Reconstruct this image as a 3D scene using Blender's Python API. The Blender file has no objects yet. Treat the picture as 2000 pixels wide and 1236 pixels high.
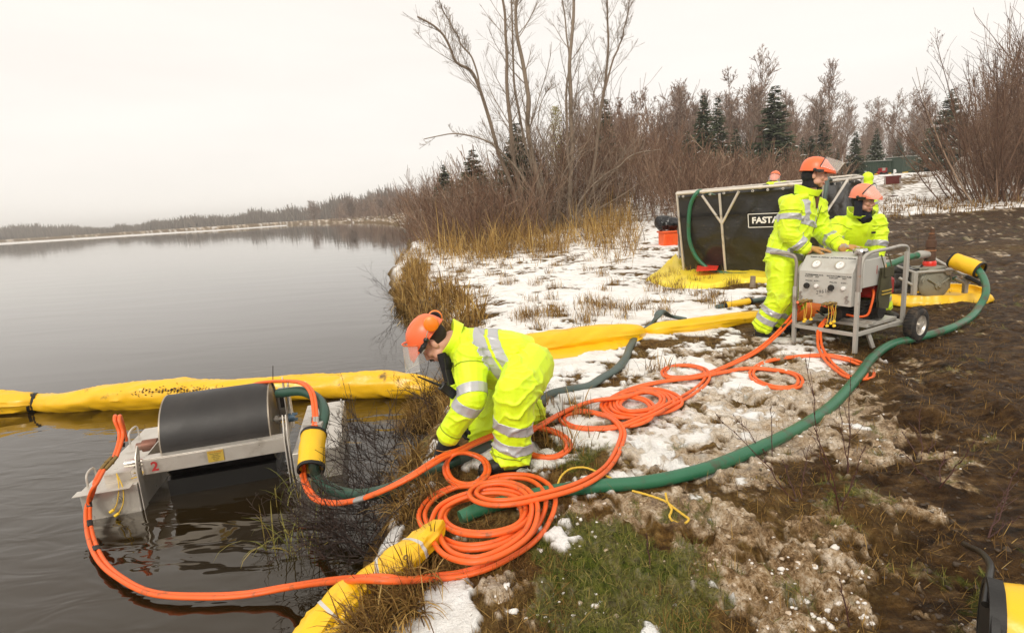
import bpy, math, random
import numpy as np
from mathutils import Matrix, Vector
rng = np.random.default_rng(7)
random.seed(7)
SC = bpy.context.scene
COL = SC.collection
# ------------------------------------------------------------ camera
FPX = 1100.0; CAMH = 1.9
_p = math.radians(-11.0); _r = math.radians(-3.66); _a = math.pi/2 + _p
_RX = np.array([[1,0,0],[0,math.cos(_a),-math.sin(_a)],[0,math.sin(_a),math.cos(_a)]])
_RZ = np.array([[math.cos(_r),-math.sin(_r),0],[math.sin(_r),math.cos(_r),0],[0,0,1]])
CR = _RX @ _RZ
cam_data = bpy.data.cameras.new('camera')
cam = bpy.data.objects.new('camera', cam_data); COL.objects.link(cam)
m4 = Matrix([list(CR[i]) + [0] for i in range(3)] + [[0,0,0,1]]); m4.translation = (0,0,CAMH)
cam.matrix_world = m4
cam_data.sensor_width = 36.0; cam_data.lens = FPX/2000*36.0
cam_data.clip_end = 5000; cam_data.clip_start = 0.05
cam_data.dof.use_dof = False
SC.camera = cam
# ------------------------------------------------------------ sky, sun, exposure
world = bpy.data.worlds.new('World'); SC.world = world; world.use_nodes = True
def build_world():
    nt = world.node_tree; nt.nodes.clear(); N = nt.nodes.new; L = nt.links.new
    out = N('ShaderNodeOutputWorld'); bg = N('ShaderNodeBackground'); bg.inputs[1].default_value = 0.1
    sky = N('ShaderNodeTexSky'); sky.sky_type = 'NISHITA'; sky.sun_disc = False
    sky.sun_elevation = math.radians(38); sky.sun_rotation = math.radians(200)
    tc = N('ShaderNodeTexCoord'); sep = N('ShaderNodeSeparateXYZ'); L(tc.outputs['Generated'], sep.inputs[0])
    ramp = N('ShaderNodeValToRGB'); L(sep.outputs['Z'], ramp.inputs[0])
    e = ramp.color_ramp.elements
    e[0].position = 0.0; e[0].color = (.87,.825,.775,1)
    e[1].position = 1.0; e[1].color = (.98,.915,.83,1)
    for p, c in ((.03,(.875,.825,.77,1)),(.12,(.875,.82,.76,1)),(.35,(.90,.84,.77,1))):
        k = e.new(p); k.color = c
    # soft cloud structure
    mp = N('ShaderNodeMapping'); mp.inputs['Scale'].default_value = (1.2,1.2,7)
    L(tc.outputs['Generated'], mp.inputs[0])
    nz = N('ShaderNodeTexNoise'); nz.inputs['Scale'].default_value = 2.2; nz.inputs['Detail'].default_value = 4
    L(mp.outputs[0], nz.inputs[0])
    mr = N('ShaderNodeMapRange'); mr.inputs[1].default_value=.3; mr.inputs[2].default_value=.7; mr.inputs[3].default_value=.97; mr.inputs[4].default_value=1.03
    L(nz.outputs[0], mr.inputs[0])
    mul = N('ShaderNodeVectorMath'); mul.operation='SCALE'; L(ramp.outputs[0], mul.inputs[0]); L(mr.outputs[0], mul.inputs[3])
    sc10 = N('ShaderNodeVectorMath'); sc10.operation='SCALE'; sc10.inputs[3].default_value = SKY_GAIN; L(mul.outputs[0], sc10.inputs[0])
    mix = N('ShaderNodeMix'); mix.data_type='RGBA'; mix.inputs[0].default_value = .93
    L(sky.outputs[0], mix.inputs[6]); L(sc10.outputs[0], mix.inputs[7])
    L(mix.outputs[2], bg.inputs[0]); L(bg.outputs[0], out.inputs[0])
SKY_GAIN = 9.4
build_world()
sd_ = bpy.data.lights.new('sun', 'SUN'); sd_.energy = 1.5; sd_.angle = math.radians(16); sd_.color = (1,.93,.82)
sun = bpy.data.objects.new('sun', sd_); COL.objects.link(sun)
sun.rotation_euler = (math.radians(52), 0, math.radians(-20))
vs = SC.view_settings; vs.view_transform = 'Standard'; vs.look = 'None'; vs.gamma = 1; vs.use_curve_mapping = False
vs.exposure = 0.42
SC.cycles.max_bounces = 6; SC.cycles.transparent_max_bounces = 12; SC.cycles.volume_bounces = 0
# ------------------------------------------------------------ pixel -> world helpers (tracing)
def ray(px, py): return CR @ np.array([(px-1000)/FPX, (618-py)/FPX, -1.0])
def P(px, py, z=0.4):
    d = ray(px, py); t = (z-CAMH)/d[2]; return np.array([d[0]*t, d[1]*t, z])
def D(px, py, y):
    d = ray(px, py); t = y/d[1]; return np.array([d[0]*t, y, CAMH+d[2]*t])
# ------------------------------------------------------------ numpy noise
def _h(ix, iy, iz, s):
    n = (ix.astype(np.int64)*374761393 + iy.astype(np.int64)*668265263 + iz.astype(np.int64)*2147483647 + s*974634777) & 0xffffffff
    n = ((n ^ (n >> 13))*1274126177) & 0xffffffff
    n = ((n ^ (n >> 15))*2246822519) & 0xffffffff
    return ((n ^ (n >> 16)) & 0xffffff)/float(0xffffff)
def noise3(x, y, z, s=0):
    x = np.asarray(x, float); y = np.asarray(y, float)+0*x; z = np.asarray(z, float)+0*x
    ix = np.floor(x); iy = np.floor(y); iz = np.floor(z); fx = x-ix; fy = y-iy; fz = z-iz
    fx = fx*fx*(3-2*fx); fy = fy*fy*(3-2*fy); fz = fz*fz*(3-2*fz)
    ix = ix.astype(np.int64); iy = iy.astype(np.int64); iz = iz.astype(np.int64)
    def g(a,b,c): return _h(ix+a, iy+b, iz+c, s)
    x00 = g(0,0,0)*(1-fx)+g(1,0,0)*fx; x10 = g(0,1,0)*(1-fx)+g(1,1,0)*fx
    x01 = g(0,0,1)*(1-fx)+g(1,0,1)*fx; x11 = g(0,1,1)*(1-fx)+g(1,1,1)*fx
    a = x00*(1-fy)+x10*fy; b = x01*(1-fy)+x11*fy
    return (a*(1-fz)+b*fz)*2-1
def noise2(x, y, s=0):
    x = np.asarray(x, float); y = np.asarray(y, float)+0*x
    ix = np.floor(x); iy = np.floor(y); fx = x-ix; fy = y-iy
    fx = fx*fx*(3-2*fx); fy = fy*fy*(3-2*fy)
    ix = ix.astype(np.int64); iy = iy.astype(np.int64); o = np.zeros_like(ix)
    a = _h(ix,iy,o,s)*(1-fx)+_h(ix+1,iy,o,s)*fx; b = _h(ix,iy+1,o,s)*(1-fx)+_h(ix+1,iy+1,o,s)*fx
    return (a*(1-fy)+b*fy)*2-1
def fbm2(x, y, s=0, o=4, g=.5):
    r = 0; a = 1; t = 0
    for k in range(o):
        r = r + a*noise2(x*2**k+17.3*k, y*2**k-9.1*k, s+k); t += a; a *= g
    return r/t
def fbm3(x, y, z, s=0, o=3, g=.5):
    r = 0; a = 1; t = 0
    for k in range(o):
        r = r + a*noise3(x*2**k+17.3*k, y*2**k-9.1*k, z*2**k+5.7*k, s+k); t += a; a *= g
    return r/t
def sstep(a, b, x):
    t = np.clip((x-a)/(b-a), 0, 1); return t*t*(3-2*t)
# ------------------------------------------------------------ materials
def mat(name, color, rough=.6, metal=0., col2=None, nscale=8., namount=.5, dirt=None, dscale=3., dlo=.55, dhi=.7,
        bump=0., bscale=30., spec=.5, ior=None, alpha=1., trans=0., coat=0., attr=None, ramp=None, detail=5., stretch=None, emis=None, sheen=0., rvar=0., trl=0.):
    m = bpy.data.materials.new(name); m.use_nodes = True
    nt = m.node_tree; N = nt.nodes.new; L = nt.links.new
    b = nt.nodes['Principled BSDF']
    b.inputs['Roughness'].default_value = rough; b.inputs['Metallic'].default_value = metal
    b.inputs['Specular IOR Level'].default_value = spec
    if ior: b.inputs['IOR'].default_value = ior
    b.inputs['Alpha'].default_value = alpha; b.inputs['Transmission Weight'].default_value = trans
    b.inputs['Coat Weight'].default_value = coat; b.inputs['Sheen Weight'].default_value = sheen
    tc = N('ShaderNodeTexCoord'); vec = tc.outputs['Object']
    if stretch:
        mp = N('ShaderNodeMapping'); mp.inputs['Scale'].default_value = stretch; L(vec, mp.inputs[0]); vec = mp.outputs[0]
    def nz(scale, det=detail):
        n = N('ShaderNodeTexNoise'); n.inputs['Scale'].default_value = scale; n.inputs['Detail'].default_value = det
        n.inputs['Roughness'].default_value = .6; L(vec, n.inputs['Vector']); return n.outputs[0]
    def rng_(src, lo, hi, a=0., b_=1.):
        r = N('ShaderNodeMapRange'); r.inputs[1].default_value=lo; r.inputs[2].default_value=hi; r.inputs[3].default_value=a; r.inputs[4].default_value=b_; L(src, r.inputs[0]); return r.outputs[0]
    def mixc(f, A, B):
        x = N('ShaderNodeMix'); x.data_type='RGBA'
        if isinstance(f, float): x.inputs[0].default_value = f
        else: L(f, x.inputs[0])
        for i, c in ((6,A),(7,B)):
            if isinstance(c, tuple): x.inputs[i].default_value = (*c[:3],1)
            else: L(c, x.inputs[i])
        return x.outputs[2]
    cur = tuple(color)
    if attr:
        at = N('ShaderNodeAttribute'); at.attribute_name = attr
        rp = N('ShaderNodeValToRGB'); L(at.outputs['Fac'], rp.inputs[0]); rp.color_ramp.elements[0].color = (*ramp[0],1); rp.color_ramp.elements[1].color = (*ramp[-1],1)
        for i in range(1, len(ramp)-1):
            k = rp.color_ramp.elements.new(i/(len(ramp)-1)); k.color = (*ramp[i],1)
        cur = rp.outputs[0]
    if col2 is not None:
        h = namount/2; cur = mixc(rng_(nz(nscale), .5-.2, .5+.2, .0, 2*h if h<.5 else 1.), cur, tuple(col2))
    if dirt is not None:
        cur = mixc(rng_(nz(dscale, 7.), dlo, dhi), cur, tuple(dirt))
    if isinstance(cur, tuple): b.inputs['Base Color'].default_value = (*cur[:3],1)
    else: L(cur, b.inputs['Base Color'])
    if rvar: L(rng_(nz(nscale*1.7), .3, .7, max(.02,rough-rvar), min(1,rough+rvar)), b.inputs['Roughness'])
    if bump:
        bp = N('ShaderNodeBump'); bp.inputs['Strength'].default_value = 1; bp.inputs['Distance'].default_value = bump
        L(nz(bscale, 4.), bp.inputs['Height']); L(bp.outputs[0], b.inputs['Normal'])
    if emis:
        b.inputs['Emission Color'].default_value = (*emis[:3],1); b.inputs['Emission Strength'].default_value = emis[3]
    if trl:
        tr = N('ShaderNodeBsdfTranslucent'); mx = N('ShaderNodeMixShader'); mx.inputs[0].default_value = trl
        if isinstance(cur, tuple): tr.inputs[0].default_value = (*cur[:3],1)
        else: L(cur, tr.inputs[0])
        L(b.outputs[0], mx.inputs[1]); L(tr.outputs[0], mx.inputs[2]); L(mx.outputs[0], nt.nodes['Material Output'].inputs[0])
    return m
# ------------------------------------------------------------ mesh builder
def nrm(v):
    v = np.asarray(v, float); n = np.linalg.norm(v, axis=-1, keepdims=True); return v/np.maximum(n, 1e-9)
def catmull(pts, step=None, n=None, closed=False):
    pts = np.asarray(pts, float)
    k = len(pts)
    if k < 3 and not closed:
        n = n or 2; t = np.linspace(0,1,n)[:,None]; return pts[0]*(1-t)+pts[-1]*t
    ext = np.vstack([2*pts[0]-pts[1], pts, 2*pts[-1]-pts[-2]])
    out = []
    for i in range(k-1):
        p0,p1,p2,p3 = ext[i:i+4]
        ln = np.linalg.norm((p2-p1)[:3]); m = max(2, int(ln/step)+1) if step else n
        d01 = max(np.linalg.norm((p1-p0)[:3])**.5,1e-4); d12 = max(ln**.5,1e-4); d23 = max(np.linalg.norm((p3-p2)[:3])**.5,1e-4)
        t0=0; t1=d01; t2=t1+d12; t3=t2+d23
        t = (t1+(t2-t1)*np.linspace(0,1,m,endpoint=False))[:,None]
        A1=(t1-t)/(t1-t0)*p0+(t-t0)/(t1-t0)*p1; A2=(t2-t)/(t2-t1)*p1+(t-t1)/(t2-t1)*p2; A3=(t3-t)/(t3-t2)*p2+(t-t2)/(t3-t2)*p3
        B1=(t2-t)/(t2-t0)*A1+(t-t0)/(t2-t0)*A2; B2=(t3-t)/(t3-t1)*A2+(t-t1)/(t3-t1)*A3
        out.append((t2-t)/(t2-t1)*B1+(t-t1)/(t2-t1)*B2)
    out.append(pts[-1:]); return np.vstack(out)
def frames(P_, up=None):
    P_ = np.asarray(P_, float); n = len(P_)
    T = np.zeros_like(P_); T[1:-1] = P_[2:]-P_[:-2]; T[0] = P_[1]-P_[0]; T[-1] = P_[-1]-P_[-2]; T = nrm(T)
    U = np.zeros_like(P_)
    if up is not None:
        up = np.asarray(up, float)
        if up.ndim == 1: up = np.tile(up, (n,1))
        U = nrm(up - (up*T).sum(1, keepdims=True)*T)
    else:
        a = np.array([0,0,1.]) if abs(T[0][2]) < .9 else np.array([1.,0,0])
        u = nrm(a - a.dot(T[0])*T[0])
        for i in range(n):
            u = nrm(u - u.dot(T[i])*T[i]); U[i] = u
    return T, U, np.cross(T, U)
class MB:
    def __init__(s): s.V = []; s.F = {}; s.n = 0; s.A = []; s.mi = 0; s.M = {}; s.T = None
    def add(s, V, F, tint=0.):
        V = np.asarray(V, float).reshape(-1,3)
        if s.T is not None: V = V @ s.T[:3,:3].T + s.T[:3,3]
        if not isinstance(F, list): F = [F]
        for f in F:
            f = np.asarray(f, np.int64)
            if f.size == 0: continue
            s.F.setdefault(f.shape[1], []).append(f + s.n); s.M.setdefault(f.shape[1], []).append(np.full(len(f), s.mi))
        s.V.append(V); s.A.append(np.broadcast_to(np.asarray(tint, float), (len(V),)).copy()); s.n += len(V)
        return s
    def quad(s, a, b, c, d): return s.add([a,b,c,d], np.array([[0,1,2,3]]))
    def tube(s, pts, r, n=8, caps=True, up=None, tint=0., twist=None):
        pts = np.asarray(pts, float); k = len(pts)
        r = np.asarray(r, float)
        if r.ndim == 0: r = np.full((k,2), float(r))
        elif r.ndim == 1 and len(r) == k: r = np.stack([r,r],1)
        elif r.ndim == 1: r = np.tile(r, (k,1))
        T,U,W = frames(pts, up)
        a = np.linspace(0, 2*np.pi, n, endpoint=False)
        V = pts[:,None]+U[:,None]*(np.cos(a)[None,:,None]*r[:,None,:1])+W[:,None]*(np.sin(a)[None,:,None]*r[:,None,1:])
        i = np.arange(k-1)[:,None]*n; j = np.arange(n)[None]; j2 = (j+1)%n
        F = [np.stack([i+j, i+j2, i+n+j2, i+n+j], -1).reshape(-1,4)]
        V = V.reshape(-1,3)
        if caps:
            V = np.vstack([V, pts[0], pts[-1]]); c0 = k*n; jj = np.arange(n); jn = (jj+1)%n
            F.append(np.stack([np.full(n,c0), jn, jj], -1)); F.append(np.stack([np.full(n,c0+1), (k-1)*n+jj, (k-1)*n+jn], -1))
        return s.add(V, F, tint)
    def tubes(s, Pn, Rn, n=3, tint=None):
        Pn = np.asarray(Pn, float); m,k,_ = Pn.shape
        T = np.zeros_like(Pn); T[:,1:-1] = Pn[:,2:]-Pn[:,:-2]; T[:,0] = Pn[:,1]-Pn[:,0]; T[:,-1] = Pn[:,-1]-Pn[:,-2]; T = nrm(T)
        ref = np.where(np.abs(T[:,:1,2:])<.8, np.array([0,0,1.]), np.array([1.,0,0]))
        U = nrm(ref-(ref*T).sum(-1,keepdims=True)*T); W = np.cross(T,U)
        a = np.linspace(0,2*np.pi,n,endpoint=False)
        V = Pn[:,:,None]+(U[:,:,None]*np.cos(a)[:,None]+W[:,:,None]*np.sin(a)[:,None])*Rn[:,:,None,None]
        base = (np.arange(m)*k*n)[:,None,None]+ (np.arange(k-1)*n)[None,:,None]
        j = np.arange(n)[None,None]; j2 = (j+1)%n
        F = np.stack(np.broadcast_arrays(base+j, base+j2, base+n+j2, base+n+j),-1).reshape(-1,4)
        t = 0. if tint is None else np.repeat(np.asarray(tint), k*n)
        return s.add(V.reshape(-1,3), F, t)
    def ribbons(s, Pn, Wn, side, tint=None):
        # flat blades: points Pn (m,k,3), half widths Wn (m,k), side direction (m,3)
        m,k,_ = Pn.shape
        V = np.stack([Pn-side[:,None]*Wn[:,:,None], Pn+side[:,None]*Wn[:,:,None]],2)
        base = (np.arange(m)*k*2)[:,None]+(np.arange(k-1)*2)[None]
        F = np.stack([base,base+1,base+3,base+2],-1).reshape(-1,4)
        t = 0. if tint is None else np.repeat(np.asarray(tint), k*2)
        return s.add(V.reshape(-1,3), F, t)
    def box(s, c, size, ax=None):
        h = np.asarray(size,float)/2; ax = np.eye(3) if ax is None else np.asarray(ax,float)
        q = np.array([[x,y,z] for x in (-1,1) for y in (-1,1) for z in (-1,1)])*h
        V = np.asarray(c)+q@ax
        F = np.array([[0,1,3,2],[4,6,7,5],[0,4,5,1],[2,3,7,6],[0,2,6,4],[1,5,7,3]])
        return s.add(V, F)
    def bar(s, a, b, w, h, up=(0,0,1)):
        a = np.asarray(a,float); b = np.asarray(b,float); t = nrm(b-a); u = np.asarray(up,float)
        if abs(t.dot(u)) > .95: u = np.array([0,1.,0])
        u = nrm(u-u.dot(t)*t); v = np.cross(t,u)
        return s.box((a+b)/2, (np.linalg.norm(b-a), w, h), np.array([t,-v,u]))
    def cyl(s, a, b, r, r2=None, n=16, caps=True):
        return s.tube(np.array([a,b],float), np.array([r, r if r2 is None else r2]), n, caps)
    def lathe(s, o, axis, prof, n=20):
        axis = nrm(axis); pts = np.array([np.asarray(o)+axis*z for _,z in prof]); r = np.array([max(q,1e-4) for q,_ in prof])
        a = np.array([0,0,1.]) if abs(axis[2])<.9 else np.array([1.,0,0]); U = nrm(a-a.dot(axis)*axis); W = np.cross(axis,U)
        k = len(prof); t = np.linspace(0,2*np.pi,n,endpoint=False)
        V = pts[:,None]+(U*np.cos(t)[:,None]+W*np.sin(t)[:,None])[None]*r[:,None,None]
        i = np.arange(k-1)[:,None]*n; j = np.arange(n)[None]; j2=(j+1)%n
        return s.add(V.reshape(-1,3), np.stack([i+j,i+j2,i+n+j2,i+n+j],-1).reshape(-1,4))
    def ball(s, c, r, ax=None, n=16, m=10, f=None):
        r = np.broadcast_to(np.asarray(r,float),(3,)); ax = np.eye(3) if ax is None else np.asarray(ax,float)
        th = np.linspace(0,np.pi,m+1); ph = np.linspace(0,2*np.pi,n,endpoint=False)
        q = np.stack([np.sin(th)[:,None]*np.cos(ph), np.sin(th)[:,None]*np.sin(ph), np.cos(th)[:,None]+0*ph],-1)
        if f is not None: q = f(q)
        V = np.asarray(c)+(q*r).reshape(-1,3)@ax
        i = np.arange(m)[:,None]*n; j = np.arange(n)[None]; j2=(j+1)%n
        return s.add(V, np.stack([i+j,i+n+j,i+n+j2,i+j2],-1).reshape(-1,4))
    def prism(s, poly, d):
        poly = np.asarray(poly,float); n = len(poly); V = np.vstack([poly, poly+np.asarray(d)])
        j = np.arange(n); F = [np.stack([j,(j+1)%n,n+(j+1)%n,n+j],-1), j[::-1][None].copy(), (j+n)[None]]
        return s.add(V, F)
    def grid(s, V):
        V = np.asarray(V,float); a,b,_ = V.shape; i = np.arange(a-1)[:,None]*b; j = np.arange(b-1)[None]
        return s.add(V.reshape(-1,3), np.stack([i+j,i+j+1,i+b+j+1,i+b+j],-1).reshape(-1,4))
    def mesh(s, name, off=None, smooth=True, angle=42, tint=False):
        V = np.vstack(s.V)
        if off is not None: V = V-np.asarray(off)
        me = bpy.data.meshes.new(name)
        loops = []; starts = []; mi = []; c = 0
        for k, fs in s.F.items():
            f = np.vstack(fs); loops.append(f.ravel()); starts.append(c+np.arange(len(f))*k); c += f.size; mi.append(np.concatenate(s.M[k]))
        loops = np.concatenate(loops); starts = np.concatenate(starts)
        me.vertices.add(len(V)); me.vertices.foreach_set('co', V.ravel())
        me.loops.add(len(loops)); me.loops.foreach_set('vertex_index', loops)
        me.polygons.add(len(starts)); me.polygons.foreach_set('loop_start', starts)
        mi = np.concatenate(mi)
        if mi.any(): me.polygons.foreach_set('material_index', mi)
        if tint:
            at = me.attributes.new('tint','FLOAT','POINT'); at.data.foreach_set('value', np.concatenate(s.A))
        me.update(calc_edges=True)
        if smooth:
            me.shade_smooth()
            if angle: me.set_sharp_from_angle(angle=math.radians(angle))
        return me
ORG = {}
def org(o): return ORG.get(o.name, np.zeros(3)) if o is not None else np.zeros(3)
def tag(o, label=None, cat=None, group=None, kind=None):
    if label: o['label'] = label
    if cat: o['category'] = cat
    if group: o['group'] = group
    if kind: o['kind'] = kind
    return o
def thing(name, loc, label, cat, group=None):
    o = bpy.data.objects.new(name, None); COL.objects.link(o); o.location = tuple(loc); ORG[o.name] = np.asarray(loc,float)
    o.empty_display_size = .1
    return tag(o, label, cat, group)
def obj(name, mb, mats, parent=None, smooth=True, angle=42, bevel=0, tint=False, at=None, label=None):
    off = org(parent)
    if parent is None and at is not None: off = np.asarray(at,float)
    me = mb.mesh(name, off, smooth, angle, tint) if isinstance(mb, MB) else mb
    for m in (mats if isinstance(mats,(list,tuple)) else [mats]): me.materials.append(m)
    o = bpy.data.objects.new(name, me); COL.objects.link(o)
    if parent is not None: o.parent = parent; ORG[o.name] = off
    elif at is not None: o.location = tuple(at); ORG[o.name] = off
    if bevel:
        b = o.modifiers.new('bevel','BEVEL'); b.width = bevel; b.segments = 2; b.limit_method = 'ANGLE'; b.angle_limit = math.radians(40)
    if label: o['label'] = label
    return o
def dup(root, loc, rotz=0., scale=1., label=None):
    r = root.copy(); COL.objects.link(r); r.location = tuple(loc); r.rotation_euler = (0,0,rotz)
    s = scale if hasattr(scale,'__len__') else (scale,)*3; r.scale = s
    if label: r['label'] = label
    for ch in list(root.children):
        c = ch.copy(); COL.objects.link(c); c.parent = r
        for g in list(ch.children):
            d = g.copy(); COL.objects.link(d); d.parent = c
    return r
# ------------------------------------------------------------ terrain
_sh = [(150,2600),(420,1500),(570,1290),(640,1180),(705,1085),(775,985),(800,900),(842,815),(868,765),(895,700),(872,655),(832,622),(793,602),(766,574),(757,542),(772,517),(798,497),(797,472),(836,455),(806,446),(765,438),(722,434.8),(640,436),(570,438.6),(440,448),(300,455.6),(150,465),(0,474.5),(-600,512.5)]
SHORE = np.array([P(a,b,0.)[:2] for a,b in _sh])
SHORE[0] = (-2.2,-3.0); SHORE[1] = (-1.25,1.2)
_big = np.vstack([SHORE, [(-3000,400),(-3000,3000),(3000,3000),(3000,-40),(-2.2,-40)]])
def shore_sd(x, y):
    x = np.asarray(x,float); y = np.asarray(y,float); d = np.full(x.shape, 1e9)
    for a,b in zip(SHORE[:-1], SHORE[1:]):
        ab = b-a; t = np.clip(((x-a[0])*ab[0]+(y-a[1])*ab[1])/(ab@ab),0,1)
        d = np.minimum(d, np.hypot(x-a[0]-t*ab[0], y-a[1]-t*ab[1]))
    ins = np.zeros(x.shape,bool); q = _big
    for a,b in zip(q, np.roll(q,-1,0)):
        c = (a[1]>y)!=(b[1]>y)
        with np.errstate(divide='ignore',invalid='ignore'): ins ^= c & (x < (b[0]-a[0])*(y-a[1])/(b[1]-a[1]+1e-12)+a[0])
    return np.where(ins, d, -d)
def gbase(x, y, sd=None):
    x = np.asarray(x,float); y = np.asarray(y,float)
    if sd is None: sd = shore_sd(x,y)
    sdw = sd + .12*noise2(x*2.3,y*2.3,5)*np.clip(1-np.abs(sd),0,1)
    z = np.interp(sdw, [-4,-1,-.35,0,.18,.42,.9], [-1.4,-.7,-.3,0,.22,.35,.4])
    yy = np.maximum(y-11.5,0); rise = .052*(yy**2/(yy+2.5)); rise = np.where(y>58, .052*(46.5**2/49)+.012*(y-58), rise); rise = np.minimum(rise, 3.4)
    fl = sstep(60,160,y)*sstep(30,-60,x); rise = rise*(1-fl)+fl*np.minimum(rise,1.2)
    z = z + rise*sstep(0, 9, sd)
    return z
def gnd(x, y):
    s = np.ndim(x)==0
    x = np.atleast_1d(np.asarray(x,float)); y = np.atleast_1d(np.asarray(y,float))
    z = gbase(x,y) + und(x,y)
    return float(z[0]) if s else z
def und(x, y):
    far = sstep(30,10,y)
    return .022*fbm2(x*1.1,y*1.1,11,3)*far + .012*noise2(x*4.2,y*4.2,21)*far + .10*fbm2(x*.25,y*.25,31,2)*sstep(12,25,y)
def G(px, py):
    z = .4
    for _ in range(40):
        p = P(px,py,z) if (CAMH-z)/-ray(px,py)[2] > 0 else D(px,py,60)
        zn = gnd(p[0],p[1]); z = z*.5+zn*.5
    return np.array([p[0],p[1],gnd(p[0],p[1])])
def field(x, y, blobs):
    f = np.zeros(x.shape)
    for (px,py,rx,ry,v) in blobs:
        c = P(px,py,.4); ex = P(px+rx,py,.4)-P(px-rx,py,.4); ey = P(px,py-ry,.4)-P(px,py+ry,.4)
        M_ = np.linalg.inv(np.array([[ex[0]/2,ey[0]/2],[ex[1]/2,ey[1]/2]]))
        u = M_[0,0]*(x-c[0])+M_[0,1]*(y-c[1]); w = M_[1,0]*(x-c[0])+M_[1,1]*(y-c[1])
        f += v*np.exp(-1.1*(u*u+w*w))
    return f
# coverage fields: clean snow, dirty slush, green grass, wet mud (where they lie on the ground)
SNOWB = [(1050,560,230,60,.9),(930,520,90,50,.5),(1180,590,130,45,.5),(1150,700,110,55,.42),(1080,740,80,60,.6),(960,900,110,45,.9),(1060,900,70,45,.5),
  (1250,720,140,50,.20),(1330,840,210,55,.22),(1440,780,130,60,.15),(1560,720,110,40,.12),(1600,690,120,30,.32),(880,1185,58,80,1.1),(1150,1120,150,100,-.6),(830,1230,60,60,.7),(1400,600,130,45,.55),
  (1330,520,70,35,.4),(1700,700,70,28,.3),(1290,460,60,30,.5),(1700,1130,90,60,.15),(1500,1180,160,80,.05),(1150,1120,70,50,.15),(1650,1040,80,30,.05),(1500,1130,420,120,-.38),(1350,1000,300,40,-.3),(1150,980,90,25,.2),(1250,1050,60,30,.1)]
SLUSHB = [(1330,830,250,75,.75),(1480,730,220,60,.75),(1250,720,130,50,.55),(1750,980,160,40,.35),(1900,850,90,50,.35),(1650,900,120,30,.3),(1950,1000,80,50,.3),(1400,1080,260,110,.75),(1600,1140,200,90,.6),(1300,1010,160,45,.55),(1500,850,140,60,.6),(1650,830,100,50,.5),(1300,900,180,40,.6),(1200,1180,120,60,.4),(1050,1190,90,60,.8),(1450,700,120,40,.4),(1600,760,80,40,.6),(1800,1020,100,50,.4),(1150,1000,100,30,.5),(950,1160,80,70,.6),(1880,930,110,50,.3),(1750,1180,130,60,.4)]
GREENB = [(1190,1120,150,110,1.5),(1120,1060,90,45,1.0),(1290,1190,100,80,1.1),(1130,890,70,40,1.1),(1100,1180,60,50,.6),(1000,600,150,40,.12),(1330,870,50,18,.5),(1700,1010,90,40,.35),(1250,850,60,25,.25),(1690,1130,70,50,.25),(1600,960,120,30,.3),(1500,610,60,20,.2),(1940,1130,60,60,.3)]
MUDB = [(1850,460,260,50,1.0),(1950,600,170,110,1.1),(1800,640,150,55,.9),(1900,760,180,90,.9),(1750,900,190,70,.55),(1550,930,160,40,.5),(2000,900,160,150,.7),(1870,1160,80,90,.6),(1480,640,90,30,.45),(1640,650,90,25,.7),(2150,700,200,300,1.2),(1400,960,120,30,.4)]
def masks(x, y):
    far = sstep(10.5,13,y)
    sd = shore_sd(x,y)
    n1 = fbm2(x*2.6,y*2.6,41,5,.62); n2 = fbm2(x*7,y*7,51,4,.6); n3 = fbm2(x*1.2,y*1.2,61,3)
    fine = fbm2(x*24,y*24,71,3,.6)
    s = field(x,y,SNOWB); sl = field(x,y,SLUSHB); g = field(x,y,GREENB); m = field(x,y,MUDB)
    # beyond the near ground: a snowy meadow, then the rutted mud road crossing at right
    mx = sstep(.27,.33,x/np.maximum(y,.1)+.03*noise2(x*.4,y*.4,3))*sstep(20.4,19.3,y+1.0*noise2(x*.25,y*.25,9))
    road2 = sstep(1.7,1.0,np.abs(y-(27+(x-16)*1.15)+.8*noise2(x*.2,y*.2,8)))*sstep(13.5,16,x)*sstep(60,48,y)
    mudfar = np.clip(mx*far,0,1)
    snowfar = (.80+.35*n3)*(1-mudfar)*(1-.85*road2)*far*(1-sstep(26,34,y)*sstep(.12,.0,x/np.maximum(y,.1)))
    c = (np.clip(s,-.7,1.4)-.6*m)*(1-far)+snowfar-.85*mudfar*far
    snow = sstep(-.06,.07, (c-.50)*.95+1.25*n1+.75*n2+.30*fine)
    c2 = (np.clip(sl,0,1.2)-.3*m)*(1-far)+.2*far*(1-mudfar)-.3*mudfar
    slush = sstep(-.08,.12,(c2-.46)*.8+1.3*n2+.8*n1+.45*fine)*(1-snow)
    green = sstep(-.1,.25,(np.clip(g,0,1.2)-.42)*1.0+.9*n2+.4*fine)*(1-snow); slush=slush*(1-.75*green)
    mud = np.clip(np.maximum(m*(1-far),mudfar),0,1)*(1-snow)*(1-slush*.7)
    k = sstep(.05,.3,sd); 
    snow = snow*k*sstep(420,200,y); slush = slush*k
    return snow, slush, green, mud, sd
def palef(x, y):
    return np.clip(field(x,y,[(1330,830,260,80,.9),(1450,720,220,60,.8),(1150,750,150,80,.9),(1100,900,100,50,.6),(900,1180,90,70,.8)])+.4*sstep(5,8,y),0,1)
NATTR = {}
_pg = np.random.default_rng(5); PRN = []
for _k in range(150):
    _q = P(_pg.uniform(1050,1900), _pg.uniform(640,1200), .4); _a = _pg.uniform(0,6.28); PRN.append((_q[0],_q[1],_a,_pg.uniform(.012,.03)))
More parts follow.
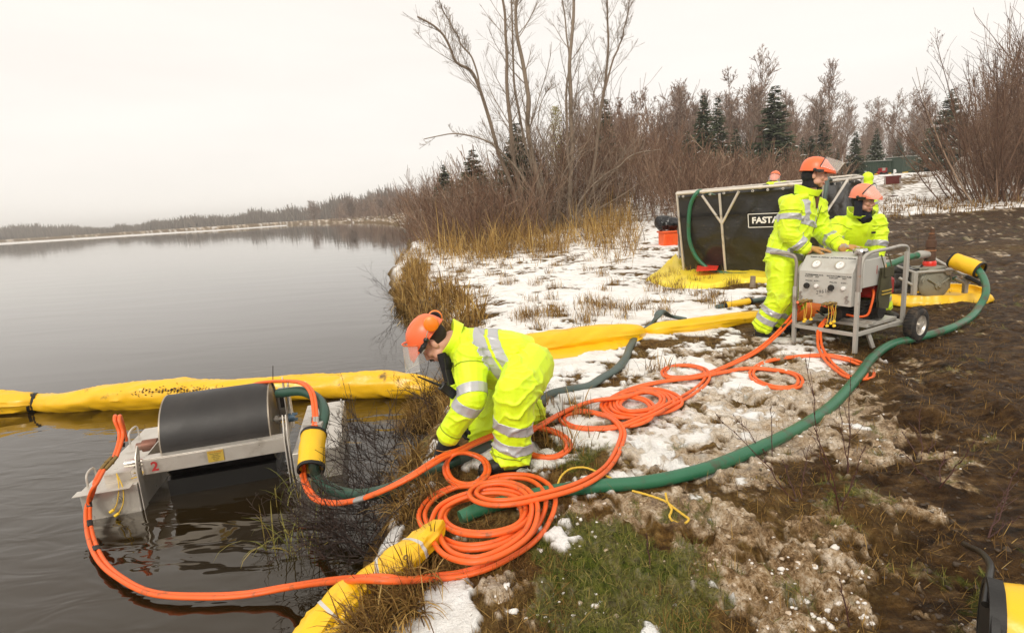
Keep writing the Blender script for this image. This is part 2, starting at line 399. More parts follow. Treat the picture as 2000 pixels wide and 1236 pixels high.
def prints(x, y):
    o = np.zeros(np.shape(x)); r0 = np.flatnonzero((y<7.5)&(y>1.4)&(x>-.5)&(x<6)); X = x[r0]; Y = y[r0]; h = np.zeros(len(r0))
    for (a,b,t,dp) in PRN:
        m = (np.abs(X-a)<.22)&(np.abs(Y-b)<.22); u = (X[m]-a)*math.cos(t)+(Y[m]-b)*math.sin(t); v = -(X[m]-a)*math.sin(t)+(Y[m]-b)*math.cos(t)
        q = np.sqrt((u/.145)**2+(v/(.05+.012*np.sin(u*16)))**2); h[m] += -dp*sstep(1.05,.85,q)+dp*.35*np.exp(-((q-1.25)/.18)**2)+.004*sstep(1,.9,q)*np.sin(u*190)
    o[r0] = h; return o
def relief(x, y, snow, slush, mud):
    near = sstep(16,7,y)
    sn = .020+.012*fbm2(x*5,y*5,81,3)+.006*np.abs(fbm2(x*17,y*17,91,3,.6))
    sl = .004+.022*sstep(-.08,.16,fbm2(x*6,y*6,101,4,.6))+.012*sstep(.0,.2,fbm2(x*15,y*15,105,3,.6))+.006*noise2(x*40,y*40,103)
    rock = fbm2(x*12,y*12,111,4,.6)*.018
    rut = (np.abs(noise2(x*.6+.8*noise2(x*.4,y*.4,3),y*2.6+.8*noise2(x*.7,y*.7,6),121))*.07+.03*fbm2(x*3.2,y*7,122,3)+.02*np.abs(fbm2(x*9,y*11,124,3)))
    tr = 0*x
    for c_ in (0,1.7,3.4,5.6):
        d = np.abs(y-(8.6+c_+.30*(x-5)+.035*(x-5)**2)-.12*noise2(x*.8,0*x+c_,7)); tr = tr-.055*np.exp(-(d/.15)**2)+.03*np.exp(-((d-.30)/.11)**2)
    d = np.abs(x-(2.9+.16*(y-3)+.02*(y-3)**2)-.08*noise2(y*1.1,0*x,5)); tr = tr+sstep(7,5,y)*(-.05*np.exp(-(d/.12)**2)+.025*np.exp(-((d-.24)/.09)**2))
    rut = rut + tr*(.6+.6*np.abs(noise2(x*7,y*7,19)))
    return prints(x,y)*(1-.4*mud) + snow*sn + slush*sl*(.4+.6*near) + (1-snow)*(1-slush)*rock*near*1.0 + mud*(rut-.02)
def build_ground():
    r = [1.2]
    while r[-1] < 900:
        q = r[-1]
        st = .05 if q < 3.2 else (.0135 if q < 6 else .0135*(q/6)**1.75)
        r.append(q+min(st, q*.06))
    r = np.array(r)
    w = np.linspace(-1,1,880); th = np.radians(-2+ 60*w)   # azimuth from +Y
    X = r[:,None]*np.sin(th)[None]; Y = -2+r[:,None]*np.cos(th)[None]
    X[0] *= 4; Y[0] = -6
    x = X.ravel(); y = Y.ravel()
    snow,slush,green,mud,sd = masks(x,y)
    z = gbase(x,y,sd)+und(x,y)+relief(x,y,snow,slush,mud)*sstep(-.05,.25,sd)
    z = np.where(sd<-.0, z, z)
    V = np.stack([x,y,z],-1); a,b = X.shape
    i = np.arange(a-1)[:,None]*b; j = np.arange(b-1)[None]
    F = np.stack([i+j,i+j+1,i+b+j+1,i+b+j],-1).reshape(-1,4)
    keep = (z[F]>-.35).any(1); F = F[keep]
    used = np.zeros(len(V),bool); used[F.ravel()] = True; idx = np.cumsum(used)-1
    mb = MB(); mb.add(V[used], idx[F][:,::-1])
    me = mb.mesh('ground', None, True, None)
    for nm, arr in (('snow',snow),('slush',slush),('green',green),('mud',mud),('pale',palef(x,y))):
        at = me.attributes.new(nm,'FLOAT','POINT'); at.data.foreach_set('value', arr[used])
    o = obj('ground', me, ground_mat()); tag(o, kind='structure', label='snowy muddy lake bank with trampled grass')
    # the tuned height field used to seat objects
    return o
def ground_mat():
    m = bpy.data.materials.new('ground_soil_and_snow'); m.use_nodes = True; nt = m.node_tree; N = nt.nodes.new; L = nt.links.new
    b = nt.nodes['Principled BSDF']; tc = N('ShaderNodeTexCoord'); v = tc.outputs['Object']
    def nz(s, d=5, r=.6, stretch=None):
        src = v
        if stretch: mp = N('ShaderNodeMapping'); mp.inputs['Scale'].default_value = stretch; L(v, mp.inputs[0]); src = mp.outputs[0]
        n = N('ShaderNodeTexNoise'); n.inputs['Scale'].default_value = s; n.inputs['Detail'].default_value = d; n.inputs['Roughness'].default_value = r; L(src, n.inputs['Vector']); return n.outputs[0]
    def at(n): a = N('ShaderNodeAttribute'); a.attribute_name = n; return a.outputs['Fac']
    def ramp(src, els):
        r = N('ShaderNodeValToRGB'); L(src, r.inputs[0]); e = r.color_ramp.elements
        e[0].position = els[0][0]; e[0].color = (*els[0][1],1); e[1].position = els[-1][0]; e[1].color = (*els[-1][1],1)
        for p,c in els[1:-1]: k = e.new(p); k.color = (*c,1)
        return r.outputs[0]
    def mix(f, A, B):
        x = N('ShaderNodeMix'); x.data_type='RGBA'; L(f, x.inputs[0]); L(A, x.inputs[6]); L(B, x.inputs[7]); return x.outputs[2]
    def mr(src, lo, hi, a=0, c=1):
        r = N('ShaderNodeMapRange'); r.inputs[1].default_value=lo; r.inputs[2].default_value=hi; r.inputs[3].default_value=a; r.inputs[4].default_value=c; L(src, r.inputs[0]); return r.outputs[0]
    soil = ramp(nz(14,8,.7), [(.28,(.016,.008,.003)),(.42,(.052,.025,.006)),(.52,(.125,.066,.017)),(.62,(.23,.135,.042)),(.75,(.30,.215,.10))])
    straw = ramp(nz(60,6,.75,(1,.25,1)), [(.35,(.020,.011,.003)),(.5,(.12,.072,.020)),(.68,(.34,.24,.09))])
    soil2 = mix(mr(nz(2.5,6),.42,.6), soil, straw)
    mudc = ramp(nz(5,9,.7,(1,3,1)), [(.3,(.007,.0035,.001)),(.46,(.030,.014,.004)),(.58,(.078,.041,.013)),(.72,(.21,.130,.060))])
    c = mix(at('mud'), soil2, mudc)
    grn = ramp(nz(45,6,.7,(1,.35,1)), [(.33,(.014,.018,.003)),(.5,(.065,.085,.010)),(.7,(.20,.20,.035))])
    c = mix(at('green'), c, grn)
    hf = N('ShaderNodeMath'); hf.operation='ADD'; hm = N('ShaderNodeMath'); hm.operation='MULTIPLY_ADD'; hm.inputs[1].default_value=.55; hm.inputs[2].default_value=-.275; L(nz(70,6,.8), hm.inputs[0]); L(nz(11,9,.72), hf.inputs[0]); L(hm.outputs[0], hf.inputs[1])
    slc = ramp(hf.outputs[0], [(.33,(.065,.034,.011)),(.42,(.19,.112,.050)),(.50,(.36,.245,.135)),(.58,(.55,.43,.30)),(.68,(.74,.64,.52))])
    c0_ = c
    slc = mix(at('pale'), slc, ramp(nz(7,9,.72), [(.31,(.24,.15,.075)),(.40,(.50,.39,.27)),(.50,(.70,.61,.50)),(.64,(.86,.81,.74))]))
    c = mix(at('slush'), c0_, slc)
    snc = ramp(nz(6,7,.6), [(.26,(.66,.59,.50)),(.40,(.84,.81,.77)),(.6,(.93,.92,.90))])
    spk = mr(nz(70,3,.6),.66,.72); 
    c = mix(at('snow'), c, snc)
    sp = N('ShaderNodeMath'); sp.operation='MULTIPLY'; s1 = N('ShaderNodeMath'); s1.operation='MULTIPLY_ADD'; s1.inputs[1].default_value=-.78; s1.inputs[2].default_value=.95; L(at('snow'), s1.inputs[0]); L(s1.outputs[0], sp.inputs[0]); L(mr(nz(95,5,.8),.56,.63), sp.inputs[1])
    dk = N('ShaderNodeRGB'); dk.outputs[0].default_value=(.05,.026,.008,1); c = mix(sp.outputs[0], c, dk.outputs[0])
    L(c, b.inputs['Base Color'])
    rgh = N('ShaderNodeMix'); rgh.data_type='FLOAT'; rgh.inputs[2].default_value=.75; rgh.inputs[3].default_value=.48; L(at('mud'), rgh.inputs[0])
    L(rgh.outputs[0], b.inputs['Roughness']); b.inputs['Specular IOR Level'].default_value=.12
    b1 = N('ShaderNodeBump'); b1.inputs['Distance'].default_value=.018; L(nz(38,7,.7), b1.inputs['Height'])
    b2 = N('ShaderNodeBump'); b2.inputs['Distance'].default_value=.03; L(nz(9,6,.65), b2.inputs['Height']); L(b1.outputs[0], b2.inputs['Normal'])
    L(b2.outputs[0], b.inputs['Normal'])
    return m
build_ground()
# ------------------------------------------------------------ water
def water_mat():
    m = bpy.data.materials.new('lake_water'); m.use_nodes = True; nt = m.node_tree; N = nt.nodes.new; L = nt.links.new
    b = nt.nodes['Principled BSDF']; b.inputs['Base Color'].default_value = (.016,.010,.0035,1); b.inputs['Specular Tint'].default_value=(1,.93,.82,1); b.inputs['Roughness'].default_value = .03
    b.inputs['IOR'].default_value = 1.52
    tc = N('ShaderNodeTexCoord'); v = tc.outputs['Object']
    def nz(s, d, st):
        mp = N('ShaderNodeMapping'); mp.inputs['Scale'].default_value = st; mp.inputs['Rotation'].default_value=(0,0,.15); L(v, mp.inputs[0])
        n = N('ShaderNodeTexNoise'); n.inputs['Scale'].default_value = s; n.inputs['Detail'].default_value = d; n.inputs['Distortion'].default_value=.6; L(mp.outputs[0], n.inputs['Vector']); return n.outputs[0]
    dist = N('ShaderNodeVectorMath'); dist.operation='DISTANCE'; dist.inputs[1].default_value = (-1.9,3.9,0); L(v, dist.inputs[0])
    k = N('ShaderNodeMapRange'); k.inputs[1].default_value=.8; k.inputs[2].default_value=4.5; k.inputs[3].default_value=1.; k.inputs[4].default_value=0.0; L(dist.outputs['Value'], k.inputs[0])
    b1 = N('ShaderNodeBump'); b1.inputs['Distance'].default_value=.05; L(nz(.55,2,(.5,1.6,1)), b1.inputs['Height']); b1.inputs['Strength'].default_value=.12
    b2 = N('ShaderNodeBump'); b2.inputs['Distance'].default_value=.016; L(nz(3.2,2,(.7,1.7,1)), b2.inputs['Height']); L(k.outputs[0], b2.inputs['Strength']); L(b1.outputs[0], b2.inputs['Normal'])
    L(b2.outputs[0], b.inputs['Normal']); return m
mb = MB(); mb.quad((-900,-30,0),(120,-30,0),(120,900,0),(-900,900,0))
tag(obj('water', mb, water_mat()), kind='structure', label='calm dark lake reflecting the overcast sky')
# ice sheet along the far shore
ice = mat('lake_ice', (.62,.60,.57), .5, col2=(.75,.74,.72), nscale=.05)
top = [(-500,505),(0,472.5),(150,463.5),(300,454.5),(440,447),(560,439.4)]; bot = [(560,441.6),(440,450.2),(300,458.8),(150,468.6),(0,478.6),(-500,512)]
mb = MB(); q = np.array([P(a,b_,.03) for a,b_ in top+bot]); mb.prism(q[::-1], (0,0,-.08))
tag(obj('ice', mb, ice), kind='structure', label='pale sheet of ice along the far shore')
# ------------------------------------------------------------ vegetation
bark = mat('grey_brown_bark', (.20,.155,.115), .9, col2=(.16,.115,.08), nscale=14, namount=.8, bump=.01, bscale=40, attr='tint', ramp=[(.34,.275,.205),(.20,.145,.10),(.42,.35,.27)])
redtwig = mat('thicket_twigs', (.1,.06,.04), .9, attr='tint', ramp=[(.065,.032,.017),(.14,.072,.042),(.22,.135,.085),(.36,.26,.18)])
birchm = mat('birch_bark', (.4,.35,.3), .85, attr='tint', ramp=[(.15,.088,.062),(.23,.155,.115),(.40,.33,.27)])
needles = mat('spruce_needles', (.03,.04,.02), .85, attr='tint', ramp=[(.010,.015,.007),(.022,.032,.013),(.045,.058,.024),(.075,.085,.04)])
sprucesnow = mat('snow_on_branches', (.8,.79,.77), .8)
drygrass = mat('dry_grass_blades', (.3,.2,.08), .8, attr='tint', ramp=[(.06,.028,.007),(.20,.105,.022),(.40,.24,.060),(.60,.42,.15)], trl=.25)
greengrass = mat('green_grass_blades', (.1,.15,.03), .7, attr='tint', ramp=[(.05,.045,.008),(.10,.11,.014),(.17,.175,.025),(.34,.26,.07)], trl=.25)
aspenleaf = mat('yellowing_leaves', (.4,.35,.1), .7, attr='tint', ramp=[(.30,.24,.08),(.46,.42,.17)], trl=.3)
def rdir(n, el_lo, el_hi, g=rng):
    a = g.uniform(0,2*np.pi,n); e = np.radians(g.uniform(el_lo,el_hi,n)); return np.stack([np.cos(a)*np.cos(e), np.sin(a)*np.cos(e), np.sin(e)],-1)
def curvy(p0, d, L, k, up=.0, wob=.08, g=rng):
    # batch of k-point polylines from p0 (n,3) along d (n,3) length L (n), bending upward
    n = len(p0); out = np.zeros((n,k,3)); out[:,0] = p0; dd = d.copy()
    for i in range(1,k):
        dd = nrm(dd + np.array([0,0,up/k]) + g.normal(0,wob,(n,3)))
        out[:,i] = out[:,i-1]+dd*(L/(k-1))[:,None]
    return out
def along(Pl, t):
    # points on polylines Pl (n,k,3) at parameter t (n,) in 0..1 and tangents
    n,k,_ = Pl.shape; s = np.clip(t,0,.9999)*(k-1); i = s.astype(int); f = (s-i)[:,None]; r = np.arange(n)
    a = Pl[r,i]; b = Pl[r,i+1]; return a*(1-f)+b*f, nrm(b-a)
def branch(Pl, Rl, m, t0, t1, ang, Lf, rf, k=4, up=.25, wob=.12, g=rng):
    # m children per parent polyline
    n = len(Pl); idx = np.repeat(np.arange(n), m); t = g.uniform(t0,min(t1,.95),n*m)
    p, tn = along(Pl[idx], t)
    rd = rdir(n*m,-30,50,g); side = nrm(rd-(rd*tn).sum(1,keepdims=True)*tn); an = np.radians(g.uniform(ang[0],ang[1],n*m))[:,None]
    d = nrm(tn*np.cos(an)+side*np.sin(an))
    plen = np.linalg.norm(Pl[:,1:]-Pl[:,:-1],axis=2).sum(1)[idx]
    L = plen*g.uniform(Lf[0],Lf[1],n*m)*(1.15-.75*t)
    C = curvy(p,d,L,k,up,wob,g)
    kk = Rl.shape[1]; rr = Rl[idx, np.clip((t*(kk-1)).astype(int),0,kk-1)]
    r0 = np.minimum(rr*rf, .02*L+.002); R_ = r0[:,None]*np.linspace(1,.25,k)[None]
    return C, R_
def tree_parts(stems, rads, n1, n2, n3, spec, g, minr=.004):
    """stems (n,k,3); returns trunk MB and crown MB"""
    tr = MB(); tr.tubes(stems, rads, 7, g.uniform(.0,.7,len(stems)))
    cr = MB()
    A,RA = branch(stems, rads, n1, spec.get('t0',.25), .98, spec.get('a1',(30,65)), spec.get('l1',(.2,.4)), .5, 6, spec.get('up',.4), .12, g)
    cr.tubes(A, np.maximum(RA,minr), 4, g.uniform(0,.8,len(A)))
    B,RB = branch(A, RA, n2, .15,1., (25,60), (.3,.6), .6, 5, .3, .15, g)
    cr.tubes(B, np.maximum(RB,minr), 3, g.uniform(0,.8,len(B)))
    if n3:
        C,RC = branch(B, RB, n3, .1,1., (20,60), (.35,.7), .7, 4, .2, .15, g)
        cr.tubes(C, np.maximum(RC,minr*.8), 3, g.uniform(0,.9,len(C)))
    return tr, cr
def rs(P_, k):
    c = catmull(np.asarray(P_,float), n=6); i = np.linspace(0,len(c)-1,k); j = np.clip(i.astype(int),0,len(c)-2); f = (i-j)[:,None]; return c[j]*(1-f)+c[j+1]*f
# --- the big bare clump of alders standing between shore and tank
ALD = G(1080,452); AY = ALD[1]
def px_stem(pts, jit, g, base=None):
    out = []; 
    for i,(x,y) in enumerate(pts): out.append(D(x,y,AY+jit*(i/(len(pts)-1))))
    if base is not None: out.insert(0, np.array(base))
    return out
_st = [
 ([(1068,437),(1048,350),(1033,252),(1029,194),(1025,136),(1010,78),(1006,39),(1011,-10),(1020,-80)],.8,.15),
 ([(1041,430),(1017,380),(1006,311),(998,233),(990,175),(990,117),(988,58),(984,0),(975,-60)],-.6,.13),
 ([(1029,425),(994,350),(967,272),(948,214),(936,167),(916,136),(885,116),(874,78),(850,54),(815,33)],-1.4,.11),
 ([(936,167),(926,120),(905,93),(890,66),(872,30),(856,-5)],-.6,.05),
 ([(1080,440),(1050,360),(1030,300),(1015,230),(1003,160),(1002,80),(998,0),(996,-60)],1.6,.09),
 ([(1108,430),(1115,350),(1118,272),(1113,194),(1113,116),(1118,39),(1120,-20),(1118,-80)],.5,.14),
 ([(1112,330),(1107,252),(1107,175),(1112,120),(1105,60),(1100,10),(1092,-40)],1.2,.07),
 ([(1125,430),(1142,380),(1161,330),(1165,272),(1173,214),(1182,167),(1186,116),(1188,58),(1184,0),(1180,-40)],1.0,.10),
 ([(1182,175),(1200,109),(1212,80),(1221,50),(1229,0),(1231,-40)],.7,.05),
 ([(1062,430),(1038,370),(1000,320),(968,290),(930,268),(880,262),(828,272)],-1.5,.06),
 ([(1030,420),(985,385),(940,372),(900,385),(860,372)],-1.0,.045),
 ([(1120,420),(1150,370),(1200,330),(1240,300),(1290,292)],-1.0,.05),
 ([(1090,420),(1100,340),(1140,290),(1160,230),(1160,180),(1175,140)],-1.0,.05),
 ([(1050,410),(1070,340),(1060,290),(1052,240),(1056,200),(1080,165)],-.8,.045),
]
def build_alder():
    g = np.random.default_rng(3)
    root = thing('bare_alder_tree', ALD, 'large many-stemmed bare alder tree standing in golden grass left of the black tank', 'tree')
    tr = MB(); cr = MB(); S=[]; Rr=[]
    for pts,jit,r0 in _st:
        w = px_stem(pts, jit, g); r0 = r0*.78; p = rs(w, 12); p[1:-1] += g.normal(0,.022,(10,3))
        if pts[0][1] > 400: p[0] = (p[0][0], p[0][1], gnd(p[0][0],p[0][1])-.1)
        R_ = r0*np.linspace(1,.32,12)**.9; S.append(p); Rr.append(R_)
        tr.tube(catmull(p,n=3), np.interp(np.linspace(0,11,34),np.arange(12),R_), 9, tint=g.uniform(0,.6))
    S = np.array(S); Rr = np.array(Rr)
    A,RA = branch(S, Rr, 16, .22,.93,(22,50),(.10,.34),.27,8,.6,.06,g); cr.tubes(A,np.maximum(RA,.0065),5,g.uniform(0,.9,len(A)))
    B,RB = branch(A, RA, 8, .12,.92,(25,55),(.25,.6),.5,6,.4,.07,g); cr.tubes(B,np.maximum(RB,.0045),3,g.uniform(0,.9,len(B)))
    C,RC = branch(B, RB, 3, .1,.85,(18,40),(.3,.8),.6,4,.3,.08,g); cr.tubes(C,np.maximum(RC,.0035),3,g.uniform(0,.9,len(C)))
    # low tangle of shoots and dead branches round the foot
    n = 150; p0 = ALD+np.stack([g.normal(0,1.3,n), g.normal(.3,.9,n), np.zeros(n)],-1); p0[:,2] = gnd(p0[:,0],p0[:,1])
    E_ = curvy(p0, rdir(n,15,80,g), g.uniform(1.2,4.2,n), 7, .15,.12,g); cr.tubes(E_, np.maximum(g.uniform(.010,.03,n)[:,None]*np.linspace(1,.25,7),.006),4,g.uniform(0,.9,n))
    B,RB = branch(E_, np.full((n,7),.012), 5, .2,1.,(25,65),(.25,.5),.7,4,.1,.15,g); cr.tubes(B,np.maximum(RB,.005),3,g.uniform(0,.9,len(B)))
    obj('trunk', tr, bark, root, tint=True); c = obj('branches', cr, bark, root, tint=True); c['kind']='stuff'
    # broken pale splinter scar
build_alder()
# --- thicket: the dense mass of bare brush
def thicket(name, label, n, gen, hfun, mats_, seed, sub=11, tr=.014, minr=.008, lean=.25):
    g = np.random.default_rng(seed); x,y = gen(g,n); z = gnd(x,y)-.1; h = hfun(x,y,g)
    p0 = np.stack([x,y,z],-1); d = nrm(np.stack([g.normal(0,lean,n), g.normal(0,lean*.6,n), np.ones(n)],-1))
    S = curvy(p0,d,h,6,.3,.07,g); R_ = (tr*h/5)[:,None]*np.linspace(1.2,.3,6)
    mb = MB(); tint = np.clip(g.normal(.45,.25,n),0,1); mb.tubes(S, np.maximum(R_,minr),3,tint)
    A,RA = branch(S,R_,sub,.12,1.,(20,55),(.22,.45),.6,4,.35,.12,g); mb.tubes(A,np.maximum(RA,minr*.8),3,np.clip(np.repeat(tint,sub)+g.normal(0,.15,len(A)),0,1))
    return obj(name, mb, mats_, None, tint=True), S, R_
def gen_poly(pts):
    def f(g,n):
        pts_ = np.array(pts); x=[];y=[]
        (x0,y0),(x1,y1) = pts_.min(0), pts_.max(0); c=0; X=[];Y=[]
        while c<n:
            a = g.uniform(x0,x1,n*2); b = g.uniform(y0,y1,n*2); ins = np.zeros(n*2,bool)
            for p,q in zip(pts_, np.roll(pts_,-1,0)):
                cc = (p[1]>b)!=(q[1]>b)
                with np.errstate(divide='ignore',invalid='ignore'): ins ^= cc & (a < (q[0]-p[0])*(b-p[1])/(q[1]-p[1]+1e-12)+p[0])
            X.append(a[ins]);Y.append(b[ins]); c += ins.sum()
        return np.concatenate(X)[:n], np.concatenate(Y)[:n]
    return f
def wpt(px, y): d = ray(px, 420); return (d[0]/d[1]*y, y)
o,_,_ = thicket('brush_thicket','', 1150, gen_poly([wpt(850,30),wpt(1000,23.5),wpt(1250,23.5),wpt(1330,20),wpt(1480,19),wpt(1640,24),wpt(1640,34),wpt(1100,37),wpt(860,38)]),
   lambda x,y,g: np.clip(g.normal(4.9,.8,len(x)),1.8,7.0)*np.interp(x/y,[-.15,.0,.15,.26,.34,.45,.6],[.34,.72,.98,.80,.58,.48,.42]), redtwig, 5, 12, lean=.28, minr=.009)
tag(o, 'dense reddish brown thicket of bare brush behind the alder and tank', 'brush', kind='stuff')
o,_,_ = thicket('shore_scrub','', 850, gen_poly([wpt(790,34),wpt(850,20),wpt(960,18.5),wpt(1060,20),wpt(1120,24),wpt(1010,31),wpt(860,36)]),
   lambda x,y,g: np.clip(g.normal(2.0,.7,len(x)),.5,3.6), redtwig, 15, 12, lean=.4, minr=.008)
tag(o, 'low reddish scrub between the shore and the foot of the alder', 'scrub', kind='stuff')
o,_,_ = thicket('shore_brush','', 1300, gen_poly([wpt(815,42),wpt(930,31),wpt(930,60),wpt(830,110),wpt(700,190),wpt(640,235),wpt(660,260),wpt(860,260),wpt(900,90)]),
   lambda x,y,g: np.clip(g.normal(5.5,1.3,len(x)),2,10)*np.clip(shore_sd(x,y)/6,.3,1), redtwig, 6, 8, tr=.03, minr=.028, lean=.2)
tag(o, 'bare brown woods running along the lake shore beyond the alder', 'woods', kind='stuff')
o,_,_ = thicket('backing_woods','', 1700, gen_poly([wpt(1250,40),wpt(1600,46),wpt(1650,78),wpt(1835,90),wpt(1880,66),wpt(2300,70),wpt(2300,120),wpt(1250,100)]),
   lambda x,y,g: np.clip(g.normal(6.2,1.4,len(x)),2.,9.5)*np.interp(x/y,[.2,.4,.6,.9],[.95,.9,.8,.95]), redtwig, 8, 9, tr=.02, minr=.016, lean=.15)
tag(o, 'far bare woods behind the spruces and the green containers', 'woods', kind='stuff')
o,_,_ = thicket('right_thicket','', 950, gen_poly([wpt(1915,30),wpt(2080,26),wpt(2300,27),wpt(2300,52),wpt(1870,56)]),
   lambda x,y,g: np.clip(g.normal(6.8,1.4,len(x)),3.,10)*np.interp(x/y,[.7,.8,.9,1.],[.62,.85,1.1,1.15]), redtwig, 18, 10, tr=.018, minr=.010, lean=.15)
tag(o, 'tall dark brown thicket filling the right edge behind the dome', 'brush', kind='stuff')
# far shore woods
def far_woods():
    g = np.random.default_rng(12); mb = MB(); n = 4200
    t = g.uniform(0,1,n)**.8; px = np.interp(t,[0,1],[780,-260]); yy = np.interp(px,[-260,0,300,570,700,780],[380,372,345,330,275,262])+g.uniform(0,45,n)
    x = np.array([wpt(a,b)[0] for a,b in zip(px,yy)]); z = gnd(x,yy)
    h = g.uniform(4.5,9,n)*np.interp(px,[-260,0,120,250,420,560,700,780],[1.1,1.15,.75,.6,.95,1.0,1.55,1.5])*(1+.25*noise2(px*.03,px*0,4))
    k = 5; tall = g.uniform(0,1,n) < .25
    p0 = np.repeat(np.stack([x,yy,z],-1),k,0); hh = np.repeat(h,k)*g.uniform(.45,1.05,n*k)
    d = nrm(np.stack([g.normal(0,.22,n*k),g.normal(0,.2,n*k),np.ones(n*k)],-1)); p0[:,0] += g.normal(0,.5,n*k)
    q = curvy(p0,d,hh,3,.2,.05,g); mb.tubes(q, (hh*.045)[:,None]*np.array([1.2,.9,.12]),3,np.clip(g.normal(.62,.22,n*k),0,1))
    return mb
far_m = mat('far_woods', (.1,.07,.05), .95, attr='tint', ramp=[(.035,.035,.025),(.09,.065,.05),(.15,.115,.09),(.20,.165,.13)])
tag(obj('far_shore_woods', far_woods(), far_m, None, tint=True), 'low line of bare woods along the far lake shore', 'woods', kind='stuff')
# --- spruces
def make_spruce(seed, H=8., dens=1., snow=.3, wid=.2):
    g = np.random.default_rng(seed); tr = MB(); tr.tube([[0,0,-.1],[0,0,H*.5],[0,0,H*.99]],[H*.016,H*.01,.01],7)
    n = int(300*dens); hz = g.uniform(.05,.985,n)**.95*H; L = (H-hz)*wid*g.uniform(.7,1.2,n)+.14
    a = g.uniform(0,2*np.pi,n); k = 6; t = np.linspace(0,1,k)
    dirx = np.stack([np.cos(a),np.sin(a)],-1); B = np.zeros((n,k,3)); B[:,:,:2] = dirx[:,None]*(L[:,None]*t)[:,:,None]
    B[:,:,2] = hz[:,None] + L[:,None]*(-.42*t+.30*t**2+.06) 
    br = MB(); br.tubes(B, np.maximum((L*.02)[:,None]*np.linspace(1,.3,k),.006),3,np.full(n,.1))
    # needle sprays: drooping twigs either side
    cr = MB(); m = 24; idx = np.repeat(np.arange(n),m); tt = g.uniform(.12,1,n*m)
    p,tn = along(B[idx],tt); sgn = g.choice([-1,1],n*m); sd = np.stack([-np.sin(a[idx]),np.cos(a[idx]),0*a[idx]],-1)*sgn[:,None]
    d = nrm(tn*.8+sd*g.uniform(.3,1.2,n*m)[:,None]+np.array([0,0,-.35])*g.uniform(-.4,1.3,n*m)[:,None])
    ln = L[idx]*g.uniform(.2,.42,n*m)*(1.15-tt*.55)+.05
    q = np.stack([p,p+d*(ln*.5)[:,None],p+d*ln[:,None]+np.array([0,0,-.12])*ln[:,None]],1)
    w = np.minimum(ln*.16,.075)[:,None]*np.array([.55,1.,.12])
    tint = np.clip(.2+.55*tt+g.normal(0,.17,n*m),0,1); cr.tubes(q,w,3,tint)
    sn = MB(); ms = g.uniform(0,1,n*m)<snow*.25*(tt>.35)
    if ms.any():
        qs = q[ms].copy(); qs[:,:,2] += w[ms]*.9+.004; sn.tubes(qs, w[ms]*.62, 3)
    return tr, br, cr, sn
SP = {}
def spruce_proto(key, *a, **k):
    if key not in SP:
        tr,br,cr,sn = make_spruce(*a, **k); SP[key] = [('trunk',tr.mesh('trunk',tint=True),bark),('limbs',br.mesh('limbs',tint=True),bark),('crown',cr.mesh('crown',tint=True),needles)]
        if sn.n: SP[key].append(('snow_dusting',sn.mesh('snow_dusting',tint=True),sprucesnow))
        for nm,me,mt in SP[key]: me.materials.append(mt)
    return SP[key]
def place_spruce(px, ytop, dist, key, label, wx=1., group='dark spruces in the woods'):
    x,y = wpt(px,dist); z = gnd(x,y)-.1; top = D(px,ytop,dist); h = top[2]-z
    x = top[0]
    root = thing('spruce_tree', (x,y,z), label, 'tree', group); root.rotation_euler = (0,0,rng.uniform(0,6)); s = h/8.
    root.scale = (s*wx,s*wx,s)
    for nm,me,mt in SP[key]:
        o = bpy.data.objects.new(nm, me); COL.objects.link(o); o.parent = root
        if nm != 'trunk': o['kind']='stuff'
spruce_proto('a', 21, dens=1.0, wid=.21, snow=.12); spruce_proto('b', 22, dens=1.25, wid=.29, snow=.35); spruce_proto('c', 23, dens=.8, wid=.18, snow=.1)
for px,yt,ds,key,wx,lab in [
 (866,320,37,'b',1.2,'small dusted spruce tree at the left end of the woods by the shore'),
 (922,291,30.5,'b',1.5,'broad dark spruce tree left of the alder stems'),
 (1008,238,26,'b',1.35,'tall dark spruce tree right behind the alder stems'),
 (1374,184,38,'a',1.1,'spruce tree behind the left end of the tank, left of a close pair'),
 (1402,188,40,'c',1.1,'spruce tree behind the tank, right of a close pair'),
 (1341,255,36,'c',1.3,'low dark spruce tree half hidden in brush behind the tank'),
 (1437,250,42,'c',1.4,'low dark spruce tree between the close pair and the tall lone spruce'),
 (1514,165,44,'a',1.5,'tall lone dark spruce tree rising above the standing worker in orange helmet'),
 (1568,268,46,'b',.8,'low spruce tree just right of the tall lone spruce'),
 (1607,213,50,'c',1.2,'slim dark spruce tree above the face shield of the standing worker'),
 (1637,290,50,'b',.8,'low dark spruce tree behind the right hand worker'),
 (1672,256,62,'a',1.3,'snow dusted spruce tree left of the green containers'),
 (1713,250,66,'b',.9,'snow dusted spruce tree directly above the left green container'),
 (1757,268,82,'c',1.3,'left of two slim spruces behind the middle green container'),
 (1784,272,84,'c',1.3,'right of two slim spruces behind the middle green container'),
 (1812,268,80,'b',.9,'spruce tree behind the cream coloured panel'),
 (1860,172,60,'b',1.25,'large broad spruce tree with snow on its boughs left of the dome'),
 (1889,225,66,'b',1.1,'spruce tree tucked against the right side of the large snowy spruce'),
 (797,378,150,'b',1.4,'far spruce tree on the shore point, right one'),
 (783,388,165,'b',1.3,'far spruce tree on the shore point, left one'),
 (739,408,215,'c',1.6,'tiny distant spruce tree standing in the far shore brush'),
 (1180,190,34,'c',1.2,'dark slim spruce tree behind the right stems of the alder'),
 (1096,262,38,'c',1.2,'dark narrow spruce tree seen between the alder stems')]:
    place_spruce(px,yt,ds,key,lab,wx)
_g=np.random.default_rng(19)
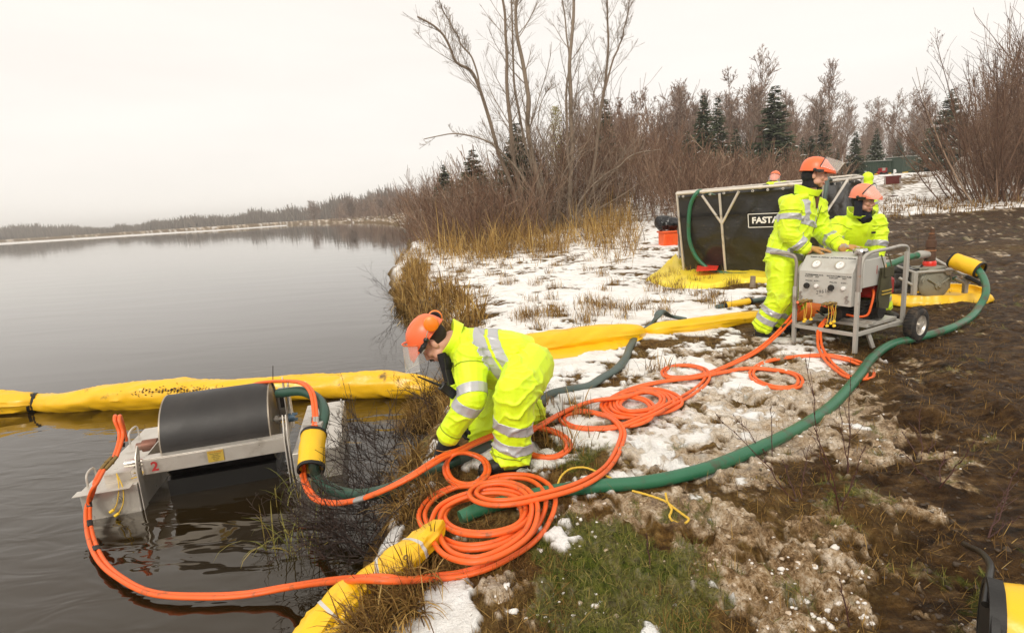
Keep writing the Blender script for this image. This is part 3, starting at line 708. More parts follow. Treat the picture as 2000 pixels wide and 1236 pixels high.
for i in range(18):
    px=_g.uniform(1320,1660) if i<12 else _g.uniform(1690,1850); ds=_g.uniform(38,52) if i<12 else _g.uniform(84,96)
    place_spruce(px,_g.uniform(235,300) if i<12 else _g.uniform(255,290),ds,'abc'[i%3],'small dark spruce half hidden in the brush behind the tank' if i<12 else 'small dark spruce standing behind the row of green containers',_g.uniform(.9,1.5),group='low spruces behind the tank' if i<12 else 'low spruces behind the containers')
# --- birches and other bare trees
BP = []
for sd_i,(H,n1,sp) in enumerate([(8,34,{'a1':(20,45),'l1':(.2,.42),'up':.5,'t0':.2}),(8,26,{'a1':(25,50),'l1':(.22,.45),'up':.5,'t0':.25}),(8,30,{'a1':(22,45),'l1':(.15,.32),'up':.4,'t0':.3})]):
    g = np.random.default_rng(100+sd_i); st = curvy(np.zeros((1,3)), np.array([[0.02,0,1.]]), np.array([H]), 9, .1,.03,g)
    tr,cr = tree_parts(st, (H*.0095*np.linspace(1,.16,9))[None], n1, 9, 4, sp, g, .013)
    t_ = tr.mesh('trunk',tint=True); c_ = cr.mesh('crown',tint=True); t_.materials.append(birchm); c_.materials.append(birchm); BP.append((t_,c_))
def place_birch(px, ytop, dist, k, label, group=None, wx=1.):
    top = D(px,ytop,dist); x,y = top[0],dist; z = gnd(x,y)-.1; s = (top[2]-z)/8.
    root = thing('bare_birch_tree', (x,y,z), label, 'tree', group); root.scale = (s*wx,s*wx,s); root.rotation_euler=(0,0,rng.uniform(0,6))
    for nm,me in zip(('trunk','crown'),BP[k]):
        o = bpy.data.objects.new(nm, me); COL.objects.link(o); o.parent = root
        if nm=='crown': o['kind']='stuff'
for a in [(1476,112,46,0,'tallest pale bare birch behind the tank, left of the lone spruce'),(1429,150,47,2,'pale bare birch just left of the tallest pale birch'),
  (1625,138,52,1,'tall bare birch rising between the two standing workers'),(1598,178,50,0,'bare birch just left of the tall one above the workers'),
  (1745,190,86,0,'pale bare birch behind the green containers, left of three'),(1775,186,88,1,'pale bare birch behind the green containers, middle of three'),
  (1808,192,87,0,'pale bare birch behind the green containers, right of three'),(1716,200,84,2,'thin pale birch behind the left container')]:
    place_birch(*a, group='bare birches in the woods')
_g = np.random.default_rng(9)
for i in range(84):
    px = _g.uniform(1130,1850); ds = np.interp(px,[1130,1500,1850],[36,50,92])+_g.uniform(0,8); yt = np.interp(px,[1130,1250,1300,1450,1560,1700,1850],[205,190,180,180,205,215,205])+_g.uniform(-12,50)
    zl=[(1330,'thin bare birch rising from the brush right of the alder'),(1500,'thin bare birch above the left half of the black tank'),(1700,'thin bare birch above the heads of the two workers'),(9999,'thin bare birch above the green containers')]
    zl=[q_ for a_,q_ in zl if px<a_][0]; place_birch(px,yt,ds,int(_g.integers(0,3)),zl,zl.replace('thin bare birch','thin birches'),wx=1.1)
for i in range(12):
    px = _g.uniform(560,800); place_birch(px, np.interp(px,[560,800],[408,378])-_g.uniform(0,10), 230-(px-560)*.35,int(_g.integers(0,3)),'thin bare birch standing above the distant shore brush','birches on the distant shore',wx=1.8)
# yellowing aspen
def aspen():
    g = np.random.default_rng(31); top = D(1085,208,33); z = gnd(top[0],33)-.1; root = thing('aspen_tree',(top[0],33,z),'slim aspen with sparse yellow green leaves behind the alder stems','tree'); H = top[2]-z
    st = curvy(np.array([[0,0,0.]]),np.array([[0,0,1.]]),np.array([H]),9,.1,.02,g); tr,cr = tree_parts(st,(.06*np.linspace(1,.2,9))[None],26,5,0,{'a1':(20,40),'l1':(.12,.22)},g)
    t_=tr.mesh('trunk',tint=True); t_.materials.append(birchm); c_=cr.mesh('branches',tint=True); c_.materials.append(birchm)
    for nm,me in (('trunk',t_),('branches',c_)): o=bpy.data.objects.new(nm,me); COL.objects.link(o); o.parent=root
    n=2600; zz=g.uniform(.3,1,n)*H; rr=(H-zz)*.13+.22; p=np.stack([g.normal(0,1,n)*rr*.55,g.normal(0,1,n)*rr*.55,zz],-1); d=rdir(n,-60,60,g)
    lf=MB(); q=np.stack([p,p+d*.035,p+d*.07],1); lf.ribbons(q,np.tile([.006,.028,.004],(n,1)),nrm(np.cross(d,rdir(n,-90,90,g))),g.uniform(0,1,n))
    me=lf.mesh('leaves',tint=True); me.materials.append(aspenleaf); o=bpy.data.objects.new('leaves',me); COL.objects.link(o); o.parent=root; o['kind']='stuff'
aspen()
# --- big leafless shrubs at right
def big_shrub(px, ytop, dist, n, label, seed, spread=2.0, leaf=0, sx=1.):
    g = np.random.default_rng(seed); top = D(px,ytop,dist); x,y=top[0],dist; z=gnd(x,y); H=top[2]-z
    root = thing('bare_shrub',(x,y,z),label,'shrub'); p0=np.stack([g.normal(0,.7,n)*sx,g.normal(0,.6,n),np.full(n,-.1)],-1)
    d=nrm(np.stack([p0[:,0]*.45+g.normal(0,.22,n)*spread/2,p0[:,1]*.4+g.normal(0,.2,n),np.ones(n)],-1)); L=H*g.uniform(.45,1.03,n); L[:3]=H
    S=curvy(p0,d,L,9,.25,.055,g); R_=(L*.0048+.004)[:,None]*np.linspace(1,.22,9)
    st=MB(); st.tubes(S,R_,5,g.uniform(0,.9,n))
    tw=MB(); A,RA=branch(S,R_,12,.15,1.,(18,45),(.14,.32),.6,5,.4,.08,g); tw.tubes(A,np.maximum(RA,.004),3,g.uniform(0,.7,len(A)))
    B,RB=branch(A,RA,6,.1,1.,(18,50),(.3,.6),.7,4,.3,.09,g); tw.tubes(B,np.maximum(RB,.003),3,g.uniform(0,.7,len(B)))
    obj('stems',st.mesh('stems',tint=True),redtwig,root); o=obj('twigs',tw.mesh('twigs',tint=True),redtwig,root); o['kind']='stuff'
    if leaf:
        m=leaf; i=g.integers(0,len(B),m); p,_=along(B[i],g.uniform(.3,1,m)); dd=rdir(m,-60,60,g); lf=MB(); q=np.stack([p,p+dd*.03,p+dd*.055],1)
        lf.ribbons(q,np.tile([.004,.016,.003],(m,1)),nrm(np.cross(dd,rdir(m,-90,90,g))),g.uniform(0,.6,m)); o=obj('dead_leaves',lf.mesh('dead_leaves',tint=True),redtwig,root); o['kind']='stuff'
big_shrub(1978,85,25,40,'tall dark bare shrub in front of the pale dome, left of two',41,leaf=5000,sx=1.6)
big_shrub(2005,40,23,60,'tall dark bare shrub at the right edge above the snow bank',42,leaf=5000,sx=1.6)
big_shrub(1985,260,26,20,'low spreading bare shrub with snowy stems leaning over the dome',43,spread=3.4,sx=1.3)
big_shrub(2090,30,27,60,'tall bare shrub beyond the right edge of the clearing',44,sx=2.)
# --- grass
def blades(name, pos, h, lean, mt, w=.004, k=5, seed=0, droop=.9, label=None, cat='grass', tshift=0., tsd=.25, ldir=None, base=.25):
    g=np.random.default_rng(seed); n=len(pos); a=g.uniform(0,2*np.pi,n) if ldir is None else g.normal(ldir[0],ldir[1],n)
    le=np.abs(g.normal(lean,lean*.5+.05,n)); hor=np.stack([np.cos(a),np.sin(a),0*a],-1); t=np.linspace(0,1,k)
    ang=le[:,None]*(base+droop*t[None]**1.3)*1.5; dz=np.cos(ang); dx=np.sin(ang)
    cz=np.concatenate([np.zeros((n,1)),np.cumsum((dz[:,1:]+dz[:,:-1])/2,1)],1)/(k-1)*h[:,None]; cx=np.concatenate([np.zeros((n,1)),np.cumsum((dx[:,1:]+dx[:,:-1])/2,1)],1)/(k-1)*h[:,None]
    Pn=pos[:,None]+hor[:,None]*cx[:,:,None]; Pn[:,:,2]+=cz; b=g.uniform(0,2*np.pi,n); side=nrm(np.stack([-np.sin(a)+.5*np.cos(b),np.cos(a)+.5*np.sin(b),0*a],-1))
    W=(w*(.6+.8*g.uniform(0,1,n)))[:,None]*np.array([.8]+[1.]*(k-3)+[.7,.12])
    mb=MB(); mb.ribbons(Pn,W,side,np.clip(g.normal(.5+tshift,tsd,n),0,1)); o=obj(name,mb.mesh(name,tint=True),mt); tag(o,label,cat,kind='stuff'); return o
def scatter_px(quads, seed):
    """quads: list of (px,py,rx_px,ry_px,count) ellipses on the ground"""
    g=np.random.default_rng(seed); out=[]
    for px,py,rx,ry,c in quads:
        ctr=G(px,py); z=ctr[2]; ex=(P(px+rx,py,z)-P(px-rx,py,z))[:2]/2; ey=(P(px,py-ry,z)-P(px,py+ry,z))[:2]/2
        r=np.sqrt(g.uniform(0,1,c)); a=g.uniform(0,2*np.pi,c); q=ctr[:2]+(r*np.cos(a))[:,None]*ex+(r*np.sin(a))[:,None]*ey; out.append(q)
    q=np.vstack(out); return q
def on_ground(q, lift=0.):
    return np.column_stack([q, gnd(q[:,0],q[:,1])+lift])
_g=np.random.default_rng(77)
q=scatter_px([(1060,462,60,14,1100),(1190,448,50,20,1300),(1140,455,60,12,800),(960,475,50,18,1100),(900,460,60,22,1200),(940,492,60,12,800),(1060,490,50,10,500),(870,490,40,14,500),(1230,440,25,20,200),(1000,450,60,20,500),(860,470,40,22,300)],1); q=on_ground(q)
blades('tall_golden_grass',q,_g.uniform(.3,1.6,len(q))*(.62+1.1*fbm2(q[:,0]*1.6,q[:,1]*1.6,4,3)),.85,drygrass,w=.007,seed=2,label='tall golden dry grass standing round the foot of the alder',tshift=.05)
q=scatter_px([(800,560,34,18,950),(800,592,26,8,450),(860,612,60,12,700),(815,530,25,12,500),(900,640,55,10,450),(845,585,50,12,450),(800,505,30,12,300)],3)
sdq=shore_sd(q[:,0],q[:,1]); q=on_ground(q[sdq>-.5]); q[:,2]=np.maximum(q[:,2],-.02)
blades('shore_tussock_grass',q,_g.uniform(.10,.62,len(q)),.7,drygrass,w=.007,seed=4,droop=1.3,label='golden tussock grass drooping over the shoreline below the alder',tshift=.0)
q=scatter_px([(800,820,45,30,800),(850,800,40,30,800),(800,865,35,25,450),(790,945,40,25,260),(835,900,30,15,60),(835,975,25,16,160),(800,1010,30,16,160),(800,765,50,12,250)],5)
sdq=shore_sd(q[:,0],q[:,1]); q=on_ground(q[sdq>-.25]); q[:,2]=np.maximum(q[:,2],-.03)
blades('bank_grass',q,_g.uniform(.10,.30,len(q)),.75,drygrass,w=.0024,seed=6,k=6,droop=1.5,label='matted brown grass hanging over the bank beside the crouching worker',tshift=-.12,ldir=(3.6,1.1))
q=scatter_px([(775,1205,60,22,560),(845,1085,18,18,130),(720,1250,50,22,360),(800,1150,40,14,220),(850,1150,25,12,60)],7); q=on_ground(q); q[:,2]=np.maximum(q[:,2],-.03)
blades('foreground_dry_grass',q,_g.uniform(.08,.24,len(q)),.85,drygrass,w=.0022,seed=8,k=6,droop=1.5,label='dry grass bent over the folded yellow boom in the foreground',tshift=-.08,ldir=(3.9,1.2))
q=scatter_px([(600,1110,60,30,22),(590,1180,60,25,40),(650,1040,30,25,8)],9); q=np.column_stack([q,np.full(len(q),-.03)])
sdq=shore_sd(q[:,0],q[:,1]); q=q[sdq<.1]
blades('pond_edge_reeds',q,_g.uniform(.15,.40,len(q)),.7,greengrass,w=.0028,seed=10,k=7,droop=1.4,label='thin yellow green reeds bending in the dark water at the bank',tshift=.3)
# short grass on the trampled ground, thicker where the ground is green
def short_grass():
    g=np.random.default_rng(55); n=300000; r=g.uniform(1.6,9.5,n)**1; a=np.radians(g.uniform(-20,47,n)); x=r*np.sin(a); y=r*np.cos(a)
    sn,sl,gr,mu,sd=masks(x,y); keepg=(gr>.35)&(sd>.3)&(g.uniform(0,1,n)<gr); 
    q=np.column_stack([x,y,gnd(x,y)+relief(x,y,sn,sl,mu)])
    qq=q[keepg]; blades('green_grass_tufts',qq,g.uniform(.02,.055,len(qq)),.9,greengrass,w=.0012,seed=11,k=4,droop=.6,base=.72,label='short flattened green grass between the slush patches',tshift=.0,tsd=.3)
    kd=(sn<.5)&(sd>.15)&(g.uniform(0,1,n)<.42*(1-.75*sl)*(1-.55*mu))&(fbm2(x*3,y*3,5,3)>-.06)
    qq=q[kd]; blades('trampled_straw',qq,g.uniform(.02,.085,len(qq)),1.0,drygrass,w=.0012,seed=12,k=4,droop=.08,base=.95,label='flattened straw and dead grass scattered over the muddy ground',tshift=-.20,tsd=.22)
short_grass()
# tufts poking through the snow
_g=np.random.default_rng(78)
tc_=scatter_px([(1000,560,230,80,90),(1150,620,150,30,30),(1350,560,90,40,30)],13); tc_=tc_[shore_sd(tc_[:,0],tc_[:,1])>.3]
q=np.repeat(tc_,45,0)+_g.normal(0,.07,(len(tc_)*45,2)); q=on_ground(q,.02)
blades('snow_tufts',q,_g.uniform(.05,.22,len(q)),.6,drygrass,w=.003,seed=14,k=4,label='olive and straw coloured grass tufts poking through the snow',tshift=-.1)
# meadow weeds on the far snow bank
tc_=np.column_stack([_g.uniform(8,30,500),_g.uniform(19,27,500)]); q=np.repeat(tc_,14,0)+_g.normal(0,.15,(7000,2)); q=on_ground(q,.0)
blades('snow_bank_weeds',q,_g.uniform(.1,.35,len(q)),.5,drygrass,w=.008,seed=15,k=4,label='brown weeds dotting the snow bank beyond the muddy road',tshift=-.25)
# --- slender red shoots and dead stems
def shoot(px, py, tip, label, seed, group, nb=6, r=.0032, mt=None):
    g=np.random.default_rng(seed); b=G(px,py); root=thing('willow_shoot',b,label,'shrub',group); mb=MB()
    for tx,ty in tip:
        e=D(tx,ty,b[1]+g.uniform(-.1,.25)); L=np.linalg.norm(e-b); k=9; t=np.linspace(0,1,k)[:,None]; p=b*(1-t)+e*t; p+= np.concatenate([[[0,0,0]],g.normal(0,.012*L,(k-1,3))]); mb.tube(p,np.linspace(r,r*.35,k),5,tint=g.uniform(0,.3))
        A,RA=branch(p[None],np.full((1,k),r*.6),nb,.3,.95,(25,50),(.10,.3),.8,4,.3,.08,g); mb.tubes(A,np.maximum(RA,.0012),4,g.uniform(0,.3,len(A)))
        bd=g.uniform(.25,1,10); pp,_=along(np.repeat(p[None],10,0),bd)
        for u in pp: mb.ball(u,(.003,.003,.005),n=6,m=4)
    obj('stem',mb.mesh('stem',b,tint=True),redshoot,root)
redshoot = mat('red_brown_shoots', (.07,.02,.012), .6, attr='tint', ramp=[(.045,.012,.008),(.11,.03,.02)])
S_='slender bare shoots by the green hose'
for i,(px,py,tip,lab) in enumerate([
 (1560,985,[(1395,800),(1530,900),(1580,870)],'spray of three red bare shoots crossing in front of the green hose'),
 (1640,1005,[(1568,700),(1690,870),(1590,830)],'tall red bare shoots rising right of the hose bend'),
 (1510,900,[(1507,790),(1430,810)],'thin red shoots standing over the middle of the green hose'),
 (1655,925,[(1640,790),(1660,700)],'upright bare shoot between hose and mud at right'),
 (1800,900,[(1760,840),(1795,800),(1830,860)],'dark dead stems on the brown grass right of the hose'),
 (1830,960,[(1905,860),(1760,880),(1850,870)],'branched dark dead stems near the right side of the clearing'),
 (1930,1050,[(1960,960),(1995,900),(1990,1010)],'red stems at the right edge above the yellow sleeve'),
 (1270,1110,[(1262,1040),(1300,1090)],'single short dead stem on the slushy ground in front'),
 (1660,1236,[(1640,1130),(1600,1190)],'forked dark stem sticking out of the slush at the bottom')]):
    shoot(px,py,tip,lab,60+i,S_)
# dark dogwood twigs growing over the water by the bank
def bank_twigs(name_label, bases, n, seed, L=(.5,1.1)):
    g=np.random.default_rng(seed); b=G(*bases[0]); b[2]=max(b[2],0); root=thing('bare_twig_shrub',b,name_label,'shrub'); ps=[]
    for px,py in bases: p=P(px,py,.12); ps.append(p)
    ps=np.array(ps); i=g.integers(0,len(ps),n); p0=ps[i]+g.normal(0,.06,(n,3))*[1,1,.3]; d=nrm(np.stack([g.normal(-.5,.5,n),g.normal(-.1,.5,n),g.uniform(.25,1.1,n)],-1))
    S=curvy(p0,d,g.uniform(*L,n),8,.1,.13,g); mb=MB(); mb.tubes(S,.0036*np.linspace(1,.4,8)[None]*np.ones((n,1)),4,g.uniform(0,.2,n))
    A,RA=branch(S,np.full((n,8),.003),6,.15,1,(25,60),(.25,.5),.7,5,.2,.14,g); mb.tubes(A,np.maximum(RA,.0014),3,g.uniform(0,.3,len(A)))
    B,RB=branch(A,RA,2,.2,1,(25,60),(.3,.6),.7,4,.2,.14,g); mb.tubes(B,np.maximum(RB,.001),3,g.uniform(0,.3,len(B)))
    o=obj('twigs',mb.mesh('twigs',b,tint=True),darktwig,root); o['kind']='stuff'
darktwig = mat('dark_twigs', (.03,.015,.01), .7, attr='tint', ramp=[(.014,.007,.005),(.05,.025,.016),(.12,.07,.045)])
bank_twigs('dark bare twig shrub leaning over the water between skimmer and bank',[(722,900),(745,860),(705,975),(770,900),(692,1015)],46,81,(.25,.65))
bank_twigs('tangle of dark dead twigs over the black water below the orange hoses',[(700,1040),(740,1000),(660,1080),(720,1080)],56,82,(.25,.6))
bank_twigs('bare twigs sticking up beside the end of the floating boom',[(850,800),(830,780),(870,770)],12,83,(.3,.6))
bank_twigs('small bare sapling twigs growing from the golden shore grass',[(800,600),(780,590),(820,560)],12,84,(.6,1.2))
# snow chunks and clods
def clods(name, q, s, mt, label, seed, cat):
    g=np.random.default_rng(seed); mb=MB(); base=MB(); base.ball((0,0,0),1,n=8,m=5); V0=base.V[0]; F0=np.vstack(base.F[4]); n=len(q); m=len(V0)
    sc=s[:,None]*g.uniform(.6,1.3,(n,3)); sc[:,2]*=.6; V=V0[None]*sc[:,None]; off=g.uniform(0,99,(n,1))
    nn=1+.5*noise3(V0[None,:,0]*1.7+off,V0[None,:,1]*1.7+off,V0[None,:,2]*1.7,3)+.35*noise3(V0[None,:,0]*4+off,V0[None,:,1]*4,V0[None,:,2]*4+off,4); V=V*nn[:,:,None]+q[:,None]
    F=(F0[None]+(np.arange(n)*m)[:,None,None]).reshape(-1,4); mb.add(V.reshape(-1,3),F); o=obj(name,mb.mesh(name,angle=None),mt); tag(o,label,cat,kind='stuff')
def scatter_clods():
    g=np.random.default_rng(66); n=26000; r=1.5+g.uniform(0,1,n)**1.4*9; a=np.radians(g.uniform(-15,47,n)); x=r*np.sin(a); y=r*np.cos(a)
    sn,sl,gr,mu,sd=masks(x,y); z=gnd(x,y)+relief(x,y,sn,sl,mu); q=np.column_stack([x,y,z]); nz_=fbm2(x*2,y*2,9,3); s=np.abs(g.normal(0,.010,n))+.003
    k=(sn+sl>.15)&(sn<.95)&(sd>.3)&(nz_>-.1); clods('snow_chunks',q[k][:700],s[k][:700]*.6,snowclod,'loose lumps of dirty snow and ice lying on the bank',1,'snow')
    k=(sn<.6)&(sl>.2)&(sd>.3)&(r<6); clods('slush_lumps',q[k][:500],s[k][:500]*.5,slushclod,'tan lumps of frozen slush on the trampled ground',2,'slush')
    k=(mu>.25)&(sn<.3)&(sd>.3); clods('mud_clods',q[k][:1500],s[k][:1500]*.6,mudclod,'dark clods of churned mud at the right',3,'mud')
snowclod = mat('snow_clod', (.85,.83,.80), .7, col2=(.6,.52,.43), nscale=20, bump=.006, bscale=80)
slushclod = mat('slush_clod', (.50,.38,.26), .55, col2=(.70,.60,.47), nscale=25, bump=.006, bscale=80)
mudclod = mat('mud_clod', (.07,.045,.025), .6, col2=(.03,.018,.01), nscale=25, bump=.006, bscale=80)
scatter_clods()
# ------------------------------------------------------------ materials for made things
orangeH = mat('orange_hose_rubber', (.85,.135,.020), .42, col2=(.72,.10,.015), nscale=6, dirt=(.20,.08,.03), dscale=16, dlo=.56, dhi=.76, bump=.0008, bscale=200)
greenH = mat('green_suction_hose', (.020,.125,.060), .35, col2=(.035,.16,.085), nscale=5, dirt=(.075,.05,.03), dscale=6, dlo=.52, dhi=.66, bump=.001, bscale=90)
tealH = mat('grey_green_layflat_hose', (.055,.085,.075), .5, col2=(.10,.13,.12), nscale=7, dirt=(.10,.08,.06), dscale=8, dlo=.55, dhi=.75, bump=.003, bscale=25)
yellowF = mat('yellow_coated_fabric', (.86,.52,.010), .38, col2=(.74,.40,.006), nscale=3, dirt=(.34,.18,.02), dscale=7, dlo=.60, dhi=.8, bump=.005, bscale=9, rvar=.1)
yellowS = mat('yellow_ground_sheet', (.90,.72,.045), .38, col2=(.86,.60,.03), nscale=2, dirt=(.4,.28,.08), dscale=7, dlo=.68, dhi=.85, bump=.006, bscale=6)
blackF = mat('black_fabric_trim', (.010,.009,.008), .6, bump=.002, bscale=60)
blackP = mat('black_plastic', (.012,.011,.010), .35)
steel = mat('bare_aluminium', (.62,.58,.52), .38, .55, col2=(.48,.44,.38), nscale=9, dirt=(.24,.19,.13), dscale=5, dlo=.56, dhi=.8, rvar=.12, bump=.0006, bscale=60)
galv = mat('grey_painted_steel', (.42,.40,.36), .45, .1, col2=(.33,.31,.27), nscale=8, dirt=(.16,.11,.07), dscale=7, dlo=.60, dhi=.75)
brass = mat('brass_fitting', (.30,.20,.07), .4, .8, col2=(.12,.09,.05), nscale=60)
tapem = mat('black_tape', (.015,.014,.013), .5); silver = mat('duct_tape', (.35,.34,.32), .4, .3)
ropeY = mat('yellow_rope', (.75,.50,.06), .7, col2=(.55,.33,.03), nscale=90, bump=.002, bscale=180)
capY = mat('yellow_dust_cap', (.85,.55,.02), .4)
rust = mat('rusty_iron', (.10,.045,.022), .8, col2=(.05,.03,.02), nscale=12, bump=.002, bscale=40)
strapm = mat('grey_webbing_strap', (.55,.53,.50), .6, bump=.001, bscale=200)
def Pz(pts, r=0., z0=None):
    """trace points on the ground: (px,py[,height above the ground])"""
    out=[]
    for p in pts:
        h = p[2] if len(p)>2 else 0.
        q = G(p[0],p[1]); 
        if h: 
            q2 = P(p[0],p[1],q[2]+h); g2 = gnd(q2[0],q2[1]); q2 = P(p[0],p[1],max(g2,0)+h); q = q2
        elif q[2] < .02: q = P(p[0],p[1],.02)
        q = q.copy(); q[2] += r; out.append(q)
    return np.array(out)
def pair(pts, r, step=.03, gap=1.02, wob=.0, seed=0, cross=()):
    """two hoses lying side by side along one path"""
    c = catmull(pts, step=step); T,_,_ = frames(c); S = nrm(np.cross(T,[0,0,1.])); g=np.random.default_rng(seed)
    s = np.linspace(0,1,len(c))*len(c)*step
    k = 1+.35*noise2(s*1.7,s*0+3,seed)+wob*np.clip(noise2(s*.8,s*0+9,seed),0,1)
    tw = r*gap*k
    a = c+S*tw[:,None]; b = c-S*tw[:,None]
    lift = .004*noise2(s*1.3,s*0,seed+5); a[:,2]+=lift; b[:,2]-=lift*.5
    return a,b
HR=.0125
def taped(root, c, r, t, m=tapem, L=.035, name='tape'):
    i=int(t*(len(c)-1)); j=min(i+max(1,int(L/max(np.linalg.norm(c[1]-c[0]),1e-3))),len(c)-1)
    mb=MB(); mb.tube(c[i:j+1] if j>i else c[i:i+2],r,12); obj(name,mb,m,root)
def orange_hose(pts3, label, seed, group='orange hydraulic hoses', r=HR, tapes=()):
    a,b = pair(pts3, r, seed=seed, wob=.8); res=[]
    for q,lab in ((a,label[0]),(b,label[1])):
        root=thing('hydraulic_hose', q[0]*[1,1,0]+[0,0,q[:,2].min()], lab, 'hose', group); mb=MB(); mb.tube(q,r,10); obj('hose_line',mb,orangeH,root)
        res.append((root,q))
    for t in tapes:
        i=int(t*(len(a)-3)); c=(a+b)/2; mb=MB(); d=np.linalg.norm(a[i]-b[i])/2; T,_,_=frames(c); S=nrm(np.cross(T,[0,0,1.]))
        mb.tube(c[i:i+3],np.array([[r*1.12,r*1.1+d]]*3),14,up=[0,0,1.]); obj('tape',mb,tapem,res[0][0])
    return res
def pp_coupling(u,v):
    FLb=P(1550,668,.41); X=P(1669,690,.41)-FLb; W=np.linalg.norm(X[:2]); X=nrm(X); Y=np.cross([0,0,1.],X); return FLb+X*(.045+(W-.09)*u-.03)-Y*.06+np.array([0,0,.42+.30*v-.02])
if 1:
    # path A: left couplings of the power pack -> mid ground -> big foreground coil -> left end of the skimmer
    lift=lambda L,z0,z1:[(p[0],p[1],z0+(z1-z0)*i/(len(L)-1)) for i,p in enumerate(L)]
    A1=[(1562,600,.34),(1547,622,.24),(1515,657,.12),(1479,687,.05),(1432,712,.02),(1378,733,.03),(1342,740,.02),(1306,739,.012),(1296,728,.012),(1310,719,.012),(1342,716,.012),(1371,722,.03),(1382,737,.03),(1371,755,.02),(1342,776,.02),(1306,794,.06),(1274,811,.07),(1245,823,.05),(1209,836,.03),(1162,840,.02),(1119,836,.015),(1098,823,.015),(1104,812,.015),(1133,806,.02),(1169,811,.03),(1202,825,.05),(1216,845,.03),(1212,870,.015),(1194,906,.02),(1162,935,.07),(1119,956,.095),(1054,974,.10),(1000,985,.105)]
    coil=lift([(960,986),(932,978),(924,966),(937,953),(977,946),(1015,955),(1038,975),(1044,1010),(1028,1048),(977,1084),(928,1098),(880,1088),(853,1056),(851,1022),(868,991),(912,971),(975,963),(1020,975),(1033,1003),(1010,1032),(960,1046),(905,1044),(870,1026),(866,1006),(885,986),(932,972),(985,969),(1014,985),(1026,1010),(1012,1042),(970,1066),(910,1074),(860,1058),(830,1030),(826,1002),(848,974),(888,955)],.10,.03)
    hand=[(930,948,.05),(952,925,.06),(944,901,.09),(912,888,.13),(884,892,.15),(871,915,.09),(882,941,.05),(912,951,.04)]
    out=[(944,944,.04),(985,934,.02),(1030,935,.015),(1064,953,.05),(1076,985,.06),(1063,1025,.02),(1034,1062,.015),(993,1090,.012),(944,1114,.012),(896,1127,.012),(848,1132,.03)]
    ptsA=Pz(A1+coil+hand+out,HR)
    P0=pp_coupling(.16,.065)
    tail=[P(800,1132,.50),P(770,1131,.545),P(735,1129,.55),P(700,1130,.50),P(656,1133,.34),P(600,1140,.16),P(550,1148,.07),P(480,1160,.045),P(400,1164,.04),P(300,1158,.04),P(238,1130,.04)]
    sk=[P(196,1092,.04),P(174,1035,.07),P(173,985,.14),P(186,945,.29),P(200,918,.335)]
    ptsA=np.vstack([[P0],ptsA,tail,sk])
    HA=orange_hose(ptsA,('orange hydraulic hose of the foreground coil, outer of the pair running to the left float','orange hydraulic hose of the foreground coil, inner of the pair running to the left float'),1,tapes=(.03,.958,.975,.985))
    # path B
    B1=[(1628,610,.32),(1603,640,.18),(1600,668,.09),(1612,700,.04),(1636,725,.015),(1664,741,.012),(1692,742,.012),(1700,733,.012),(1688,717,.012),(1654,704,.03),(1614,697,.035),(1560,699,.012),(1500,708,.012),(1474,722,.012),(1468,735,.012),(1484,750,.012),(1520,760,.012),(1555,758,.012),(1563,745,.012),(1548,732,.012),(1510,725,.014),(1460,722,.02),(1410,730,.02),(1360,740,.04),(1306,746,.03),(1252,757,.02),(1212,772,.015),(1186,792,.012),(1194,820,.012),(1225,835,.02),(1262,824,.05),(1274,800,.06),(1258,784,.06),(1216,777,.05),(1180,790,.03)]
    mid=lift([(1183,805),(1210,818),(1260,815),(1305,806),(1328,792),(1318,776),(1290,766),(1250,763),(1212,772),(1196,788),(1206,806),(1245,812),(1290,803),(1312,788),(1298,772),(1262,769),(1222,779),(1208,792),(1226,806),(1262,804),(1290,792),(1290,776),(1260,768)],.025,.07)
    B2=[(1216,779,.075),(1162,785,.06),(1108,804,.04),(1062,830,.05),(1030,850,.03),(1018,872,.02),(1040,892,.012),(1082,896,.012),(1109,881,.012),(1106,862,.012),(1082,846,.02),(1040,838,.04),(1005,842,.06),(972,851,.08),(930,868,.12),(897,884,.15),(872,893,.16)]
    ptsB=Pz(B1+mid+B2,HR)
    P1=pp_coupling(.62,.065)
    sk2=[P(838,908,.53),P(800,932,.50),P(750,957,.44),P(700,975,.37),P(650,982,.29),P(615,972,.25),P(597,945,.26),P(592,915,.29),D(600,885,3.5),D(607,855,3.58),D(615,830,3.68),D(615,800,3.82),D(608,765,3.98),D(590,748,4.1),D(550,744,4.2),D(505,748,4.3),D(480,758,4.35)]
    ptsB=np.vstack([[P1],ptsB,sk2])
    HB=orange_hose(ptsB,('upper orange hose held by the crouching worker, of the pair over the drum','lower orange hose held by the crouching worker, of the pair over the drum'),2,tapes=(.02,))
    mb=MB(); c=catmull(sk2,step=.02); i=[k for k in range(len(c)) if abs(c[k][0]-P(705,974,.37)[0])<.05][:5]; mb.tube(c[i],np.array([[HR*1.15,HR*2.3]]*len(i)),14,up=[0,0,1.]); obj('tape',mb,silver,HB[0][0])
    # extra turns of the mid and front coils as part of the same pair are traced above
    # short loops standing up on the left float
    def loop_left():
        root=thing('hydraulic_hose',D(215,905,3.75),'short upright loop of twin orange hose rising from the couplings on the left float','hose','orange hydraulic hoses'); 
        for dx in (0,9):
            mb=MB(); c=catmull([D(222+dx*.6,893,3.66),D(230+dx*.6,870,3.72),D(233+dx*.8,845,3.8),D(224+dx,820,3.82),D(225+dx,812,3.86),D(230+dx,826,3.95),D(238+dx,860,4.0)],step=.02); mb.tube(c,HR,10); obj('hose_line',mb,orangeH,root)
        for y in (853,864):
            mb=MB(); mb.tube([D(236,y,3.8),D(236,y+7,3.8)],[[.016,.03]]*2,12,up=[0,1,0]); obj('tape',mb,tapem,root)
    loop_left()
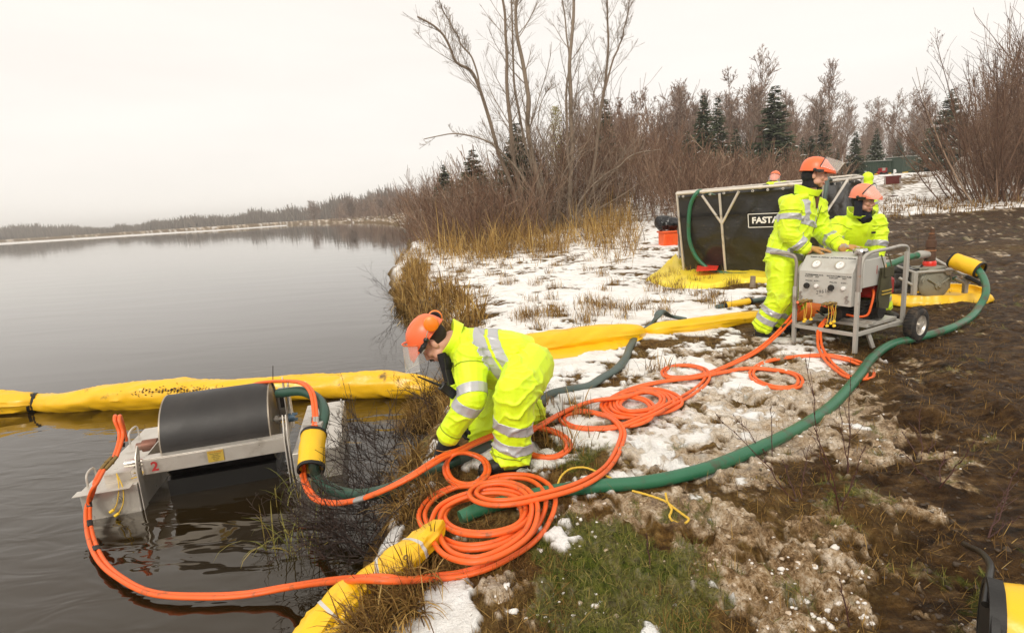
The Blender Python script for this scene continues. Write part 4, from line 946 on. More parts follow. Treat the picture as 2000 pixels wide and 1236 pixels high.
    # --- green suction hose
    def ribbed(c, r, amp, pitch):
        s=np.concatenate([[0],np.cumsum(np.linalg.norm(np.diff(c,axis=0),axis=1))]); return r+amp*np.sin(s/pitch*2*np.pi)
    GR=.036
    gp=[D(1880,510,6.75),D(1905,522,6.6),D(1922,546,6.35),D(1925,575,6.1)]
    gq=[(1912,605,.10),(1895,626,.04),(1850,650,.02),(1790,667,.015),(1740,680,.015),(1705,705,.015),(1675,745,.01),(1628,798),(1560,846),(1460,895),(1360,933),(1260,954),(1160,962),(1080,972),(1000,990),(940,1006),(900,1024)]
    c=catmull(np.vstack([gp,Pz(gq,GR)]),step=.012); root=thing('suction_hose',c[-1]*[1,1,0]+[0,0,.4],'thick green suction hose sweeping from the pump round the mud to the big orange coil','hose','green suction hoses')
    mb=MB(); mb.tube(c,ribbed(c,GR,.0009,.024),18); obj('hose_wall',mb,greenH,root)
    # grey green hose from skimmer past the worker to behind the boom
    lp=[D(543,768,4.2),D(590,764,4.12),D(622,780,4.0),D(634,805,3.85),D(628,835,3.72),D(618,870,3.56),D(612,900,3.45),P(620,930,.24),P(650,955,.22),P(700,966,.27),P(760,955,.36)]
    lq=[(820,934,.03),(880,912,.02),(940,884,.01),(990,852,.0),(1040,820),(1058,790),(1080,775),(1110,768),(1150,760),(1175,745),(1200,730),(1222,705),(1232,680),(1250,655),(1272,640,.06),(1284,622,.16),(1292,613,.17),(1310,622,.05),(1340,628,.0)]
    c=catmull(np.vstack([lp,Pz(lq,.03)]),step=.015); n=len(c); s=np.cumsum(np.r_[0,np.linalg.norm(np.diff(c,axis=0),axis=1)]); tot=s[-1]
    fl=sstep(2.3,3.2,s); kink=.5+.5*noise2(s*3.1,s*0+2,7); rw=.036+.012*fl*(kink); rh=.036-.016*fl*kink
    root=thing('suction_hose',c[0]*[1,1,0],'dark green hose from the skimmer that goes limp and grey towards the boom on land','hose','green suction hoses')
    k1=int((s<2.5).sum()); mb=MB(); mb.tube(c[:k1],ribbed(c[:k1],.036,.0008,.024),16); obj('hose_wall',mb,mat('dark_green_hose',(.022,.062,.042),.35,col2=(.04,.11,.075),nscale=4,dirt=(.04,.035,.02),dscale=6),root)
    mb=MB(); mb.tube(c[k1-1:],np.stack([rh,rw],1)[k1-1:],16,up=[0,0,1.]); obj('layflat_wall',mb,tealH,root,label='limp kinked grey green stretch')
    # yellow rope on the slush
    def rope(pts, label, r=.0055, grp='yellow ropes on the ground'):
        c=catmull(pts,step=.006); T,U,W=frames(c); s=np.arange(len(c))*.006; root=thing('rope',c[0],label,'rope',grp)
        for k in range(3):
            a=s/.022*2*np.pi+k*2.094; mb=MB(); mb.tube(c+(U*np.cos(a)[:,None]+W*np.sin(a)[:,None])*r*.55,r*.62,6); obj('strand',mb,ropeY,root)
        return root
    rope(Pz([(1090,955,.02),(1098,938,.012),(1115,925,.01),(1140,922,.01),(1165,930,.01),(1195,944,.015)],.030),'yellow rope curving out from under the green hose')
    rope(Pz([(1235,970),(1265,978),(1298,990),(1318,1005),(1335,1018),(1345,1026),(1338,1034),(1318,1032),(1308,1022),(1312,1008),(1304,992),(1300,975)],.034),'yellow rope end tied in a small loop on the slush below the green hose')
# ------------------------------------------------------------ booms
def boom_tube(mb, c, r, seed, n=28, wr=.07, flat=None, up=(0,0,1.)):
    c=np.asarray(c); T,U,W=frames(c,up); k=len(c); s=np.cumsum(np.r_[0,np.linalg.norm(np.diff(c,axis=0),axis=1)]); a=np.linspace(0,2*np.pi,n,endpoint=False)
    A,S=np.meshgrid(a,s); r=np.array(r,float)[:,None]; slant=np.sin(A)*1.1
    w=wr*fbm2(S*5+slant*1.5,np.cos(A)*1.4+3,seed,3)+.5*wr*(1-np.abs(noise2(S*14+slant*4,np.cos(A)*1.5,seed+3)))**3
    w=w+.13*(1-np.abs(noise2(A*1.9+S*.35,S*.55,seed+11)))**4-.05
    rr=r*(1+w)
    ru=rr*(1 if flat is None else flat[0]); rv=rr*(1 if flat is None else flat[1])
    V=c[:,None]+U[:,None]*(np.cos(A)*ru)[:,:,None]+W[:,None]*(np.sin(A)*rv)[:,:,None]
    i=np.arange(k-1)[:,None]*n; j=np.arange(n)[None]; j2=(j+1)%n
    V=np.vstack([V.reshape(-1,3),c[0],c[-1]]); jj=np.arange(n)
    mb.add(V,[np.stack([i+j,i+j2,i+n+j2,i+n+j],-1).reshape(-1,4),np.stack([np.full(n,k*n),(jj+1)%n,jj],-1),np.stack([np.full(n,k*n+1),(k-1)*n+jj,(k-1)*n+(jj+1)%n],-1)])
def boom_water():
    top=[(-120,775),(-20,768),(50,769),(66,771),(90,773),(130,770),(200,756),(330,746),(480,744),(640,736),(760,732),(830,740),(862,752)]
    bot=[(-120,822),(-20,812),(50,807),(66,804),(90,804),(130,806),(200,802),(330,797),(480,789),(640,780),(760,778),(830,777),(862,772)]
    pts=[];R_=[]
    for (x,yt),(_,yb) in zip(top,bot):
        b=P(x,yb,0.); d=b[1]; t=D(x,yt,d); r=(t[2])/1.85; pts.append([b[0],d+r*.6,r*.85]); R_.append(r)
    c=catmull(np.column_stack([pts,R_]),step=.035); r=c[:,3]; c=c[:,:3]
    root=thing('containment_boom',c[0]*[1,1,0],'long yellow inflated boom floating on the lake behind the skimmer','boom','yellow containment booms')
    split=[int(np.argmin(np.abs(c[:,0]-P(x,800,0)[0]))) for x in (70,)]
    i=split[0]; rr=r.copy(); rr*=1-.12*np.exp(-((np.arange(len(c))-i)/5.)**2)
    ydirty=mat('yellow_boom_muddy',(.86,.50,.012),.38,col2=(.76,.40,.008),nscale=3,dirt=(.16,.10,.03),dscale=5,dlo=.62,dhi=.72,bump=.006,bscale=7,rvar=.1)
    for a,b in ((0,i+1),(i,len(c))):
        mb=MB(); boom_tube(mb,c[a:b],rr[a:b],5+a,36,.13); obj('boom_section',mb,ydirty,root)
    mb=MB(); mb.tube(c[i-1:i+2],rr[i]*1.07,28); obj('strap',mb,blackF,root)
    # mud caked patch
    j=int(np.argmin(np.abs(c[:,0]-P(360,800,0)[0]))); g=np.random.default_rng(4); mb=MB()
    T,U,W=frames(c,(0,0,1.)); 
    for k in range(230):
        u=g.normal(0,1); q=int(np.clip(j+u*9,0,len(c)-1)); an=g.normal(1.05,.13); sd=-1 if (W[q][1]>0) else 1
        p=c[q]+U[q]*rr[q]*np.cos(an)*1.01+W[q]*sd*rr[q]*np.sin(an)*1.01; mb.ball(p,(.022*g.uniform(.3,1),.003,.006),ax=np.array([nrm(T[q]+g.normal(0,.5,3)),U[q],W[q]]),n=6,m=4)
    o=obj('mud_smear',mb,mudclod,root); o['kind']='stuff'
boom_water()
def boom_land():
    # lies on the snow behind the crouching worker
    top=[(985,655),(1040,652),(1120,640),(1200,632),(1245,634),(1262,640),(1285,630),(1340,622),(1420,612),(1500,604),(1540,600)]
    bot=[(985,700),(1040,696),(1120,684),(1200,672),(1245,664),(1262,654),(1285,656),(1340,652),(1420,640),(1500,628),(1540,622)]
    pts=[];R_=[]
    for (x,yt),(_,yb) in zip(top,bot):
        b=G(x,yb); t=D(x,yt,b[1]); r=(t[2]-b[2])/2.05; pts.append([b[0],b[1]+r*.8,b[2]+r*.80]); R_.append(r)
    c=catmull(np.column_stack([pts,R_]),step=.03); r=c[:,3]; c=c[:,:3]; root=thing('containment_boom',c[0]*[1,1,0]+[0,0,.4],'yellow boom lying on the snow behind the crouching worker, pinched in the middle','boom','yellow containment booms')
    i=int(np.argmin(np.abs(c[:,0]-G(1262,655)[0])))
    for a,b,sd in ((0,i+1,1),(i,len(c),2)):
        mb=MB(); boom_tube(mb,c[a:b],r[a:b],50+sd,36,.10); obj('boom_section',mb,yellowF,root)
    # skirt flap spreading in front
    q=[]; 
    for x,y0,y1 in [(1000,690,705),(1060,688,706),(1120,680,700),(1180,668,690),(1225,660,676),(1250,655,664)]:
        a=G(x,y0)+[0,.05,.035]; b=G(x+6,y1)+[0,0,.02]; q.append([a,(a+b)/2+[0,0,.018],b])
    V=np.array(q); V2=np.stack([catmull(V[:,k],n=8) for k in range(3)],1); V2[:,1,2]+=.01*noise2(np.arange(len(V2))*.7,0*np.arange(len(V2)),3)
    mb=MB(); mb.grid(V2); mb.grid(V2[:,::-1]-[0,0,.006]); obj('skirt',mb,yellowF,root)
boom_land()
def sleeve(mb_root_label, a, b, r, th=.006, open_end=True, trim=.02, label=None, flat=(1,1), seed=1, extra=None):
    """yellow fabric sleeve with black bound ends"""
    a=np.asarray(a);b=np.asarray(b); root=thing('hose_sleeve',(a+b)/2*[1,1,0]+[0,0,min(a[2],b[2])-r],label,'sleeve','yellow protective sleeves'); n=14; t=np.linspace(0,1,n)[:,None]; c=a*(1-t)+b*t
    T,U,W=frames(c); ang=np.linspace(0,2*np.pi,28,endpoint=False); V=[];V2=[]
    for i in range(n):
        w=1+.05*noise2(np.cos(ang)*2+i*.5,np.sin(ang)*2,seed)+.03*noise2(ang*0+i*1.3,np.sin(ang)*4,seed+1)
        d=U[i][None]*(np.cos(ang)*w*flat[0])[:,None]+W[i][None]*(np.sin(ang)*w*flat[1])[:,None]; V.append(c[i]+d*r); V2.append(c[i]+d*(r-th))
    V=np.array(V);V2=np.array(V2); V=np.concatenate([V,V[:,:1]],1); V2=np.concatenate([V2,V2[:,:1]],1)
    mb=MB(); mb.grid(V[:,::-1]); mb.grid(V2); obj('fabric_tube',mb,yellowF,root)
    for e,sg in ((0,1),(n-1,-1)):
        m2=MB(); rim=np.stack([V[e]*1.0+(V[e]-c[e])*.03, V[e+sg]+(V[e+sg]-c[e+sg])*.03],0); rin=np.stack([V2[e]-(V2[e]-c[e])*.04,V2[e+sg]-(V2[e+sg]-c[e+sg])*.04],0)
        m2.grid(np.stack([rin[1],rin[0],rim[0],rim[1]],0)); obj('binding',m2,blackF,root)
    return root
if 1:
    sleeve('',D(613,846,3.66),D(607,918,3.42),.085,label='yellow fabric sleeve with black ends round the hoses at the right float of the skimmer')
    sleeve('',D(1860,507,6.85),D(1916,529,6.55),.095,label='yellow fabric sleeve with black ends on the green hose leaving the pump')
    sleeve('',Pz([(1412,604)],.045)[0],Pz([(1466,595)],.05)[0],.045,label='small yellow sleeve on the grey hose lying behind the boom')
    c=catmull(Pz([(1400,606),(1440,600),(1470,594),(1500,590),(1530,587)],.045),step=.03); root=thing('suction_hose',c[0],'short grey hose running out of the small yellow sleeve behind the boom','hose','green suction hoses'); mb=MB(); mb.tube(c,.032,14); obj('hose_wall',mb,tealH,root)
    # big sleeve at the lower right corner
    a=P(1918,1236,.52); b=a+nrm(np.array([1,-.72,0]))*.5
    sr=sleeve('',a,b,.175,label='yellow sleeve with black edge at the lower right corner of the picture',flat=(1.,.8),seed=9)
    m=MB(); ax_=nrm(b-a); m.lathe(a+ax_*.004,-ax_,[(.168,-.02),(.169,.0),(.10,.004),(.0001,.006)],28); obj('end_flap',m,blackF,sr)
    m=MB(); cc=catmull([P(1925,1180,.66),P(1932,1130,.67),P(1934,1102,.65),P(1915,1078,.60),P(1892,1067,.54),P(1884,1062,.50)],step=.01); m.tube(cc,.011,10)
    h=thing('carry_handle',cc[-1],'black bent cord handle beside the yellow sleeve in the lower right corner','handle'); obj('cord',m,blackP,h)
def folded_boom():
    # two folded bundles end to end at the bank, strapped
    def bundle(pts, wid, ht, straps, seed, label, groms):
        pts=np.array(pts); c=catmull(np.column_stack([pts,wid,ht]),step=.015); w=c[:,3]; h=c[:,4]; c=c[:,:3]; T,U,W=frames(c,(0,0,1.)); n=36; a=np.linspace(0,2*np.pi,n,endpoint=False)
        s=np.arange(len(c))*.015; A,S=np.meshgrid(a,s); e=.55
        ca=np.sign(np.cos(A))*np.abs(np.cos(A))**.8; sa=np.sign(np.sin(A))*np.abs(np.sin(A))**.7
        pinch=np.ones(len(c)); idx=[int(t*(len(c)-1)) for t in straps]
        for i in idx: pinch*=1-.10*np.exp(-((np.arange(len(c))-i)/2.6)**2)
        fold=.20*(1-np.abs(noise2(np.cos(A)*2.6+np.sin(A)*1.7+5,S*1.2,seed)))**3 + .16*fbm2(S*7,np.cos(A)*1.6+np.sin(A),seed+2,3)+.12*(1-np.abs(noise2(S*13+np.sin(A)*3,np.cos(A)*1.2,seed+7)))**3-.06
        rr=(1+fold-.06)*pinch[:,None]
        V=c[:,None]+U[:,None]*(ca*h[:,None]*rr)[:,:,None]+W[:,None]*(sa*w[:,None]*rr)[:,:,None]; V=np.concatenate([V,V[:,:1]],1)
        root=thing('folded_boom',c[0]*[1,1,0]+[0,0,c[:,2].min()-.1],label,'boom','folded yellow booms on the bank'); mb=MB(); mb.grid(V[:,::-1]); 
        for e_,fl in ((0,0),(-1,1)): mb.add(np.vstack([V[e_][:-1],c[e_]]),np.stack([np.full(n,n),np.arange(n),(np.arange(n)+1)%n],-1)[:, ::(1 if fl else -1)])
        obj('fabric_bundle',mb,yellowF,root,angle=60)
        for i in idx:
            m=MB(); R0=V[i]+(V[i]-c[i])*.035; R1=V[i+1]+(V[i+1]-c[i+1])*.035; m.grid(np.stack([R0,R1],0)[:,::-1]); m.grid(np.stack([R1,R1-(R1-c[i+1])*.04],0)[:,::-1]); m.grid(np.stack([R0-(R0-c[i])*.04,R0],0)[:,::-1]); obj('strap',m,strapm,root)
        for t,an in groms:
            i=int(t*(len(c)-1)); k=int(an/(2*np.pi)*n)%n; p=V[i][k]; nn=nrm(p-c[i]); m=MB(); m.lathe(p+nn*.001,nn,[(.006,0),(.0065,.003),(.011,.003),(.012,0)],14); obj('grommet',m,brass,root)
    r1=[P(856,1024,.46),P(830,1052,.46),P(790,1088,.44),P(750,1117,.41),P(710,1142,.35),P(680,1168,.28)]
    bundle(r1,[.04,.062,.074,.074,.070,.06],[.028,.045,.050,.050,.048,.045],(.34,.62),31,'upper folded yellow boom bundle with two grey straps under the orange hose',((.48,5.6),(.93,.2)))
    r2=[P(712,1140,.44),P(690,1160,.42),P(660,1192,.38),P(630,1230,.34),P(600,1275,.30),P(570,1330,.28)]
    bundle(r2,[.045,.075,.085,.085,.085,.085],[.035,.05,.06,.06,.06,.06],(.38,),32,'lower folded yellow boom bundle with one strap at the bottom of the picture',((.08,.15),(.52,5.6)))
folded_boom()
# ------------------------------------------------------------ text
def text_mesh(body, size, bold=0., ext=.0008, align='CENTER', shear=0., spacing=1.):
    cu=bpy.data.curves.new('lettering','FONT'); cu.body=body; cu.size=size; cu.extrude=ext; cu.offset=bold*size; cu.align_x=align; cu.align_y='CENTER'; cu.shear=shear; cu.space_character=spacing; cu.resolution_u=3
    o=bpy.data.objects.new('tmp_text',cu); COL.objects.link(o); bpy.context.view_layer.update(); dg=bpy.context.evaluated_depsgraph_get(); me=bpy.data.meshes.new_from_object(o.evaluated_get(dg)); bpy.data.objects.remove(o); bpy.data.curves.remove(cu)
    return me
def place_text(name, body, size, o, X, Y, m, parent, **k):
    """lettering centred at o, reading along X with its top toward Y"""
    me=text_mesh(body,size,**k); X=nrm(X); Y=nrm(np.asarray(Y)-np.dot(Y,X)*np.asarray(X)); Z=np.cross(X,Y); M_=np.eye(4); M_[:3,0]=X; M_[:3,1]=Y; M_[:3,2]=Z; M_[:3,3]=np.asarray(o)-org(parent)
    me.transform(Matrix(M_.tolist())); me.materials.clear(); return obj(name,me,m,parent)
redp = mat('red_paint', (.45,.03,.03), .5, col2=(.35,.02,.02), nscale=40); inkB = mat('black_ink', (.03,.03,.03), .6); whiteP = mat('white_print', (.80,.79,.76), .6)
drumM = mat('dark_rubber_drum', (.013,.011,.010), .48, col2=(.032,.028,.026), nscale=3, stretch=(1.2,.8,.8), dirt=(.030,.025,.021), dscale=3, dlo=.5, dhi=.8, bump=.0006, bscale=60, rvar=.08)
plateM = mat('yellow_data_plate', (.52,.36,.05), .45, col2=(.40,.27,.06), nscale=120)
darkmetal = mat('dark_engine_metal', (.035,.032,.03), .5, .4, col2=(.10,.09,.08), nscale=20, bump=.002, bscale=40)
redE = mat('red_engine_housing', (.32,.012,.010), .38, col2=(.22,.01,.008), nscale=6)
chrome = mat('chrome_muffler', (.7,.68,.64), .18, .9, col2=(.5,.45,.4), nscale=12)
def frame_T(o, X, Zu=(0,0,1.)):
    X=nrm(X); Z=nrm(np.asarray(Zu)-np.dot(Zu,X)*X); Y=np.cross(Z,X); T=np.eye(4); T[:3,0]=X; T[:3,1]=Y; T[:3,2]=Z; T[:3,3]=o; return T
# ------------------------------------------------------------ drum skimmer on the water
def skimmer():
    A=P(277,902,.33); B=P(554,857,.33); X=nrm(B-A); W=np.linalg.norm(B-A); T=frame_T([A[0],A[1],0],X)
    # local frame: x along the front beam, y away from the camera, z up; beam front at y=0
    L=lambda x,y,z: T[:3,:3]@np.array([x,y,z])+T[:3,3]
    root=thing('drum_skimmer',L(W/2,.3,0),'aluminium drum skimmer floating on the water, big black drum between two box floats','skimmer')
    def M(): m=MB(); m.T=T; return m
    # front beam (angle section)
    m=M(); m.box((W/2,.004,.285),(W,.008,.105)); m.box((W/2,.045,.341),(W,.085,.007)); obj('front_beam',m,steel,root,bevel=.002)
    m=M(); m.box((W/2,.72,.30),(W,.008,.10)); obj('rear_beam',m,steel,root,bevel=.002)
    m=M(); m.box((.50*W,-.004,.288),(.105,.004,.082)); pl=obj('data_plate',m,plateM,root)
    for k in range(6): place_text('plate_print',['SAFETY WARNING','READ MANUAL','BEFORE','OPERATION','OF THIS','UNIT'][k],.011,L(.50*W,-.0065,.320-.013*k),T[:3,0],T[:3,2],redp if k==0 else inkB,root,ext=.0002)
    place_text('numeral','2',.092,L(.072,-.0015,.282),T[:3,0],T[:3,2],redp,root,bold=.03,ext=.0004)
    # drum
    r=.31; x0=.10; x1=.90*W; cy=.38; cz=.36
    m=M(); n=72
    a=np.linspace(0,2*np.pi,n,endpoint=False)
    m.tube([[x0,cy,cz],[x1,cy,cz]],r,n,caps=False); d=obj('drum',m,drumM,root,angle=30)
    for x,s in ((x0,1),(x1,-1)):
        mm=M(); mm.lathe((x+.012*s,cy,cz),(-s,0,0),[(.0001,0),(.06,0),(r-.012,0),(r-.010,.012),(r+.0015,.014),(r+.0015,.004)],n); obj('drum_end_plate',mm,mat('drum_end_metal',(.35,.30,.24),.4,.5,col2=(.22,.19,.15),nscale=6,dirt=(.15,.11,.07),dscale=4),root)
    m=M(); m.cyl((x1-.01,cy,cz),(x1+.12,cy,cz),.016,n=14); m.cyl((x1,cy,cz),(x1+.028,cy,cz),.032,n=14); m.cyl((x0-.07,cy,cz),(x0+.01,cy,cz),.016,n=14); obj('axle',m,steel,root)
    m=M(); m.box((.5*(x0+x1),.36,.015),(x1-x0,.52,.21)); obj('sump',m,blackP,root)
    # floats: left and right
    def flt(xa, xb, y0, y1, h, skew, name='float'):
        m=M(); bot=-.12
        P8=[(xa,y0,bot),(xb,y0,bot),(xb+skew,y1,bot),(xa+skew,y1,bot),(xa,y0,h),(xb,y0,h),(xb+skew,y1,h),(xa+skew,y1,h)]
        m.add(P8,np.array([[0,3,2,1],[4,5,6,7],[0,1,5,4],[1,2,6,5],[2,3,7,6],[3,0,4,7]])); f=obj(name,m,steel,root,bevel=.004); return f
    fl=flt(-.375,-.035,-.06,1.15,.205,.04)
    mm=M(); mm.box((-.225,-.078,.206),(.335,.085,.004)); obj('lip_plate',mm,steel,root)
    fr=flt(W+.05,W+.38,-.06,1.05,.225,.05)
    mm=M(); mm.box((W+.40,.5,.240),(.012,1.0,.035)); obj('edge_rail',mm,steel,root,bevel=.002)
    for yy in (.15,.75):
        mm=M(); mm.box((W+.372,yy,.232),(.012,.13,.018)); obj('hinge',mm,galv,root)
    # slanted end plates carrying the drum
    def plate(x, pts, th=.008, nm='side_plate'):
        m=M(); m.prism([(x,a,b) for a,b in pts],(th,0,0)); return obj(nm,m,steel,root,bevel=.0015)
    plate(-.028,[(-.05,-.08),(.03,-.08),(.03,.30),(.06,.40),(.04,.44),(-.03,.38),(-.05,.30)])
    for k in range(6):
        mm=M(); mm.cyl((-.0195,.005+.018*(k%2),.28+.028*(k//2)),(-.018,.005+.018*(k%2),.28+.028*(k//2)),.005,n=10); obj('bolt_hole',mm,inkB,root)
    plate(.0,[(.03,.24),(.72,.24),(.72,.34),(.03,.34)],.008,'side_rail')
    for x,dy in ((W+.004,0.),(W+.026,.0)):
        plate(x,[(-.04,-.10),(.05,-.10),(.05,.32),(.085,.46),(.045,.50),(.0,.40),(-.04,.33)])
    plate(W+.0,[(.05,.24),(.70,.24),(.70,.36),(.05,.36)],.008,'side_rail')
    plate(W-.002,[(.34,.28),(.44,.28),(.44,.66),(.39,.70),(.34,.60)]); plate(W+.03,[(.36,.28),(.47,.28),(.46,.60),(.41,.66),(.36,.60)])
    mm=M(); mm.cyl((W+.01,cy,cz),(W+.055,cy,cz),.036,n=12); 
    for k in range(4): q=k*np.pi/2+.6; mm.cyl((W+.05,cy+.03*math.cos(q),cz+.03*math.sin(q)),(W+.075,cy+.03*math.cos(q),cz+.03*math.sin(q)),.009,n=6)
    obj('bearing',mm,mat('blue_grey_bearing',(.10,.16,.22),.4,.4),root)
    # motor box behind, sump, antenna stick
    mm=M(); mm.box((W-.03,.60,.46),(.09,.12,.16)); obj('motor_box',mm,galv,root,bevel=.004)
    mm=M(); mm.box((W-.03,.535,.46),(.055,.01,.11)); obj('motor_cover',mm,blackP,root)
    mm=M(); mm.cyl((-.02,.42,.30),(-.12,.42,.30),.045,n=18); mm.cyl((-.12,.42,.30),(-.16,.42,.30),.03,n=12); obj('drive_motor',mm,mat('rusty_motor',(.22,.07,.04),.5,.4,col2=(.3,.25,.2),nscale=12),root)
    mm=M(); mm.cyl((-.20,.27,.235),(-.06,.27,.235),.032,n=16); obj('cylinder',mm,chrome,root)
    s0=D(533,752,4.33); s1=D(533,714,4.33); mm=MB(); mm.tube([s0,s1],.0035,6); obj('marker_rod',mm,darkmetal,root)
    # handles
    for (a,b,c) in (((-.355,.03,.205),(-.355,.18,.205),.085),((-.34,.80,.205),(-.335,1.0,.205),.09)):
        a=np.array(a);b=np.array(b); mm=M(); mm.tube(catmull([a,a+[0,.01,c*.8],a*.75+b*.25+[0,0,c],a*.25+b*.75+[0,0,c],b+[0,-.01,c*.8],b],n=5),.008,8); obj('handle',mm,steel,root)
    mm=M(); mm.box((-.17,.03,.235),(.16,.005,.06)); mm.box((-.17,.07,.265),(.16,.08,.004)); obj('coupling_bracket',mm,steel,root,bevel=.001)
    for dx in (0,.03):
        mm=MB(); k_=(dx-.015)*1.1; p=D(223,892,3.66)+[k_,0,0]; q=P(201,917,.337)+[k_,0,0]; mm.tube([p,p*.7+q*.3,p*.3+q*.7,q],[.012,.014,.014,.012],10); mm.tube([p*.6+q*.4,p*.52+q*.48],.018,10); obj('hose_coupling',mm,brass,root)
    # yellow lanyards with dust caps
    for k,(pts) in enumerate(([(-.15,-.03,.29),(-.13,-.085,.22),(-.16,-.095,.10),(-.185,-.09,.06)],[(-.15,-.03,.29),(-.11,-.085,.20),(-.125,-.095,.09),(-.16,-.095,.03)],[(-.10,.10,.22),(-.05,.12,.215),(-.04,.05,.215),(-.09,.02,.215)])):
        mm=M(); mm.tube(catmull(pts,n=6),.004,6); ln=obj('lanyard',mm,ropeY,root); 
        if k<2: mm=M(); mm.cyl(np.array(pts[-1]),np.array(pts[-1])+[-.025,-.004,-.014],.011,n=10); obj('dust_cap',mm,capY,ln)
    mm=M(); mm.lathe((-.165,-.0605,.115),(0,-1,0),[(.03,0),(.03,.008),(.018,.010),(.018,.016),(.0001,.016)],16); obj('drain_plug',mm,galv,root)
    # coupling manifold at the yellow sleeve
    c=D(612,832,3.70); mm=MB(); mm.box(c,(.13,.05,.05)); obj('hose_manifold',mm,galv,root,bevel=.004)
    for dx in (-.02,.01,.03):
        mm=MB(); mm.cyl(c+[dx,0,.02],c+[dx,.02,.06],.012,n=8); obj('coupling_nut',mm,galv,root)
skimmer()
# ------------------------------------------------------------ hydraulic power pack on a wheeled frame
def power_pack():
    FLb=P(1550,668,.41); FRb=P(1669,690,.41); X=FRb-FLb; W=np.linalg.norm(X[:2]); X=nrm(X*[1,1,0]); T=frame_T(FLb,X)
    FLb[2]=.41
    Rm=T[:3,:3]; L=lambda x,y,z: Rm@np.array([x,y,z])+T[:3,3]
    H=.86; Dp=.80
    root=thing('power_pack',L(W/2,Dp/2,0),'grey hydraulic power pack in a tubular frame on wheels with control panel, gauges and knobs','power pack')
    def M(): m=MB(); m.T=T; return m
    s=.034
    def bars(nm, lst, mtl=galv, up=(0,0,1)):
        for a,b in lst: m=M(); m.bar(a,b,s,s,up); obj(nm,m,mtl,root,bevel=.004)
    bars('upright',[((0,0,0),(0,0,.56)),((W,0,0),(W,0,.56)),((W,Dp,.16),(W,Dp,.84)),((0,Dp,.16),(0,Dp,.72))])
    bars('lower_rail',[((s/2,0,.17),(W-s/2,0,.17)),((0,.02,.17),(0,Dp-.02,.17)),((W,.02,.17),(W,Dp-.02,.17)),((s/2,Dp,.17),(W-s/2,Dp,.17))])
    bars('rear_strut',[((.05,.25,.155),(.10,.28,.0)),((W-.03,.25,.155),(W+.0,.30,.0))])
    # round handle tubes rising from the uprights, right one bending to the back
    m=M(); m.tube(catmull([(W,0,.40),(W,0,.60),(W,0,.80),(W-.0,.0,.91)],n=5),.017,12); m.cyl((W,-.004,.895),(W-.012,-.045,.915),.018,n=12); obj('front_post',m,rustytube,root)
    m=M(); m.tube(catmull([(0,0,.40),(0,0,.60),(0,0,.80),(-.02,-.01,.855),(-.10,-.03,.875),(-.24,-.06,.88)],n=6),.015,12); obj('front_post',m,rustytube,root)
    m=M(); m.tube(catmull([(W+.005,.02,.56),(W+.005,.02,.76),(W+.005,.05,.85),(W+.005,.12,.885),(W+.005,.45,.90),(W+.005,.70,.905),(W+.005,.79,.88),(W+.005,Dp+.01,.80),(W+.005,Dp+.01,.6)],n=8),.0155,12); obj('side_loop',m,galv,root)
    m=M(); m.tube(catmull([(0,.05,.55),(0,.06,.72),(0,.12,.77),(0,.5,.78),(0,.76,.77),(0,Dp,.70),(0,Dp,.6)],n=8),.017,12); obj('side_loop',m,galv,root)
    # panel box: vertical face, sloped upper face, top
    y0=-.018; pw0=.045; pw1=W-.045
    prof=[(y0,.42),(y0,.72),(.085,.855),(.40,.87),(.40,.62),(.06,.62),(.06,.42)]
    m=M(); m.prism([(pw0,a,b) for a,b in prof],(pw1-pw0,0,0)); obj('control_panel',m,panelM,root,bevel=.004,angle=30)
    pc=lambda u,v: L(pw0+(pw1-pw0)*u, y0-.0012, .42+.30*v)      # on the vertical face
    sl=nrm(np.array([0,.103,.135])); sn=np.cross(Rm[:,0],Rm@sl); sn=-sn if sn[1]>0 else sn
    ps=lambda u,v: L(pw0+(pw1-pw0)*u, y0+.103*v, .72+.135*v)+sn*.0015
    Xw=Rm[:,0]; Zw=Rm[:,2]; Sw=Rm@sl; Nf=-Rm[:,1]
    for u in (.28,.72):
        g0=ps(u,.47); m=MB(); m.lathe(g0,sn,[(.046,0),(.046,.006),(.036,.008),(.034,.004)],28); gg=obj('gauge_bezel',m,steel,root)
        m=MB(); m.lathe(g0,sn,[(.035,.005),(.0001,.005)],28); gd=obj('gauge_dial',m,whiteP,gg)
        m=MB(); m.bar(g0+sn*.0065-Xw*.006,g0+sn*.0065+(Xw*.012+Sw*.018),.002,.001,sn); m.bar(g0+sn*.0065-Sw*.024,g0+sn*.0065-Sw*.024+Xw*.016,.0015,.001,sn); obj('needle',m,inkB,gg)
        place_text('gauge_caption','SKIMMER OIL PRESSURE' if u<.5 else 'SUCTION PUMP OIL PRESSURE',.017,ps(u,.90),Xw,Sw,inkB,root,bold=.02,ext=.0002)
    cols=[(.20,'SKIMMER\nPUSH-OFF','PULL-ON',1),(.36,'SKIMMER R.P.M.\nFAST','SLOW ~',0),(.665,'SUCTION PUMP\nPUSH-OFF','PULL-ON',1),(.865,'SUCTION PUMP\nFAST','SLOW ~',0)]
    for u,t1,t2,big in cols:
        place_text('caption',t1,.0175,pc(u,.86),Xw,Zw,inkB,root,bold=.02,ext=.0002); place_text('caption',t2,.016,pc(u,.70),Xw,Zw,inkB,root,bold=.02,ext=.0002)
        c=pc(u,.55)
        if big: m=MB(); m.lathe(c,Nf,[(.012,0),(.012,.02),(.027,.024),(.029,.034),(.024,.046),(.0001,.048)],20); obj('push_knob',m,blackP,root)
        else: m=MB(); m.lathe(c,Nf,[(.018,0),(.018,.02),(.014,.022),(.0001,.022)],16); k=obj('flow_knob',m,whiteP,root)
